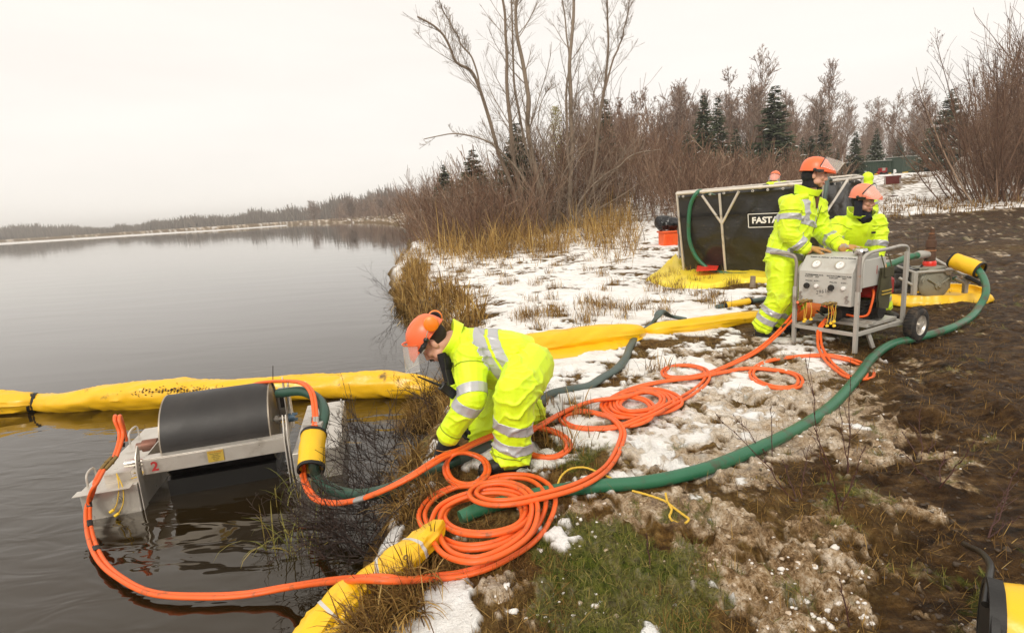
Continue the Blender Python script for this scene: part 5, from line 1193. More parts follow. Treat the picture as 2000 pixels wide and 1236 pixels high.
    place_text('marker_writing','296168',.050,pc(.50,.40),Xw*.97+Zw*.26,Zw,inkB,root,bold=-.008,ext=.0002,shear=.2,spacing=1.1)
    m=MB(); c=pc(.44,.24); m.tube(catmull([c-Xw*.02,c+Zw*.004,c+Xw*.02],n=4),.0012,4); obj('marker_underline',m,inkB,root)
    # couplings + short hose tails + caps on lanyards
    for gi,(u0,v0) in enumerate(((.10,.055),(.56,.055))):
        for k in range(2):
            c=pc(u0+.075*k+.03,v0+.02*k)+Nf*.02; m=MB(); d=nrm(-Xw*.75+Nf*.4-Zw*.45); m.tube([c+Xw*.035,c+Xw*.01,c,c+d*.035,c+d*.05],[.010,.010,.016,.016,.012],10); m.tube([c+Xw*.05,c+Xw*.03],.014,8); obj('quick_coupling',m,brass,root)
        for k,(du,ln) in enumerate(((.07,.20),(.115,.17),(.145,.15),(.20,.19)) if gi else ((.10,.17),(.19,.16),(.03,.19))):
            a=pc(u0+du,v0)+Nf*.012; b=a-Zw*ln+Xw*(.012*((k*7)%3-1))+Nf*.01; m=MB(); m.tube(catmull([a+Zw*.02,a-Zw*.03+Nf*.012,(a+b)/2+Xw*.006,b],n=6),.0032,6); l=obj('lanyard',m,ropeY,root); m=MB(); m.lathe(b,-Zw+Xw*.4,[(.006,0),(.015,.002),(.015,.022),(.010,.024),(.0001,.024)],12); obj('dust_cap',m,capY,l)
    for u,s_ in ((.05,1),(.93,-1)):
        c=pc(u,.22)+Nf*.006; m=MB(); m.bar(c-Xw*.02+Zw*.018,c+Xw*.02-Zw*.018,.008,.006,Nf); m.bar(c-Xw*.015-Zw*.03,c+Xw*.005+Zw*.03,.006,.006,Nf); m.ball(c+Zw*.03,(.011,.011,.008),n=8,m=6); m.ball(c-Zw*.03,(.011,.011,.008),n=8,m=6); obj('toggle_clamp',m,rustytube,root)
    # side tank/box, engine, base tray
    m=M(); m.box((W-.06,.27,.705),(.11,.36,.25)); obj('oil_tank',m,panelM,root,bevel=.006)
    place_text('tank_mark','I',.11,L(W-.004,.30,.72),Rm[:,1],Rm[:,2],redp,root,ext=.0003)
    m=M(); m.box((W/2,.50,.205),(W-.06,.52,.03)); m.box((W/2+.02,.30,.235),(W-.04,.06,.03)); obj('base_tray',m,galv,root,bevel=.003)
    m=M(); m.box((W-.20,.52,.53),(.34,.34,.17)); m.box((W-.18,.52,.63),(.26,.24,.05)); obj('engine_cowl',m,redE,root,bevel=.025)
    m=M(); m.box((W-.25,.50,.32),(.26,.28,.20)); 
    for k in range(6): m.box((W-.25,.50,.26+k*.03),(.30,.31,.006))
    m.cyl((W-.12,.50,.31),(W-.04,.50,.31),.075,n=20); m.cyl((W-.42,.48,.32),(W-.38,.48,.32),.10,n=20); m.cyl((W-.30,.33,.30),(W-.30,.20,.30),.06,n=16); obj('engine_block',m,darkmetal,root,bevel=.002)
    for k,(a,b) in enumerate((((W-.04,.30,.52),(W-.035,.30,.28)),)):
        m=M(); m.tube(catmull([(W-.06,.36,.53),(W-.02,.30,.50),(W-.02,.27,.40),(W-.04,.25,.31),(W-.10,.22,.29),(W-.20,.2,.30)],n=6),.011,10); obj('engine_hose',m,orangeH,root)
    m=M(); m.tube(catmull([(.10,.20,.30),(.16,.30,.22),(.26,.26,.21),(.33,.20,.25),(.30,.12,.22)],n=8),.008,8); m.tube(catmull([(.30,.2,.36),(.36,.25,.26),(.45,.22,.30),(.50,.3,.36)],n=8),.007,8); obj('cable',m,blackP,root)
    m=M(); m.lathe((W-.10,.20,.868),(0,0,1),[(.0001,.0),(.055,.0),(.058,.018),(.052,.024),(.058,.030),(.052,.046),(.050,.056),(.0001,.058)],24); mu=obj('muffler_cap',m,chrome,root)
    for k in range(10):
        q=k*.628; m=M(); m.cyl((W-.10+.0555*math.cos(q),.20+.0555*math.sin(q),.892),(W-.10+.060*math.cos(q),.20+.060*math.sin(q),.892),.011,n=8); obj('vent_hole',m,inkB,mu)
    # axle and wheels
    wy=Dp-.02
    m=M(); m.cyl((-.06,wy,.155),(W+.16,wy,.155),.014,n=12); obj('axle',m,galv,root)
    m=M(); m.bar((W-.0,.55,.17),(W+.02,wy,.16),.03,.03); obj('axle_bracket',m,galv,root)
    for x in (-.09,W+.13):
        m=M(); R_=.165; prof=[(.095,-.045),(.13,-.05),(.152,-.042),(R_,-.022),(R_,.022),(.152,.042),(.13,.05),(.095,.045)]
        m.lathe((x,wy,.16),(1,0,0),prof,40); w=obj('wheel_tyre',m,mat('tyre_rubber',(.018,.016,.014),.75,dirt=(.10,.07,.045),dscale=14,dlo=.5,dhi=.7,bump=.003,bscale=30),root)
        m=M(); m.lathe((x,wy,.16),(1,0,0),[(.097,-.045),(.088,-.038),(.082,.0),(.03,.006),(.03,.05),(.0001,.052)],28); m.lathe((x,wy,.16),(1,0,0),[(.097,.045),(.088,.036),(.082,.0)],28)
        for k in range(5): q=k*1.2566; m.bar((x+.022,wy+.03*math.cos(q),.16+.03*math.sin(q)),(x+.026,wy+.088*math.cos(q),.16+.088*math.sin(q)),.03,.008,(1,0,0))
        obj('rim',m,steel,w)
        tr=M(); 
        for k in range(36):
            q=k*2*np.pi/36; tr.box((x,wy+(R_+.001)*math.cos(q),.16+(R_+.001)*math.sin(q)),(.07,.014,.006),np.array([[1,0,0],[0,-math.sin(q),math.cos(q)],[0,math.cos(q),math.sin(q)]]))
        obj('tread',tr,w.data.materials[0],w)
    # olive pouch hanging from the loop: a separate thing
    pr=thing('tool_pouch',L(W+.03,.42,.43),'olive canvas tool pouch hanging from the frame of the power pack','pouch')
    m=M(); xs=W+.035; V=[]
    for i in range(9):
        t=i/8; z=.74-.36*t; row=[]
        for j in range(7):
            u=j/6; y=.30+.19*u+.012*math.sin(i*.9+u*4); b=.016*math.sin(u*math.pi)*(1+.6*math.sin(t*6)); row.append((xs+b+.004*math.sin(i*2+j),y-.02*t,z-.03*u*(t)))
        V.append(row)
    V=np.array(V); m.grid(V); m.grid(V[:,::-1]-[.02,0,0]); m.add(np.vstack([V[-1],V[-1]-[.02,0,0]]),np.array([[j,j+1,j+8,j+7] for j in range(6)])); pb=obj('pouch_body',m,olive,pr)
    m=M(); m.box((xs+.020,.395,.70),(.012,.15,.09)); obj('flap',m,olive,pr,bevel=.005); 
    for y in (.33,.45): m=M(); m.bar((xs+.01,y,.74),(W+.005,y+.01,.855),.012,.004); obj('hanging_strap',m,olive,pr)
    m=M(); m.box((xs+.012,.39,.50),(.008,.16,.010)); m.box((xs+.012,.39,.53),(.008,.16,.010)); obj('webbing',m,plateM,pr)
    return L,W
rustytube = mat('worn_grey_tube', (.34,.30,.27), .45, .2, col2=(.22,.17,.14), nscale=9, dirt=(.42,.17,.05), dscale=7, dlo=.60, dhi=.72)
panelM = mat('grey_panel_paint', (.50,.49,.45), .42, col2=(.44,.43,.39), nscale=3, dirt=(.36,.32,.27), dscale=5, dlo=.55, dhi=.8, rvar=.06)
olive = mat('olive_canvas', (.055,.05,.022), .85, col2=(.08,.07,.035), nscale=20, bump=.002, bscale=150)
PPL,PPW=power_pack()
# orange buoy / black drum on its side behind the power pack
def drum_behind():
    c=D(1600,603,6.45); root=thing('orange_bag',[c[0],c[1],.4],'round orange bag with a wide black mouth lying behind the power pack','bag'); m=MB(); ax=nrm([1,-.35,-.12])
    m.lathe(c-ax*.28+[0,0,-.03],ax,[(.001,-.05),(.10,-.03),(.17,.02),(.20,.12),(.205,.25),(.195,.33)],26); obj('bag_body',m,mat('orange_vinyl',(.95,.22,.03),.4,col2=(.85,.16,.02),nscale=5,bump=.01,bscale=9),root)
    m=MB(); m.lathe(c-ax*.28+[0,0,-.03],ax,[(.198,.32),(.21,.36),(.205,.42),(.17,.43),(.16,.36),(.001,.34)],26); obj('black_mouth',m,blackP,root)
drum_behind()
# ------------------------------------------------------------ pump in its yellow spill tray
def pump():
    cb=P(1838,592,.42); y0=cb[1]; X=nrm(P(1880,560,.5)-P(1780,560,.5)); X=nrm([1,.05,0]); T=frame_T([D(1838,550,6.9)[0],6.9,.50],X); L=lambda x,y,z:T[:3,:3]@np.array([x,y,z])+T[:3,3]
    root=thing('diaphragm_pump',L(0,.3,0),'grey cast metal pump in a tubular frame with red cap and gauge, in yellow tray','pump')
    def M(): m=MB(); m.T=T; return m
    # body
    m=M(); m.box((0,.25,.16),(.44,.30,.26)); m.box((-.02,.22,.30),(.34,.22,.05)); m.box((.0,.10,.16),(.40,.03,.24)); obj('pump_body',m,castm,root,bevel=.02)
    m=M(); m.lathe((-.02,.078,.12),(0,-1,0),[(.20,-.02),(.205,.0),(.19,.022),(.165,.03),(.12,.045),(.05,.055),(.0001,.055)],36); co=obj('cover_plate',m,castm,root)
    for a0,b0 in (((-.02,.02,.10),(-.15,.03,.19)),((-.02,.02,.10),(.12,.03,.19))): m=M(); m.bar(a0,b0,.022,.045,(0,1,0)); obj('clamp_arm',m,castm,root,bevel=.006)
    m=M(); m.lathe((-.02,.03,.10),(0,-1,0),[(.045,0),(.045,.025),(.025,.03),(.02,.045),(.0001,.045)],18); obj('hub',m,castm,root)
    m=M(); q=np.linspace(.15,3.0,24); m.tube([(-.02+.19*math.cos(a),.04,.12+.19*math.sin(a)) for a in q],.010,8); obj('cover_ring',m,castm,root)
    m=M(); m.lathe((.12,.045,.265),(0,-1,0),[(.045,0),(.045,.016),(.038,.02),(.0001,.018)],22); gb=obj('gauge',m,steel,root); m=M(); m.bar((.12,.022,.262),(.135,.022,.285),.003,.002,(0,1,0)); obj('needle',m,inkB,gb)
    m=M(); m.cyl((.20,.06,.17),(.22,.03,.17),.022,n=10); m.ball((.215,.03,.175),(.02,.015,.03),n=10,m=8); obj('green_valve',m,greenH,root)
    m=M(); m.lathe((.04,.25,.32),(0,0,1),[(.07,0),(.075,.02),(.072,.055),(.06,.07),(.0001,.072)],22); obj('red_cap',m,mat('red_cap_paint',(.75,.035,.02),.35),root)
    m=M(); m.cyl((.02,.25,.39),(.02,.25,.42),.045,n=14); m.box((.02,.25,.425),(.12,.05,.02)); obj('cap_yoke',m,darkmetal,root)
    # engine at left, black parts
    m=M(); m.box((-.30,.38,.14),(.26,.30,.22)); m.ball((-.26,.38,.28),(.15,.14,.09),n=18,m=10); m.cyl((-.44,.28,.12),(-.36,.28,.12),.08,n=18); m.box((-.38,.22,.04),(.24,.20,.06)); obj('engine',m,darkmetal,root,bevel=.01)
    m=M(); m.tube(catmull([(-.30,.20,.33),(-.20,.14,.30),(-.10,.2,.34)],n=6),.016,8); obj('intake_hose',m,blackP,root)
    # frame
    for a,b,n_ in (((-.33,.02,.0),(-.33,.02,.30),'frame_post'),((.34,.02,-.02),(.34,.02,.22),'frame_post'),((-.33,.55,.0),(-.33,.55,.38),'frame_post'),((.34,.55,.0),(.34,.55,.38),'frame_post')): m=M(); m.bar(a,b,.05,.05); obj(n_,m,galv,root,bevel=.006)
    for a,b in (((-.32,.02,.285),(.28,.02,.285)),((-.33,.55,.38),(.34,.55,.38)),((-.33,.04,.29),(-.33,.54,.37)),((.34,.04,.20),(.34,.54,.37)),((.20,.03,.18),(.34,.01,.10)),((-.47,.10,.22),(-.33,.02,.12))): m=M(); m.tube([a,b],.017,10); obj('frame_tube',m,galv,root)
    # rust brown exhaust stack
    e=D(1813,505,7.15); m=MB(); hh=lambda y: D(1815,y,7.15)[2]-e[2]
    ex=D(1816,480,6.55)[0]; m.lathe((e[0]+.02,7.15,e[2]),(0.02,0,1),[(.055,-.10),(.062,-.02),(.060,hh(492)),(.048,hh(490)),(.048,hh(484)),(.060,hh(483)),(.056,hh(470)),(.040,hh(468)),(.040,hh(462)),(.030,hh(461)),(.030,hh(456)),(.024,hh(455)),(.024,hh(447)),(.0001,hh(447))],18); obj('exhaust_stack',m,rust,root)
    m=MB(); m.lathe((e[0]+.02,7.15,e[2]+hh(490)),(0.02,0,1),[(.058,0),(.064,.002),(.064,.010),(.058,.012)],18); m.lathe((e[0]+.02,7.15,e[2]+hh(457)),(0.02,0,1),[(.028,0),(.034,.002),(.034,.006),(.028,.008)],18); obj('stack_ring',m,mat('rust_orange',(.40,.17,.07),.7),root)
    c=np.array([D(1722,522,6.75),D(1745,514,6.85),D(1770,504,7.0),D(1797,498,7.05)]); cc=catmull(c,step=.02); m=MB(); m.tube(cc,.040,16); obj('suction_line',m,greenH,root)
    m=MB(); m.tube([D(1791,499,7.04),D(1797,498,7.06),D(1803,497,7.09),D(1812,497,7.14)],[.050,.056,.05,.045],14); obj('line_coupling',m,galv,root)
    # thin probe
    a=D(1793,494,7.3); b=D(1793,455,7.3); m=MB(); m.tube([a,b],.004,6); obj('probe_rod',m,darkmetal,root)
    m=M(); m.bar((.30,-.02,.20),(.46,-.06,.10),.05,.05); obj('handle_grip',m,blackP,root,bevel=.01)
    # yellow tray: ring wall of loose fabric
    tr=thing('spill_tray',L(0,.3,-.03),'yellow fabric spill tray with a loose low wall round the pump','tray')
    cx=D(1816,560,7.1); rx=.64; ry=.48; n=160; a=np.linspace(0,2*np.pi,n+1); R_=[]
    for k,(dz,dr) in enumerate([(-.03,.05),(-.01,.06),(.04,.03+0),(.075,.0),(.10,-.005),(.095,-.02),(.06,-.012),(.03,-.01),(.0,-.05),(0.0,-.45)]):
        wv=1+.03*np.sin(a*9+k*.5)*(k<4)*.3+.02*noise2(np.cos(a)*5,np.sin(a)*5,2)+ (.012*np.sin(a*23+2*np.sin(a*3))+.012*noise2(np.cos(a)*14+k*.4,np.sin(a)*14,5))*(1-abs(k-2)/8)
        zz=dz+(.014*noise2(np.cos(a)*4,np.sin(a)*4,7) if 2<k<6 else 0)-(.03*np.sin(a) if False else 0)
        R_.append(np.stack([cx[0]+(rx+dr)*wv*np.cos(a),cx[1]+(ry+dr)*wv*np.sin(a),gnd(cx[0]+rx*np.cos(a),cx[1]+ry*np.sin(a))+.03+zz],-1))
    R_=np.array(R_); m=MB(); m.grid(R_[:,::-1]); obj('tray_wall',m,yellowF,tr,angle=70)
    m=MB(); m.add(np.vstack([R_[-1][:-1],[[cx[0],cx[1],R_[-1][:,2].mean()]]]),np.stack([np.arange(n),(np.arange(n)+1)%n,np.full(n,n)],-1)); obj('tray_floor',m,yellowF,tr)
castm = mat('grey_green_cast_metal', (.27,.26,.20), .5, .25, col2=(.20,.19,.15), nscale=10, dirt=(.11,.085,.05), dscale=8, dlo=.55, dhi=.75, bump=.001, bscale=60)
pump()
# ------------------------------------------------------------ portable tank
tankM = mat('black_pvc_liner', (.013,.012,.010), .34, col2=(.026,.023,.019), nscale=4, dirt=(.12,.10,.065), dscale=9, dlo=.60, dhi=.85, stretch=(1,1,2.2), bump=.012, bscale=4)
tubeM = mat('aluminium_tube', (.62,.57,.50), .4, .35, col2=(.52,.46,.38), nscale=6, dirt=(.35,.28,.18), dscale=6, dlo=.58, dhi=.75)
def tank():
    g0=.43
    base=[P(1340,532,g0),P(1592,545,g0),None,None,None,None]
    A=base[0]; B=D(1605,538,9.55); B[2]=g0; C=D(1668,500,10.5); C[2]=g0; Dd=D(1655,480,12.2); E_=D(1480,470,13.2); F_=D(1330,470,12.6)
    base=[np.array([q[0],q[1],g0]) for q in (A,B,C,Dd,E_,F_)]
    top=[D(1322,381,A[1]-.25),D(1608,358,B[1]-.1),D(1684,349,C[1]),D(1668,345,Dd[1]+.1),D(1500,362,E_[1]+.1),D(1326,378,F_[1]+.1)]
    root=thing('portable_tank',np.mean(base,0),'large black open-topped liner tank with an aluminium tube frame and white lettering','tank')
    # walls bulge outward a little, with sagging folds
    ctr=np.mean(base,0)
    for i in range(6):
        a,b=base[i],base[(i+1)%6]; c,d=top[i],top[(i+1)%6]; nx=42; nz=22; u=np.linspace(0,1,nx)[None,:,None]; v=np.linspace(0,1,nz)[:,None,None]
        V=(a*(1-u)+b*u)*(1-v)+(c*(1-u)+d*u)*v; out=nrm(np.cross(b-a,[0,0,1.])); out=out if np.dot(out,(a+b)/2-ctr)>0 else -out
        U=u[...,0]+0*v[...,0]; VV=v[...,0]+0*u[...,0]; L_=np.linalg.norm(b-a)
        bul=-.04+.07*np.sin(np.pi*VV)*np.sin(np.pi*U)+.055*fbm2((U*L_+VV*1.2)*2.5+i*7,VV*3,33,3)+.03*(1-np.abs(noise2(U*L_*9+VV*2+i,VV*1.5,35)))*np.exp(-VV*2.5)+.035*(1-np.abs(noise2(U*L_*3-VV*3+i,VV*3+U*2,37)))**4
        V=V+out*(bul*np.clip(np.minimum(U,1-U)*14,0,1)*np.clip((1-VV)*12,0,1))[...,None]; V[:,:,2]-= .05*(v[...,0]>.999)
        m=MB(); m.grid(V); obj('liner_panel',m,tankM,root,angle=None)
    wl=np.array([q-[0,0,.42] for q in top]); m=MB(); m.add(wl,np.array([[0,1,2,3,4,5]])); obj('stored_water',m,mat('tank_water',(.02,.017,.012),.05),root)
    for i in range(6):
        a,b=top[i]+[0,0,.02],top[(i+1)%6]+[0,0,.02]; m=MB(); m.tube([a,b],.028,10); rl=obj('top_rail',m,tubeM,root)
        L_=np.linalg.norm(b-a); k=max(2,int(L_/.42))
        for j in range(1,k): p=a+(b-a)*j/k; m=MB(); m.tube([p-(b-a)/L_*.03,p+(b-a)/L_*.03],.036,10); obj('rail_clip',m,tubeM,rl)
        out=nrm(np.cross(b-a,[0,0,1.])); out=out if np.dot(out,(a+b)/2-ctr)>0 else -out
        if i in (0,1): 
            for j in range(k*2): p=a+(b-a)*(j+.5)/(k*2)+out*.02-[0,0,.055]; m=MB(); m.lathe(p,out,[(.022,0),(.022,.004),(.012,.005)],10); obj('eyelet',m,steel,root)
    for i in range(6):
        q=base[i]+nrm((base[i]-ctr)*[1,1,0])*.05; m=MB(); m.tube([q,top[i]+[0,0,.01]],.022,10); obj('corner_post',m,tubeM,root)
    def ybrace(pt_top, pt_bot, l, r, jn):
        for a,b in ((pt_top,pt_bot),(l,jn),(r,jn)): m=MB(); m.tube([a,b],.024,10); obj('frame_brace',m,tubeM,root)
    ya=A[1]-.25; 
    n=nrm(np.cross(B-A,[0,0,1.])); n=n if n[1]<0 else -n
    def onf(px,py,off=.07):  # point on the front face plane
        d=ray(px,py); o=np.array([0,0,CAMH]); p0=A+n*off; pn=nrm(np.cross(B-A,(top[0]+top[1])/2-(A+B)/2)); t=np.dot(p0-o,pn)/np.dot(d,pn); return o+d*t
    ybrace(onf(1405,378),onf(1417,532),onf(1371,382),onf(1443,374),onf(1410,437))
    z2=D(1608,420,9.6); ybrace(D(1610,366,9.45),D(1606,440,9.45),D(1655,352,9.9),D(1590,362,9.5),D(1607,425,9.47))
    # logo box
    X=nrm(B-A); Z=nrm(((top[0]+top[1])/2-(A+B)/2)); o=onf(1507,430,.09); s=.150
    place_text('lettering','FASTANK',s,o,X,Z,whiteP,root,bold=.035,ext=.001)
    w=.76; h=.235
    for a,b in (((-w/2,-h/2),(w/2,-h/2)),((-w/2,h/2),(w/2,h/2)),((-w/2,-h/2),(-w/2,h/2)),((w/2,-h/2),(w/2,h/2))):
        m=MB(); m.bar(o+X*a[0]+Z*a[1],o+X*b[0]+Z*b[1],.012,.002,np.cross(X,Z)); obj('logo_border',m,whiteP,root)
    # green hose over the rim
    hz=thing('suction_hose',onf(1420,535,.2),'green hose hanging over the left end of the tank rim down to the yellow sheet','hose','green suction hoses')
    c=catmull([D(1400,385,A[1]+.5),D(1378,377,A[1]-.05),onf(1362,376,.10),onf(1350,396,.14),onf(1345,440,.14),onf(1348,475,.14),onf(1362,505,.16),onf(1388,527,.18),onf(1425,535,.2),onf(1460,536,.22)],step=.03); m=MB(); m.tube(c,.036,14); obj('hose_wall',m,greenH,hz)
    hz=thing('suction_hose',D(1612,480,9.3),'teal hose over the tank rim between the two workers','hose','green suction hoses')
    c=catmull([D(1625,364,10.2),D(1622,352,9.6),D(1616,352,9.3),D(1613,372,9.2),D(1608,410,9.2),D(1602,450,9.2),D(1606,500,9.2)],step=.03); m=MB(); m.tube(c,.032,14); obj('hose_wall',m,tealH,hz)
tank()
# yellow sheet spread below the tank with a red patch
def sheet():
    pts_f=[(1262,548),(1300,563),(1340,566),(1400,562),(1450,553),(1500,554),(1560,556),(1640,560)]; pts_b=[(1318,500),(1322,505),(1345,515),(1400,522),(1450,530),(1500,533),(1560,535),(1640,538)]
    root=thing('ground_sheet',G(1400,545),'yellow plastic ground sheet spread under the front of the tank with a red patch','sheet'); F_=np.array([G(*p) for p in pts_f]); B_=np.array([G(*p) for p in pts_b])
    F_=catmull(F_,n=9); B_=catmull(B_,n=9); v=np.linspace(0,1,14)[:,None,None]; V=F_[None]*(1-v)+B_[None]*v; S=np.arange(len(F_))[None]*.12; Vv=v[...,0]*1.2
    h=.04+.045*np.abs(fbm2(S*1.2+Vv*1.5,Vv*2.6,71,3))*1.6+.035*(1-np.abs(noise2(S*1.7-Vv,Vv*3.2,73)))**2; edge=sstep(0,.10,v[...,0]+0*S); V[:,:,2]=gnd(V[:,:,0].ravel(),V[:,:,1].ravel()).reshape(V.shape[:2])+.012+h*(.75+.25*edge)*np.clip(S/.6,.15,1)
    V=np.concatenate([V[:1]-[0,0,.09],V],0); m=MB(); m.grid(V); obj('plastic_film',m,yellowS,root,angle=None)
    m=MB(); a=G(1362,536);b=G(1405,533);c=G(1400,545);d=G(1360,547); q=np.array([a,b,c,d]); 
    for k in q: k[2]+=.16
    g=np.array([[q[3]+(q[2]-q[3])*u for u in np.linspace(0,1,8)],[q[0]+(q[1]-q[0])*u for u in np.linspace(0,1,8)]]); m.prism(np.vstack([g[0],g[1][::-1]]),(0,0,.012)); obj('red_patch',m,mat('red_plastic',(.75,.04,.02),.4),root)
    b=G(1470,560); tr=thing('stump',b,'short rotten brown post stub standing in front of the yellow sheet','stump'); m=MB(); m.tube([b+[0,0,-.03],b+[0,0,.07],b+[0.005,0,.17]],[.05,.043,.04],9); obj('post_wood',m,bark,tr)
sheet()
def crate():
    bs=G(1296,482); yb=bs[1]; c=D(1322,470,yb); gz=bs[2]; 
    T=frame_T(bs,nrm([1,.12,0])); root=thing('orange_crate',T[:3,3]+[.4,.2,0],'orange plastic tote with slatted side left of the tank','crate'); 
    m=MB(); m.T=T; m.box((.40,.22,.20),(.76,.42,.38)); m.box((.40,.22,.40),(.84,.50,.05)); obj('tote_body',m,mat('orange_plastic',(.90,.14,.03),.4,col2=(.8,.10,.02),nscale=4),root,bevel=.02)
    for k in range(6): m=MB(); m.T=T; m.box((.05+.045*k,-.002,.17),(.018,.02,.26)); obj('rib',m,root.children[0].data.materials[0] if False else bpy.data.materials['orange_plastic'],root)
    m=MB(); m.T=T; m.tube(catmull([(.50,-.01,.28),(.54,-.05,.16),(.66,-.06,.12),(.74,-.01,.22)],n=6),.012,8); obj('strap_handle',m,blackF,root)
    br=thing('black_bag',D(1300,440,yb+.1),'crumpled black plastic bag resting on the orange tote beside the tank','bag'); m=MB()
    cc=catmull([D(1283,440,yb+.15),D(1293,436,yb+.2),D(1310,437,yb+.2),D(1335,440,yb+.3)],n=10); boom_tube(m,cc,np.interp(np.linspace(0,1,len(cc)),[0,.15,.5,1],[.10,.20,.19,.15]),77,28,.32); obj('bag_skin',m,mat('black_plastic_film',(.010,.010,.011),.22,bump=.03,bscale=5),br)
crate()
# ------------------------------------------------------------ background: containers, dome, road works
contM = mat('dark_green_container', (.020,.042,.026), .55, col2=(.028,.055,.034), nscale=2, bump=.02, bscale=1.2)
def container(x0,x1,yt,yb,dist,label,doors=True):
    a=D(x0,yb,dist); b=D(x1,yb,dist+1.0); top=D((x0+x1)/2,yt,dist)[2]; z=min(a[2],b[2])-.25; h=top-z; X=nrm((b-a)*[1,1,0]); W=np.linalg.norm((b-a)[:2]); T=frame_T([a[0],a[1],z],X); root=thing('shipping_container',T[:3,3]+X*W/2,label,'container','dark green containers')
    m=MB(); m.T=T; n=int(W/.28); 
    prof=[]
    for k in range(n): x=k*W/n; w=W/n; prof+=[(x,0),(x+w*.3,0),(x+w*.45,.05),(x+w*.85,.05)]
    prof+=[(W,0),(W,2.4),(0,2.4)]; m.prism([(p[0],p[1],.1) for p in prof],(0,0,h-.2)); obj('corrugated_wall',m,contM,root,angle=20)
    for zz in (.05,h-.05): m=MB(); m.T=T; m.box((W/2,1.2,zz),(W+.06,2.46,.12)); obj('frame_rail',m,contM,root)
    for xx in (0,W): m=MB(); m.T=T; m.box((xx,0.0,h/2),(.12,.12,h-.24)); obj('corner_post',m,contM,root)
    m=MB(); m.T=T; m.box((W/2,1.2,h+.03),(W-.1,2.2,.05)); obj('snow_cap',m,snowclod,root)
    return T,W,h,root
T_,W_,h_,r_=container(1671,1742,315,352,62,'nearest green container, half hidden behind the right hand worker')
for k,(u,v) in enumerate(((.25,.55),(.62,.60))): m=MB(); m.T=T_; m.box((W_*u,-.03,h_*v),(.28,.02,.30)); obj('notice',m,whiteP,r_)
container(1762,1799,305,338,74,'middle green container standing on the snow beyond the road')
T_,W_,h_,r_=container(1802,1821,303,335,76,'narrow dark green container with white notices beside the cream panel')
for k,(u,v) in enumerate(((.2,.7),(.2,.45),(.6,.6),(.5,.3))): m=MB(); m.T=T_; m.box((W_*u,-.03,h_*v),(.14,.02,.22)); obj('notice',m,whiteP,r_)
a=D(1819,332,74); b=D(1836,331,74); t=D(1828,304,74)[2]; root=thing('cream_panel',a,'cream coloured upright panel at the end of the row of green containers','panel'); m=MB(); m.box(((a+b)/2*[1,1,0]+[0,.3,(t+a[2])/2-.1]),(b[0]-a[0],.5,t-a[2]+.2)); obj('panel_board',m,mat('cream_paint',(.62,.58,.42),.6,col2=(.55,.5,.36),nscale=3),root,bevel=.02)
for k,(x,y) in enumerate(((1746,331),(1812,329))):
    q=D(x,y+8,66); q[2]=D(x,y+10,66)[2]-.3; root=thing('white_drum',q,('small white drum beside the nearest green container','small white and red drum in front of the narrow green container')[k],'drum'); m=MB(); m.lathe(q,(0,0,1),[(.0001,0),(.22,0),(.22,.75),(.15,.85),(.0001,.86)],12); obj('drum_body',m,whiteP,root)
def dome():
    d0=34.; c=D(1930,378,d0); gz=gnd(c[0],d0)-.1; r=D(1930,288,d0)[2]-gz; rx=D(1930,340,d0)[0]-D(1849,340,d0)[0]; k=c[0]/d0; root=thing('quonset_tent',(c[0],d0,gz),'pale rounded fabric shelter half hidden behind the bare shrubs at right','tent'); m=MB()
    q=np.linspace(0,np.pi,40); V=[]
    for y in np.linspace(0,7,12): V.append([(c[0]+(k+.12)*y-rx*math.cos(a),d0+y,gz+r*math.sin(a)**.8+.05*noise2(y*2,a*4,3).item()) for a in q])
    V=np.array(V); m.grid(V); obj('canvas_skin',m,mat('pale_canvas',(.58,.53,.47),.7,col2=(.50,.45,.38),nscale=2,dirt=(.4,.33,.25),dscale=1.2,bump=.03,bscale=3),root,angle=None)
    m=MB(); cc=np.array([c[0],d0,gz]); m.add(np.vstack([V[0],cc]),np.stack([np.arange(39),np.arange(1,40),np.full(39,40)],-1)); obj('end_panel',m,bpy.data.materials['pale_canvas'],root)
    for y in (0,2.3,4.6): m=MB(); m.tube([(c[0]+(k+.12)*y-rx*1.01*math.cos(a),d0+y,gz+r*1.01*math.sin(a)**.8) for a in q],.05,6); obj('arch_rib',m,bpy.data.materials['pale_canvas'],root)
dome()
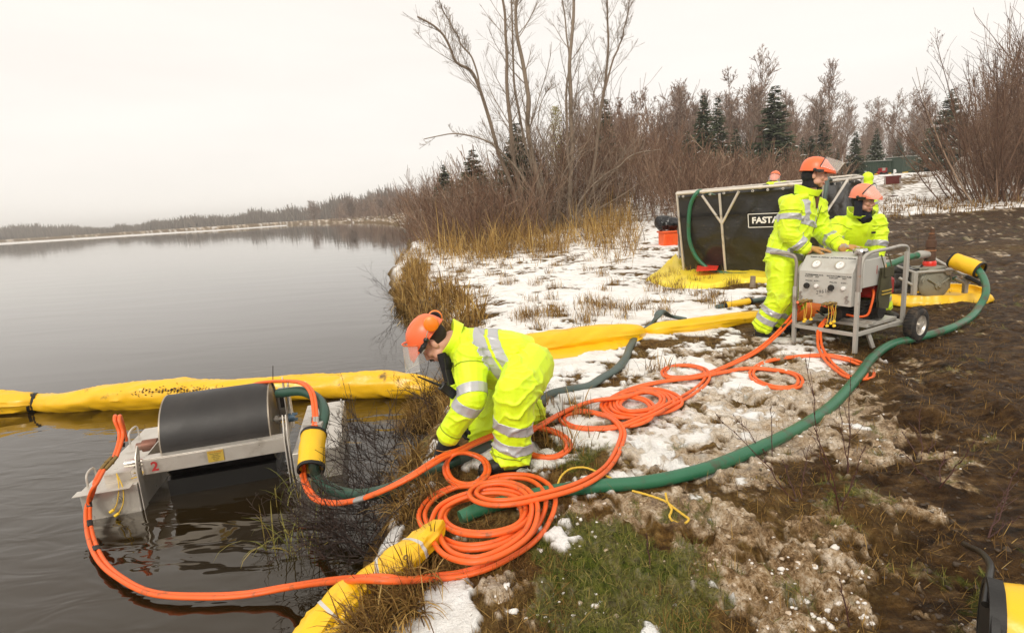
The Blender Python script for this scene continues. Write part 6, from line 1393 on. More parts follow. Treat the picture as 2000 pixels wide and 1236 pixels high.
# board on a post by the road, stacked red gear and yellow barriers
def roadside():
    p=G(1744,384); d=p[1]; t0=D(1728,345,d);t1=D(1760,345,d);b0=D(1728,360,d); root=thing('sign_board',p,'dark red board on a thin post by the road, seen from behind','sign'); m=MB(); m.box(((t0[0]+t1[0])/2,d,(t0[2]+b0[2])/2),(t1[0]-t0[0],.03,(t0[2]-b0[2])*1.05)); obj('board',m,mat('dark_red_board',(.13,.018,.012),.6,col2=(.09,.015,.01),nscale=3),root)
    m=MB(); m.tube([p+[0,0.03,-.05],[p[0]+.05,d+.03,t0[2]]],.02,6); obj('post',m,galv,root); m=MB(); m.box(p+[0,0,.03],(.35,.3,.06)); obj('foot_plate',m,rust,root)
    for x in (1729,1758): a=D(x,346,d-.03);b=D(x,360,d-.03); m=MB(); m.bar(a,b,.04,.015,(0,1,0)); obj('edge_strip',m,galv,root)
    q=G(1722,362); root=thing('red_machine',q,'small red machine with silver side parked left of the dark red board','machine'); m=MB(); m.box(q+[0,0,.45],(.7,.5,.5)); m.cyl(q+[-.35,-.2,.2],q+[-.35,.2,.2],.2,n=14); obj('machine_body',m,redE,root,bevel=.05); m=MB(); m.box(q+[-.05,-.27,.55],(.3,.04,.3)); obj('silver_side',m,steel,root); 
    for k in range(2): m=MB(); m.cyl(q+[-.3+.6*k,-.3,.15],q+[-.3+.6*k,-.2,.15],.15,n=14); obj('wheel',m,blackP,root)
    labs=('yellow barrier piece left of the red machine','yellow barrier piece under the red board','dark case with yellow trim right of the board post','yellow barrier piece at the right end of the row')
    for k,x in enumerate((1712,1733,1752,1766)):
        q=G(x,367); root=thing('low_barrier',q,labs[k],'barrier','low yellow barriers by the road'); m=MB(); m.box(q+[0,0,.12],(.55,.12,.07)); obj('rail',m,capY if k!=2 else blackP,root)
        for j in range(4): m=MB(); m.bar(q+[-.22+.15*j,0,.10],q+[-.26+.16*j,.02,.0],.04,.04); obj('foot',m,capY,root)
    q=G(1700,376); root=thing('traffic_cone',q,'orange traffic cone lying beside the road left of the red machine','cone'); m=MB(); m.lathe(q+[0,0,.08],nrm([-.9,.2,.25]),[(.17,0),(.15,.03),(.03,.5),(.001,.51)],14); obj('cone_shell',m,mat('cone_orange',(.9,.2,.05),.5),root)
roadside()
# ------------------------------------------------------------ people
hivis = mat('lime_hi_vis_fabric', (.70,.92,.010), .55, col2=(.62,.84,.008), nscale=5, dirt=(.30,.36,.03), dscale=5, dlo=.66, dhi=.85, bump=.003, bscale=38, sheen=.1)
hivisT = mat('lime_hi_vis_trouser_fabric', (.70,.92,.010), .55, col2=(.60,.80,.008), nscale=4, dirt=(.30,.27,.05), dscale=4, dlo=.56, dhi=.80, bump=.003, bscale=38, sheen=.1)
seamM = mat('dark_lime_seam', (.30,.38,.01), .7)
refl = mat('silver_reflective_tape', (.50,.50,.51), .35, .25, col2=(.42,.42,.43), nscale=18, bump=.001, bscale=90)
skinM = mat('skin', (.66,.36,.25), .5, col2=(.58,.27,.18), nscale=14, bump=.0006, bscale=150)
helmO = mat('orange_helmet_shell', (.88,.17,.055), .35, col2=(.82,.14,.04), nscale=4, dirt=(.35,.14,.07), dscale=14, dlo=.68, dhi=.8)
muffO = mat('orange_ear_muff', (.92,.22,.01), .35)
visorM = mat('clear_visor', (.92,.90,.86), .08, alpha=.24, spec=.8)
blackK = mat('black_knit', (.012,.011,.012), .95, bump=.002, bscale=200)
navyF = mat('navy_fleece', (.010,.010,.020), .95, bump=.004, bscale=120)
gloveB = mat('black_work_glove', (.012,.011,.010), .7, bump=.001, bscale=120)
gloveT = mat('tan_leather_glove', (.50,.26,.07), .65, col2=(.38,.19,.05), nscale=22, dirt=(.42,.36,.30), dscale=16, dlo=.55, dhi=.62, bump=.002, bscale=50)
bootM = mat('black_boot', (.018,.015,.013), .55, dirt=(.08,.055,.035), dscale=14, dlo=.5, dhi=.7, bump=.002, bscale=60)
hairM = mat('dark_hair', (.03,.018,.012), .8, bump=.002, bscale=260); eyeM = mat('eye_white', (.6,.56,.52), .25); darkM = mat('pupil_dark', (.02,.012,.01), .3); mouthM = mat('inner_mouth', (.16,.03,.02), .5); teethM = mat('teeth', (.7,.66,.56), .3)
lipM = mat('lips', (.42,.14,.10), .5); orangeP = mat('orange_print', (.75,.28,.05), .6)
def fuse(mb, vox, smooth=6, wr=0., seed=0, freq=1., keep=None):
    me=mb.mesh('tmp',smooth=False); o=bpy.data.objects.new('tmp_fuse',me); COL.objects.link(o)
    r=o.modifiers.new('r','REMESH'); r.mode='VOXEL'; r.voxel_size=vox; r.adaptivity=0
    if smooth: s=o.modifiers.new('s','SMOOTH'); s.factor=.5; s.iterations=smooth
    bpy.context.view_layer.update(); dg=bpy.context.evaluated_depsgraph_get(); out=bpy.data.meshes.new_from_object(o.evaluated_get(dg)); bpy.data.objects.remove(o); bpy.data.meshes.remove(me)
    n=len(out.vertices); V=np.empty(n*3); out.vertices.foreach_get('co',V); V=V.reshape(-1,3)
    if wr:
        N_=np.empty(n*3); out.vertices.foreach_get('normal',N_); N_=N_.reshape(-1,3); x,y,z=V.T; h=0
        for k,(d,f,a) in enumerate((((.5,.3,1),34,1.),((-.6,.2,1),30,.9),((1,.2,.35),38,.7),((.1,.2,1),70,.35))):
            d=nrm(np.array(d)); q=(V@d)*f*freq+2.6*noise3(x*6*freq,y*6*freq,z*6*freq,seed+k)+1.2*noise3(x*14,y*14,z*14,seed+k+20)
            rid=(1-np.abs(np.sin(q)))**2.2; m=sstep(.0,.55,noise3(x*5*freq+3*k,y*5*freq,z*4*freq,seed+40+k)); h=h+a*rid*m
        h=h-.45+.5*fbm3(x*7,y*7,z*7,seed+9,2); V=V+N_*(wr*h)[:,None]; out.vertices.foreach_set('co',V.ravel()); out.update()
    return out
def put(name, me, m, root, smooth=True, label=None):
    me.transform(Matrix.Translation(-Vector(org(root)))); me.shade_smooth(); me.materials.clear()
    return obj(name, me, m, root, label=label)
def band(src, root_off, name, parent, planes, near, m, off=.0035):
    """strip of tape cut from the garment surface: src mesh is in world coordinates"""
    import bmesh
    bm=bmesh.new(); bm.from_mesh(src); a,b,R_=near; a=np.asarray(a,float); b=np.asarray(b,float); ab=b-a; L2=ab@ab
    V=np.array([v.co for v in bm.verts]); t=np.clip(((V-a)@ab)/L2,0,1); d=np.linalg.norm(V-a-t[:,None]*ab,axis=1); bad=d>R_
    for p,n in planes: bad|=((V-np.asarray(p))@nrm(n))<-.03
    bmesh.ops.delete(bm,geom=[v for v,k in zip(bm.verts,bad) if k],context='VERTS')
    for p,n in planes:
        bmesh.ops.bisect_plane(bm,geom=bm.verts[:]+bm.edges[:]+bm.faces[:],plane_co=Vector(p),plane_no=Vector(nrm(n)),clear_inner=True)
    bm.normal_update()
    for v in bm.verts: v.co+=v.normal*off
    # turned-under edge so the tape has thickness
    ed=[e for e in bm.edges if len(e.link_faces)==1]
    if ed:
        r=bmesh.ops.extrude_edge_only(bm,edges=ed); 
        for g_ in r['geom']:
            if isinstance(g_,bmesh.types.BMVert):
                nn=Vector((0,0,0)); 
                for e in g_.link_edges:
                    o_=e.other_vert(g_)
                    if (o_.co-g_.co).length<1e-6: nn=o_.normal
                g_.co-=nn*off*1.4
    me=bpy.data.meshes.new(name); bm.to_mesh(me); bm.free()
    if len(me.polygons)==0: bpy.data.meshes.remove(me); return None
    me.transform(Matrix.Translation(-Vector(root_off))); me.shade_smooth(); return obj(name,me,m,parent)
def ringband(src, root, name, parent, a, b, t, hw, R_, tilt=None, m=None):
    a=np.asarray(a);b=np.asarray(b); c=a+(b-a)*t; n=nrm(b-a) if tilt is None else nrm(tilt)
    return band(src, org(root), name, parent, [(c-n*hw,n),(c+n*hw,-n)], (a,b,R_), m or refl)
def head_parts(c, f, u, s=1., yawmouth=0, smile=0.):
    """skin solids of a head; frame: side, forward, up"""
    f=nrm(f); u=nrm(np.asarray(u)-np.dot(u,f)*f); sd=np.cross(f,u); A=np.array([sd,f,u]); q=lambda x,y,z: np.asarray(c)+(np.array([x,y,z])*s)@A
    m=MB(); b=lambda p,r,**k: m.ball(q(*p),np.array(r)*s,ax=A,n=20,m=14,**k)
    b((0,-.012,.035),(.076,.096,.085)); b((0,.018,-.02),(.066,.078,.080)); b((0,.036,-.072),(.048,.050,.040)); b((0,.068,-.098),(.024,.022,.018))
    b((0,.082,.018),(.050,.018,.014)); b((0,.060,.045),(.056,.040,.05))
    for x in (-1,1):
        b((x*.040,.062,-.024),(.026,.028,.024)); b((x*.080,-.008,-.008),(.010,.020,.034)); b((x*.034,.070,.006),(.018,.016,.010)); b((x*.018,.094,-.045),(.012,.012,.010)); b((x*.050,.03,-.066),(.022,.04,.03))
    m.tube([q(0,.088,.014),q(0,.101,-.010),q(0,.114,-.034),q(0,.102,-.046)],[[.010*s,.009*s],[.012*s,.011*s],[.016*s,.015*s],[.011*s,.010*s]],12)
    b((0,.090,-.066),(.026,.012,.008)); b((0,.086,-.080),(.022,.012,.008))
    return m,q,A
def face_bits(body, q, A, s, brow=hairM, mouth=0., mustache=False):
    for x in (-1,1):
        m=MB(); m.ball(q(x*.033,.0815,.0065),np.array([.0135,.010,.0075])*s,ax=A,n=14,m=10); e=obj('eye',m,eyeM,body)
        m=MB(); m.ball(q(x*.033,.0890,.0065),np.array([.0060,.004,.0060])*s,ax=A,n=12,m=8); obj('iris',m,darkM,e)
        m=MB(); m.tube(catmull([q(x*.014,.100,.024),q(x*.032,.101,.031),q(x*.054,.086,.024)],n=5),[[.005*s,.004*s]]*11,8); obj('eyebrow',m,brow,body)
    if mouth:
        m=MB(); m.ball(q(0,.090,-.074),np.array([.024,.012,.006+.008*mouth])*s,ax=A,n=16,m=10); mo=obj('mouth',m,mouthM,body)
        m=MB(); m.ball(q(0,.096,-.071),np.array([.019,.008,.0045])*s,ax=A,n=14,m=8); obj('teeth',m,teethM,mo)
        m=MB(); m.tube(catmull([q(-.030,.084,-.070),q(-.015,.1,-.084-.004*mouth),q(.015,.1,-.084-.004*mouth),q(.030,.084,-.070)],n=5),.0045*s,8); obj('lower_lip',m,lipM,body)
    else:
        m=MB(); m.tube(catmull([q(-.027,.088,-.074),q(-.01,.1025,-.073),q(.01,.1025,-.073),q(.027,.088,-.074)],n=5),.0035*s,8); obj('mouth',m,lipM,body)
    if mustache:
        m=MB(); m.tube(catmull([q(-.032,.088,-.068),q(-.014,.106,-.058),q(0,.109,-.055),q(.014,.106,-.058),q(.032,.088,-.068)],n=6),np.interp(np.linspace(0,1,25),[0,.3,.7,1],[.003,.009,.009,.003])*s,8); obj('moustache',m,hairM,body)
def helmet(root, q, A, s, muffs=(1,1), visor='down', mount=True, muff_up=False, vis_ang=None):
    # shell with brim, ridge, inner rim
    n=40; rows=[]; ph=np.linspace(0,2*np.pi,n,endpoint=False)
    prof=[(0,.140),(.25,.137),(.5,.126),(.75,.106),(.95,.080),(1.12,.052),(1.28,.022),(1.36,.006),(1.42,-.004)]
    def ringpt(th,z,a,extra=0):
        front=np.clip(np.sin(a),0,1)**3; rad=math.sin(min(th,math.pi/2)); rx=.118*rad; ry=.142*rad
        r=1.+extra; x=rx*r*math.cos(a); y=ry*r*math.sin(a)+(.058*front if th>1.38 else .02*front*(th>1.2)); 
        zz=z-(.014*front if th>1.38 else 0)+ .006*math.exp(-(x/.018)**2)*(th<1.2); return q(x,y-.012,zz+.048)
    for th,z in prof: rows.append([ringpt(max(th,.001)*1.10,z,a) for a in ph])
    rows.append([ringpt(1.57,-.006,a,.045) for a in ph]); rows.append([ringpt(1.57,-.011,a,.03) for a in ph]); rows.append([ringpt(1.45,.01,a,-.03) for a in ph]); rows.append([ringpt(1.1,.06,a,-.06) for a in ph]); rows.append([ringpt(.5,.115,a,-.1) for a in ph])
    V=np.array(rows); V=np.concatenate([V,V[:,:1]],1); m=MB(); m.grid(V); h=obj('helmet',m,helmO,root,angle=50)
    for x in (-.042,.042):
        m=MB(); pts=[q(x,y-.012,.048+.1405*math.sqrt(max(0,1-(y/.135)**2-(x/.118)**2))+.0015) for y in np.linspace(-.10,.10,14)]; m.tube(pts,.004*s,6); obj('shell_ridge',m,helmO,h)
    for x in (-1,1):
        if mount:
            m=MB(); m.ball(q(x*.122,.035,.040),np.array([.014,.022,.018])*s,ax=A,n=12,m=8); m.bar(q(x*.124,.0,.042),q(x*.126,.075,.040),.018*s,.026*s,A[2]); m.ball(q(x*.124,-.01,.050),np.array([.014,.018,.018])*s,ax=A,n=12,m=8); obj('visor_mount',m,blackP,h)
        if muffs[0 if x<0 else 1]:
            pc_=q(x*.125,-.115,.085) if muff_up else q(x*.108,-.015,-.020)
            m=MB(); ax=A[0]*x; m.lathe(pc_,ax,[(.0001,-.02*s),(.038*s,-.02*s),(.046*s,-.008*s),(.050*s,.006*s),(.045*s,.022*s),(.028*s,.030*s),(.0001,.032*s)],22); mf=obj('ear_muff',m,muffO,h)
            m=MB(); m.lathe(pc_,ax,[(.0001,-.022*s),(.037*s,-.030*s),(.043*s,-.020*s),(.043*s,-.006*s)],22); obj('ear_cushion',m,blackF,mf)
            m=MB(); m.tube(catmull([q(x*.124,-.005,.045),q(x*.140,-.03 if not muff_up else -.05,.02 if not muff_up else .07),pc_+ax*.02],n=5),.003*s,6); obj('muff_arm',m,steel,mf)
    if visor:
        # curved clear sheet with top band
        a0=np.linspace(-1.25,1.25,22); vv=np.linspace(0,1,9); V=[]
        tilt={'down':-.10,'up':1.35,'half':.95}[visor] if vis_ang is None else vis_ang
        ct,st=math.cos(tilt),math.sin(tilt); px_,pz_=.02,.045
        for v in vv:
            row=[]
            for a in a0:
                x=.135*math.sin(a); y=.168*math.cos(a)+.01; z=-.19*v*(1-.10*abs(a)); y+= .012*v
                y2=px_+(y-px_)*ct-(z)*st; z2=pz_+(y-px_)*st+z*ct; row.append(q(x,y2,z2))
            V.append(row)
        V=np.array(V); m=MB(); m.grid(V); vi=obj('visor',m,visorM,h)
        m=MB(); m.tube(V[0],[[.007*s,.003*s]]*22,8,up=A[2]); obj('visor_band',m,blackP if visor!='down' else helmO,vi)
        m=MB(); m.tube(V[-1],.0018*s,6); m2=obj('visor_edge',m,mat('visor_edge_clear',(.8,.77,.7),.2,alpha=.7),vi)
    return h
def hand_mb(w, d, pn, curl=.6, s=1., spread=.12, thumb_side=1, wid=1.):
    """palm + five bent fingers. w wrist point, d direction of the hand, pn palm normal"""
    d=nrm(d); pn=nrm(np.asarray(pn)-np.dot(pn,d)*d); sd=np.cross(d,pn)*thumb_side; w=np.asarray(w,float); m=MB()
    m.tube([w-d*.03*s,w,w+d*.04*s,w+d*.085*s],[[.028*s,.036*s],[.026*s,.036*s],[.021*s,.045*s],[.016*s,.044*s]],14,up=pn)
    for i,(o,L) in enumerate(((.033,.072),(.011,.080),(-.012,.074),(-.033,.058))):
        p=w+d*.082*s+sd*o*s*wid; dd=nrm(d+sd*spread*(1.5-i)*.5); pts=[p-dd*.03*s,p]; ang=0
        for seg,fr in enumerate((.42,.33,.25)):
            ang+=curl*(.55,.75,.6)[seg]; v=dd*math.cos(ang)+pn*math.sin(ang); pts.append(pts[-1]+v*L*fr*s)
        m.tube(catmull(pts,n=3),np.interp(np.linspace(0,1,3*(len(pts)-1)+1),[0,.4,1],[.0125,.0115,.0088])*s,10); m.ball(pts[-1],.0092*s,n=8,m=6)
    p=w+d*.022*s+sd*.030*s; t1=p+nrm(d*.6+sd*.8+pn*.35)*.038*s; t2=t1+nrm(d*.85+sd*.25+pn*(.3+.5*curl))*.034*s; t3=t2+nrm(d*.8-sd*.1*curl+pn*(.3+.6*curl))*.026*s
    m.tube(catmull([p-d*.01*s,p,t1,t2,t3],n=3),np.interp(np.linspace(0,1,13),[0,.3,1],[.016,.015,.010])*s,10); m.ball(t3,.0105*s,n=8,m=6)
    return m
def boot(root, ankle, toe_dir, s=1., up=(0,0,1.)):
    t=nrm(toe_dir); a=np.asarray(ankle); u=nrm(np.asarray(up)-np.dot(up,t)*t); m=MB()
    m.tube([a+u*.12,a+u*.04,a-u*.01],[[.055,.05]]*3,16,up=t); m.tube([a-t*.07-u*.045,a-t*.03-u*.035,a+t*.05-u*.04,a+t*.13-u*.052,a+t*.185-u*.058,a+t*.20-u*.06],[[.035,.038],[.048,.044],[.044,.044],[.036,.050],[.028,.044],[.012,.028]],16,up=u)
    me=fuse(m,.008,4); put('boot',me,bootM,root)
    m=MB(); sdv=np.cross(t,u); P_=[]; 
    for k in range(26):
        q=k/26*2*np.pi; P_.append(a-u*.088+t*(.062+.145*math.cos(q))+sdv*(.048*math.sin(q)*(1.08+.1*math.cos(q))))
    m.prism(np.array(P_)[::-1],u*.026); obj('boot_sole',m,blackP,root)
def seg(m, a, b, ra, rb, n=14, k=5, up=None):
    a=np.asarray(a,float);b=np.asarray(b,float); t=np.linspace(0,1,k)[:,None]; m.tube(a*(1-t)+b*t, np.linspace(ra,rb,k),n,up=up); m.ball(a,ra if np.ndim(ra)==0 else np.mean(ra),n=12,m=8); m.ball(b,rb if np.ndim(rb)==0 else np.mean(rb),n=12,m=8)
def person(label, J, head, group=None, vox=.008, seed=0, arm=(.092,.080,.066), leg=(.125,.105,.098), torso=((.19,.14),(.22,.165),(.235,.17),(.20,.14)), hem=.0, simple=False):
    base=(np.asarray(J['hipL'])+J['hipR'])/2; root=thing('person',[base[0],base[1],.4],label,'person',group)
    c,f,u,s=head; m,q,A=head_parts(c,f,u,s); neck=np.asarray(J['neck'])
    seg(m,q(0,-.02,-.05),neck,.056,.062)
    ch=np.asarray(J['chest']); pel=np.asarray(J['pelvis']); acr=nrm(np.asarray(J['shL'])-J['shR'])
    m.tube([neck,neck*.6+ch*.4,ch,(ch+pel)/2,pel],[[.07,.06],[.14,.09],[.16,.105],[.145,.10],[.15,.10]],16,up=acr)
    for sd in 'LR':
        seg(m,J['sh'+sd],J['el'+sd],.050,.042); seg(m,J['el'+sd],J['wr'+sd],.040,.030); seg(m,J['hip'+sd],J['kn'+sd],.080,.056); seg(m,J['kn'+sd],J['an'+sd],.054,.038)
    body=put('body',fuse(m,.0055 if not simple else .012,3),skinM,root)
    # jacket
    m=MB(); T=np.array([neck+(neck-ch)*.10,neck*.7+ch*.3,ch,(ch+pel)/2,pel+ (pel-ch)*hem]); tr=[torso[0],torso[0],torso[1],torso[2],torso[3]]; tr=[(.085,.080)]+[torso[0]]+[torso[1]]+[torso[2]]+[torso[3]]
    cc=catmull(np.column_stack([T,np.array(tr)]),n=5); m.tube(cc[:,:3],cc[:,3:],24,up=acr)
    for sd in 'LR':
        sh=np.asarray(J['sh'+sd]); m.ball(sh,(.10,.10,.10),n=14,m=10); seg(m,sh,J['el'+sd],arm[0]+.008,arm[1]); w=np.asarray(J['wr'+sd]); e=np.asarray(J['el'+sd]); seg(m,e,w-nrm(w-e)*.02,arm[1],arm[2]); m.tube([w-nrm(w-e)*.03,w+nrm(w-e)*.012],[arm[2]+.004,arm[2]],14)
    jme=fuse(m,vox,4,.017 if not simple else .006,seed); jw=jme.copy(); jk=put('jacket',jme,hivis,root)
    m=MB(); seg(m,pel+(pel-ch)*.05,pel+(pel-ch)*.12,.15,.15) 
    for sd in 'LR':
        h=np.asarray(J['hip'+sd]);k=np.asarray(J['kn'+sd]);a=np.asarray(J['an'+sd]); seg(m,pel,h,.13,leg[0]+.01); seg(m,h,k,leg[0]+.012,leg[1]); seg(m,k,a,leg[1],leg[2]); m.tube([a-nrm(a-k)*.05,a+nrm(a-k)*.045],[leg[2],leg[2]+.012],16)
    tme=fuse(m,vox,4,.018 if not simple else .006,seed+5); tw=tme.copy(); tr_=put('trousers',tme,hivisT,root)
    if not simple:
        for sd in 'LR':
            ringband(jw,root,'cuff_seam',jk,J['el'+sd],J['wr'+sd],.84,.0035,.15,m=seamM); ringband(jw,root,'sleeve_seam',jk,J['sh'+sd],J['el'+sd],.22,.003,.15,m=seamM); ringband(tw,root,'hem_seam',tr_,J['kn'+sd],J['an'+sd],1.0,.0035,.19,m=seamM)
    return root,body,jk,jw,tr_,tw,q,A,s
def collar(root, c, up, r, h, th=.014, openf=None, m=hivis, seed=3, name='collar', flare=.02):
    up=nrm(up); a=np.linspace(-np.pi+.35,np.pi-.35,36); f=nrm(np.asarray(openf)-np.dot(openf,up)*up); s=np.cross(up,f); V=[];W=[]
    for k,t in enumerate(np.linspace(0,1,8)):
        rr=r*(1+.12*np.sin(a*3+seed)*t*.5)+flare*t; ring=np.asarray(c)+up*(h*t)*(1)+(-f*np.cos(a)[:,None]+s*np.sin(a)[:,None])*rr[:,None]+up*(.015*np.cos(a*2+1)*t)[:,None]; V.append(ring); W.append(ring-( -f*np.cos(a)[:,None]+s*np.sin(a)[:,None])*th)
    V=np.array(V);W=np.array(W); G_=np.concatenate([V,W[::-1]],0); mb=MB(); mb.grid(G_); return obj(name,mb,m,root,angle=None)
# ---- the crouching worker
def worker_crouching():
    J=dict(pelvis=D(1030,712,3.48),chest=D(938,694,3.44),neck=D(884,664,3.42),shL=D(918,700,3.25),shR=D(905,694,3.66),elL=D(922,776,3.10),elR=D(903,765,3.66),wrL=D(874,852,3.12),wrR=D(905,815,3.52),
      hipL=D(1036,716,3.36),hipR=D(1012,726,3.58),knL=D(1004,768,3.02),knR=D(948,832,3.50),anL=D(1001,896,3.06),anR=D(1040,858,3.72))
    gz=gnd(J['anL'][0],J['anL'][1]); J['anL'][2]=gz+.13
    J['knR'][2]=gnd(J['knR'][0],J['knR'][1])+.09; J['anR'][2]=gnd(J['anR'][0],J['anR'][1])+.09
    hc=D(847,668,3.38); f=[-.64,-.04,-.76]; u=[-.76,0,.64]
    root,body,jk,jw,tr,tw,q,A,s=person('crouching worker in lime hi-vis suit and orange helmet lifting the orange hoses by the water',J,(hc,f,u,.94),'workers in lime hi-vis suits',vox=.0065,seed=11,arm=(.100,.093,.076),leg=(.145,.125,.112),torso=((.19,.13),(.23,.185),(.235,.195),(.20,.19)))
    face_bits(body,q,A,s,mustache=True)
    m=MB(); m.ball(q(0,-.040,.03),np.array([.078,.085,.088])*s,ax=A,n=24,m=16); obj('hair',m,hairM,body)
    h=helmet(root,q,A,s,(1,1),'down',True,True,.78)
    m=MB(); m.box(q(-.115,.06,.035),(.006,.03,.03),A); obj('white_sticker',m,whiteP,h)
    collar(root,J['neck']+[.035,0,-.01],[-.85,0,.35],.112,.062,openf=[-.3,0,-1],seed=2,flare=.006)
    m=MB(); m.ball(D(872,712,3.34),(.035,.07,.06),n=16,m=10); m.tube(catmull([D(862,690,3.33),D(872,725,3.30),D(880,752,3.28)],n=6),.03,12); obj('dark_shirt',m,blackK,root)
    # reflective tape
    for t,hw in ((.86,.030),): ringband(jw,root,'reflective_tape',jk,J['shL'],J['elL'],t,hw,.17,tilt=nrm(J['elL']-J['shL'])+np.array([.10,0,.0]))
    ringband(jw,root,'reflective_tape',jk,J['elL'],J['wrL'],.20,.030,.16,tilt=nrm(J['wrL']-J['elL'])+np.array([.12,0,-.05]))
    ax=nrm(J['pelvis']-J['chest'])
    tl=nrm(np.array([.86,-.1,.45])); 
    for t in (.42,.74): ringband(jw,root,'reflective_tape',jk,J['chest'],J['pelvis'],t,.026,.27,tilt=tl)
    dn=nrm(J['anL']-J['knL'])
    for t in (.52,.86): ringband(tw,root,'reflective_tape',tr,J['knL'],J['anL'],t,.030,.19,tilt=dn+np.array([-.16,0,-.05]))
    dn=nrm(J['anR']-J['knR']); ringband(tw,root,'reflective_tape',tr,J['knR'],J['anR'],.6,.03,.17)
    # gloves
    d=nrm(D(866,905,3.13)-J['wrL']); m=hand_mb(J['wrL']+d*.02,d,nrm([-.2,.9,.1]),1.15,1.30,.05,1); gl=put('glove',fuse(m,.004,2),gloveB,root,label='black work glove gripping the orange hoses')
    place_text('glove_print','IRONCLAD',.020,D(867,889,3.055),nrm([1,0,.10]),nrm([-.10,-.1,1]),orangeP,gl,bold=.03,ext=.0008)
    m=MB(); m.tube([D(852,879,3.06),D(866,882,3.052),D(882,878,3.06)],.0016,5); obj('glove_piping',m,orangeP,gl)
    d=nrm(np.array([-.1,-.2,-1])); m=hand_mb(J['wrR'],d,[1,0,0],.9,1.1); put('glove',fuse(m,.005,2),gloveB,root)
    boot(root,J['anL']-[0,0,.04],[-1,-.10,0]); boot(root,J['anR']-[0,0,.02],[.75,.1,-.6],up=(.6,0,.8))
    rd=thing('radio',D(872,756,3.12),'black handheld radio with long antenna at the chest of the crouching worker','radio'); m=MB(); a=D(862,752,3.10); b=D(888,772,3.14); m.bar(a,b,.035,.055,(0,0,1)); obj('radio_case',m,blackP,rd,bevel=.006)
    m=MB(); m.tube([D(864,754,3.10),D(848,748,3.08),D(816,735,3.05)],[.009,.007,.0045],10); obj('antenna',m,blackP,rd); m=MB(); m.cyl(D(872,753,3.08),D(871,746,3.08),.009,n=10); obj('tuning_knob',m,blackP,rd)
    m=MB(); m.tube(catmull([D(880,762,3.10),D(872,730,3.18),D(868,700,3.28)],n=8),.003,6); obj('cord',m,blackP,rd)
worker_crouching()
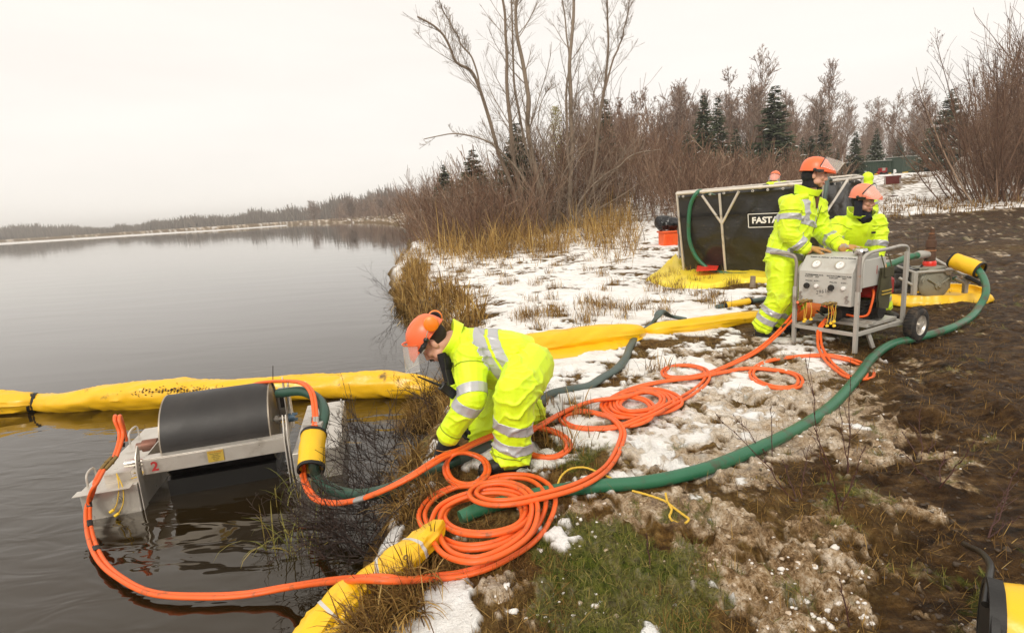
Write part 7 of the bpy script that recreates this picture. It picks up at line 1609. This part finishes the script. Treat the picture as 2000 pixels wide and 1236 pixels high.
# ---- the standing worker
def worker_standing():
    y=5.72
    J=dict(pelvis=D(1531,506,y),chest=D(1556,428,y),neck=D(1577,382,y),shL=D(1594,404,y+.17),shR=D(1545,402,y-.17),elL=D(1606,456,y+.16),elR=D(1540,457,y-.22),wrL=PPL(.20,.40,.915),wrR=PPL(.01,.13,.915),
      hipL=D(1541,520,y+.09),hipR=D(1524,520,y-.09),knL=D(1552,586,y+.10),knR=D(1524,584,y-.14),anL=D(1523,634,y+.22),anR=D(1490,632,y-.05))
    J['anL'][2]=gnd(J['anL'][0],J['anL'][1])+.13; J['anR'][2]=gnd(J['anR'][0],J['anR'][1])+.14
    hc=D(1592,343,y-.02); f=nrm([.86,-.48,-.12]); u=[.12,0,1]
    root,body,jk,jw,tr,tw,q,A,s=person('standing worker in lime hi-vis suit with raised face shield leaning on the power pack',J,(hc,f,u,.94),'workers in lime hi-vis suits',vox=.008,seed=23,arm=(.10,.092,.075),leg=(.135,.12,.10),torso=((.18,.13),(.225,.17),(.235,.175),(.235,.17)),hem=.16)
    face_bits(body,q,A,s,mouth=.35)
    m=MB(); m.ball(q(0,-.045,.005),np.array([.086,.088,.100])*s,ax=A,n=22,m=14); m.tube([q(0,-.04,-.06),q(0,-.03,-.13)],[.066,.080],16); obj('balaclava',m,blackK,root)
    helmet(root,q,A,s,(0,0),'half',True,False,1.22)
    collar(root,J['neck']+[-.01,0,.0],[.25,0,1],.115,.07,openf=f,seed=4); 
    m=MB(); c=J['neck']+[-.12,.02,-.05]; m.tube(catmull([c+[.06,-.16,.05],c+[-.05,-.10,.02],c+[-.09,0,0],c+[-.05,.10,.02],c+[.06,.16,.05]],n=6),np.interp(np.linspace(0,1,25),[0,.5,1],[.03,.065,.03]),14); put('hood_roll',fuse(m,.008,3,.006,5),hivis,root)
    m=MB(); m.tube([J['neck']+[.06,-.06,-.01],J['chest']+[.14,-.10,.10]],[.03,.012],10); obj('brown_shirt',m,mat('brown_shirt',(.10,.045,.025),.9),root)
    ringband(jw,root,'reflective_tape',jk,J['shR'],J['elR'],.42,.028,.15); ringband(jw,root,'reflective_tape',jk,J['elR'],J['wrR'],.62,.030,.13); ringband(jw,root,'reflective_tape',jk,J['elL'],J['wrL'],.55,.030,.13)
    up=nrm(J['chest']-J['pelvis']); c0=J['chest']-up*.04; ac=nrm(J['shL']-J['shR'])
    ringband(jw,root,'reflective_tape',jk,J['pelvis'],J['chest'],.95,.028,.235); ringband(jw,root,'reflective_tape',jk,J['pelvis'],J['chest'],.12,.028,.30)
    for o in (-.10,.10):
        p=J['chest']+ac*o; band(jw,org(root),'reflective_tape',jk,[(p-ac*.026,ac),(p+ac*.026,-ac),(c0+up*.03,up),(p,nrm([1,-.0,.0]))],(J['chest'],J['neck'],.26),refl)
    for t in (.45,.78): ringband(tw,root,'reflective_tape',tr,J['knR'],J['anR'],t,.030,.17); 
    ringband(tw,root,'reflective_tape',tr,J['knL'],J['anL'],.6,.030,.15)
    # yoke seam and storm flap
    for dz in (0,.012): pass
    # zip and pocket flap
    m=MB(); fr=nrm([.9,-.42,0]); pts=[J['chest']*(1-t)+J['pelvis']*t+fr*(.185-.0*t)+[0,0,0] for t in (-.3,0,.4,.8,1.1)]; m.tube(catmull(pts,n=4),.004,6); obj('zip',m,mat('zip_brown',(.15,.13,.03),.6),jk)
    for sd,d,th in (('R',nrm([.95,-.10,-.10]),-1),('L',nrm([.95,-.15,-.10]),-1)):
        w=J['wr'+sd]; m=hand_mb(w+d*.02,d,[0,0,-1],.22,1.25,.14,th,1.1); put('glove',fuse(m,.0045,2),gloveT,root,label='tan and grey leather glove'); m=MB(); e_=nrm(w-J['el'+sd]); m.tube([w-e_*.05,w+e_*.01,w+e_*.055],[.060,.050,.040],16); put('gauntlet',fuse(m,.006,2,.004,8),gloveT,root)
    boot(root,J['anR']-[0,0,.04],[.9,-.35,-.12]); boot(root,J['anL']-[0,0,.04],[.95,-.15,0])
worker_standing()
# ---- the worker bending behind the power pack
def worker_bending():
    y=6.2
    J=dict(pelvis=D(1668,500,y+.18),chest=D(1672,452,y),neck=D(1678,420,y-.08),shL=D(1712,436,y-.06),shR=D(1638,440,y),elL=D(1716,476,y-.12),elR=D(1626,476,y-.10),wrL=D(1712,506,y-.16),wrR=D(1650,502,y-.18),
      hipL=D(1692,512,y+.18),hipR=D(1650,512,y+.18),knL=D(1718,560,y+.02),knR=D(1648,570,y+.05),anL=D(1722,610,y+.12),anR=D(1640,612,y+.18))
    for k in ('anL','anR'): J[k][2]=gnd(J[k][0],J[k][1])+.13
    hc=D(1687,393,y-.16); f=nrm([.52,-.84,-.10]); u=[.03,-.08,1]
    root,body,jk,jw,tr,tw,q,A,s=person('worker in lime hi-vis suit with salmon helmet and ear muff bending behind the power pack',J,(hc,f,u,.95),'workers in lime hi-vis suits',vox=.008,seed=37,arm=(.10,.092,.075),leg=(.125,.11,.10),torso=((.19,.13),(.23,.165),(.235,.17),(.20,.15)))
    face_bits(body,q,A,s,mouth=.8)
    m=MB(); m.ball(q(0,-.042,.01),np.array([.085,.086,.098])*s,ax=A,n=22,m=14); obj('knit_cap',m,blackK,root)
    for x in (-1,1): m=MB(); m.tube(catmull([q(x*.088,-.01,.01),q(x*.100,.0,-.06),q(x*.105,.01,-.12),q(x*.11,.01,-.155)],n=5),np.array([[.022,.045]]*16)*s,12,up=A[0]); obj('ear_flap',m,navyF,root)
    hh=helmet(root,q,A,s,(1,0),'half',True,False,1.15); hh.data.materials[0]=mat('salmon_helmet_shell',(.90,.27,.16),.35,col2=(.84,.23,.13),nscale=4,dirt=(.4,.16,.08),dscale=14,dlo=.7,dhi=.82)
    collar(root,J['neck']+[0,.0,.0],[.03,-.35,1],.12,.05,openf=f,seed=6); m=MB(); m.tube([J['neck']+[.0,-.03,.03],J['neck']+[.02,-.12,-.06]],[.09,.05],14); obj('dark_fleece',m,navyF,root)
    ringband(jw,root,'reflective_tape',jk,J['elL'],J['wrL'],.05,.030,.14); ringband(jw,root,'reflective_tape',jk,J['elR'],J['wrR'],.15,.030,.13); ringband(jw,root,'reflective_tape',jk,J['pelvis'],J['chest'],.30,.03,.30)
    for t in (.2,.6): ringband(tw,root,'reflective_tape',tr,J['knL'],J['anL'],t,.030,.16)
    ringband(tw,root,'reflective_tape',tr,J['knR'],J['anR'],.5,.030,.16)
    m=MB(); cpt=J['chest']+nrm([.12,-1,.0])*.188+[.05,0,-.01]; m.box(cpt,(.045,.008,.024)); obj('chest_badge',m,blackF,jk,bevel=.003)
    for sd,d in (('R',nrm([.6,-.6,-.2])),('L',nrm([-.2,-.7,-.4]))): m=hand_mb(J['wr'+sd]+d*.01,d,[0,0,-1],.5,1.05); put('glove',fuse(m,.006,2),gloveT,root)
    boot(root,J['anR']-[0,0,.04],[.1,-1,0]); boot(root,J['anL']-[0,0,.04],[.3,-1,0])
worker_bending()
# ---- two workers beyond the tank
def worker_far(label, px, py, dist, f, helm, seed, armto=None, hood=False):
    hc=D(px,py,dist); gz=gnd(hc[0],dist); h=hc[2]; x=hc[0]; k=(h-gz)/1.62; f=nrm(f); sd=nrm(np.cross(f,[0,0,1.])); b=lambda s_,fr,z: np.array([x,dist,gz])+sd*s_+f*fr+[0,0,z*k]
    J=dict(pelvis=b(0,-.12,.95),chest=b(0,-.05,1.30),neck=b(0,-.02,1.48),shL=b(-.19,-.03,1.42),shR=b(.19,-.03,1.42),elL=b(-.27,.05,1.14),elR=b(.27,.05,1.14),wrL=b(-.22,.25,1.08),wrR=b(.22,.25,1.08),hipL=b(-.10,-.12,.9),hipR=b(.10,-.12,.9),knL=b(-.12,-.03,.5),knR=b(.12,-.03,.5),anL=b(-.13,-.06,.12),anR=b(.13,-.06,.12))
    if armto is not None: J['elL']=armto[0]; J['wrL']=armto[1]
    root,body,jk,jw,tr,tw,q,A,s=person(label,J,(hc,f,[0,0,1],1.0),'workers in lime hi-vis suits',vox=.016,seed=seed,simple=True)
    if helm:
        helmet(root,q,A,s,(0,0),'half',True,False,.9); m=MB(); m.ball(q(0,-.02,.0),np.array([.09,.085,.10]),ax=A,n=16,m=10); obj('knit_cap',m,blackK,root)
    if hood: m=MB(); m.ball(q(0,-.02,.02),(.115,.12,.14),ax=A,n=20,m=12); m.tube([q(0,-.04,-.05),J['neck']+[0,0,-.02]],[.10,.12],14); put('hood',fuse(m,.012,3,.006,3),hivis,root)
    ringband(jw,root,'reflective_tape',jk,J['elL'],J['wrL'],.45,.03,.14); ringband(jw,root,'reflective_tape',jk,J['pelvis'],J['chest'],.3,.03,.3)
    for sd_ in 'LR': d=nrm(J['wr'+sd_]-J['el'+sd_]); m=hand_mb(J['wr'+sd_]+d*.01,d,[0,0,-1],.7,1.1); put('glove',fuse(m,.008,2),gloveB,root); boot(root,J['an'+sd_]-[0,0,.03],f)
worker_far('worker in orange helmet behind the tank reaching over its rim with a black glove',1514,350,13.7,[-.6,-.8,-.3],True,51,armto=(D(1535,360,13.5),D(1500,361,13.2)))
worker_far('worker with a lime hood pulled up behind the right end of the tank',1692,350,12.9,[-.8,.5,0],False,52,hood=True)
# ------------------------------------------------------------ light mist over the lake
hz_m = bpy.data.materials.new('thin_mist'); hz_m.use_nodes = True; _n = hz_m.node_tree; _n.nodes.clear()
_o = _n.nodes.new('ShaderNodeOutputMaterial'); _v = _n.nodes.new('ShaderNodeVolumePrincipled'); _v.inputs['Density'].default_value = .0010; _v.inputs['Color'].default_value = (.97,.95,.92,1); _v.inputs['Anisotropy'].default_value = .2
_n.links.new(_v.outputs[0], _o.inputs['Volume'])
mb = MB(); mb.box((0,435,7.5),(1900,1000,19)); hz = obj('haze', mb, hz_m, smooth=False); tag(hz, 'thin pale mist over lake and woods', None, kind='stuff')
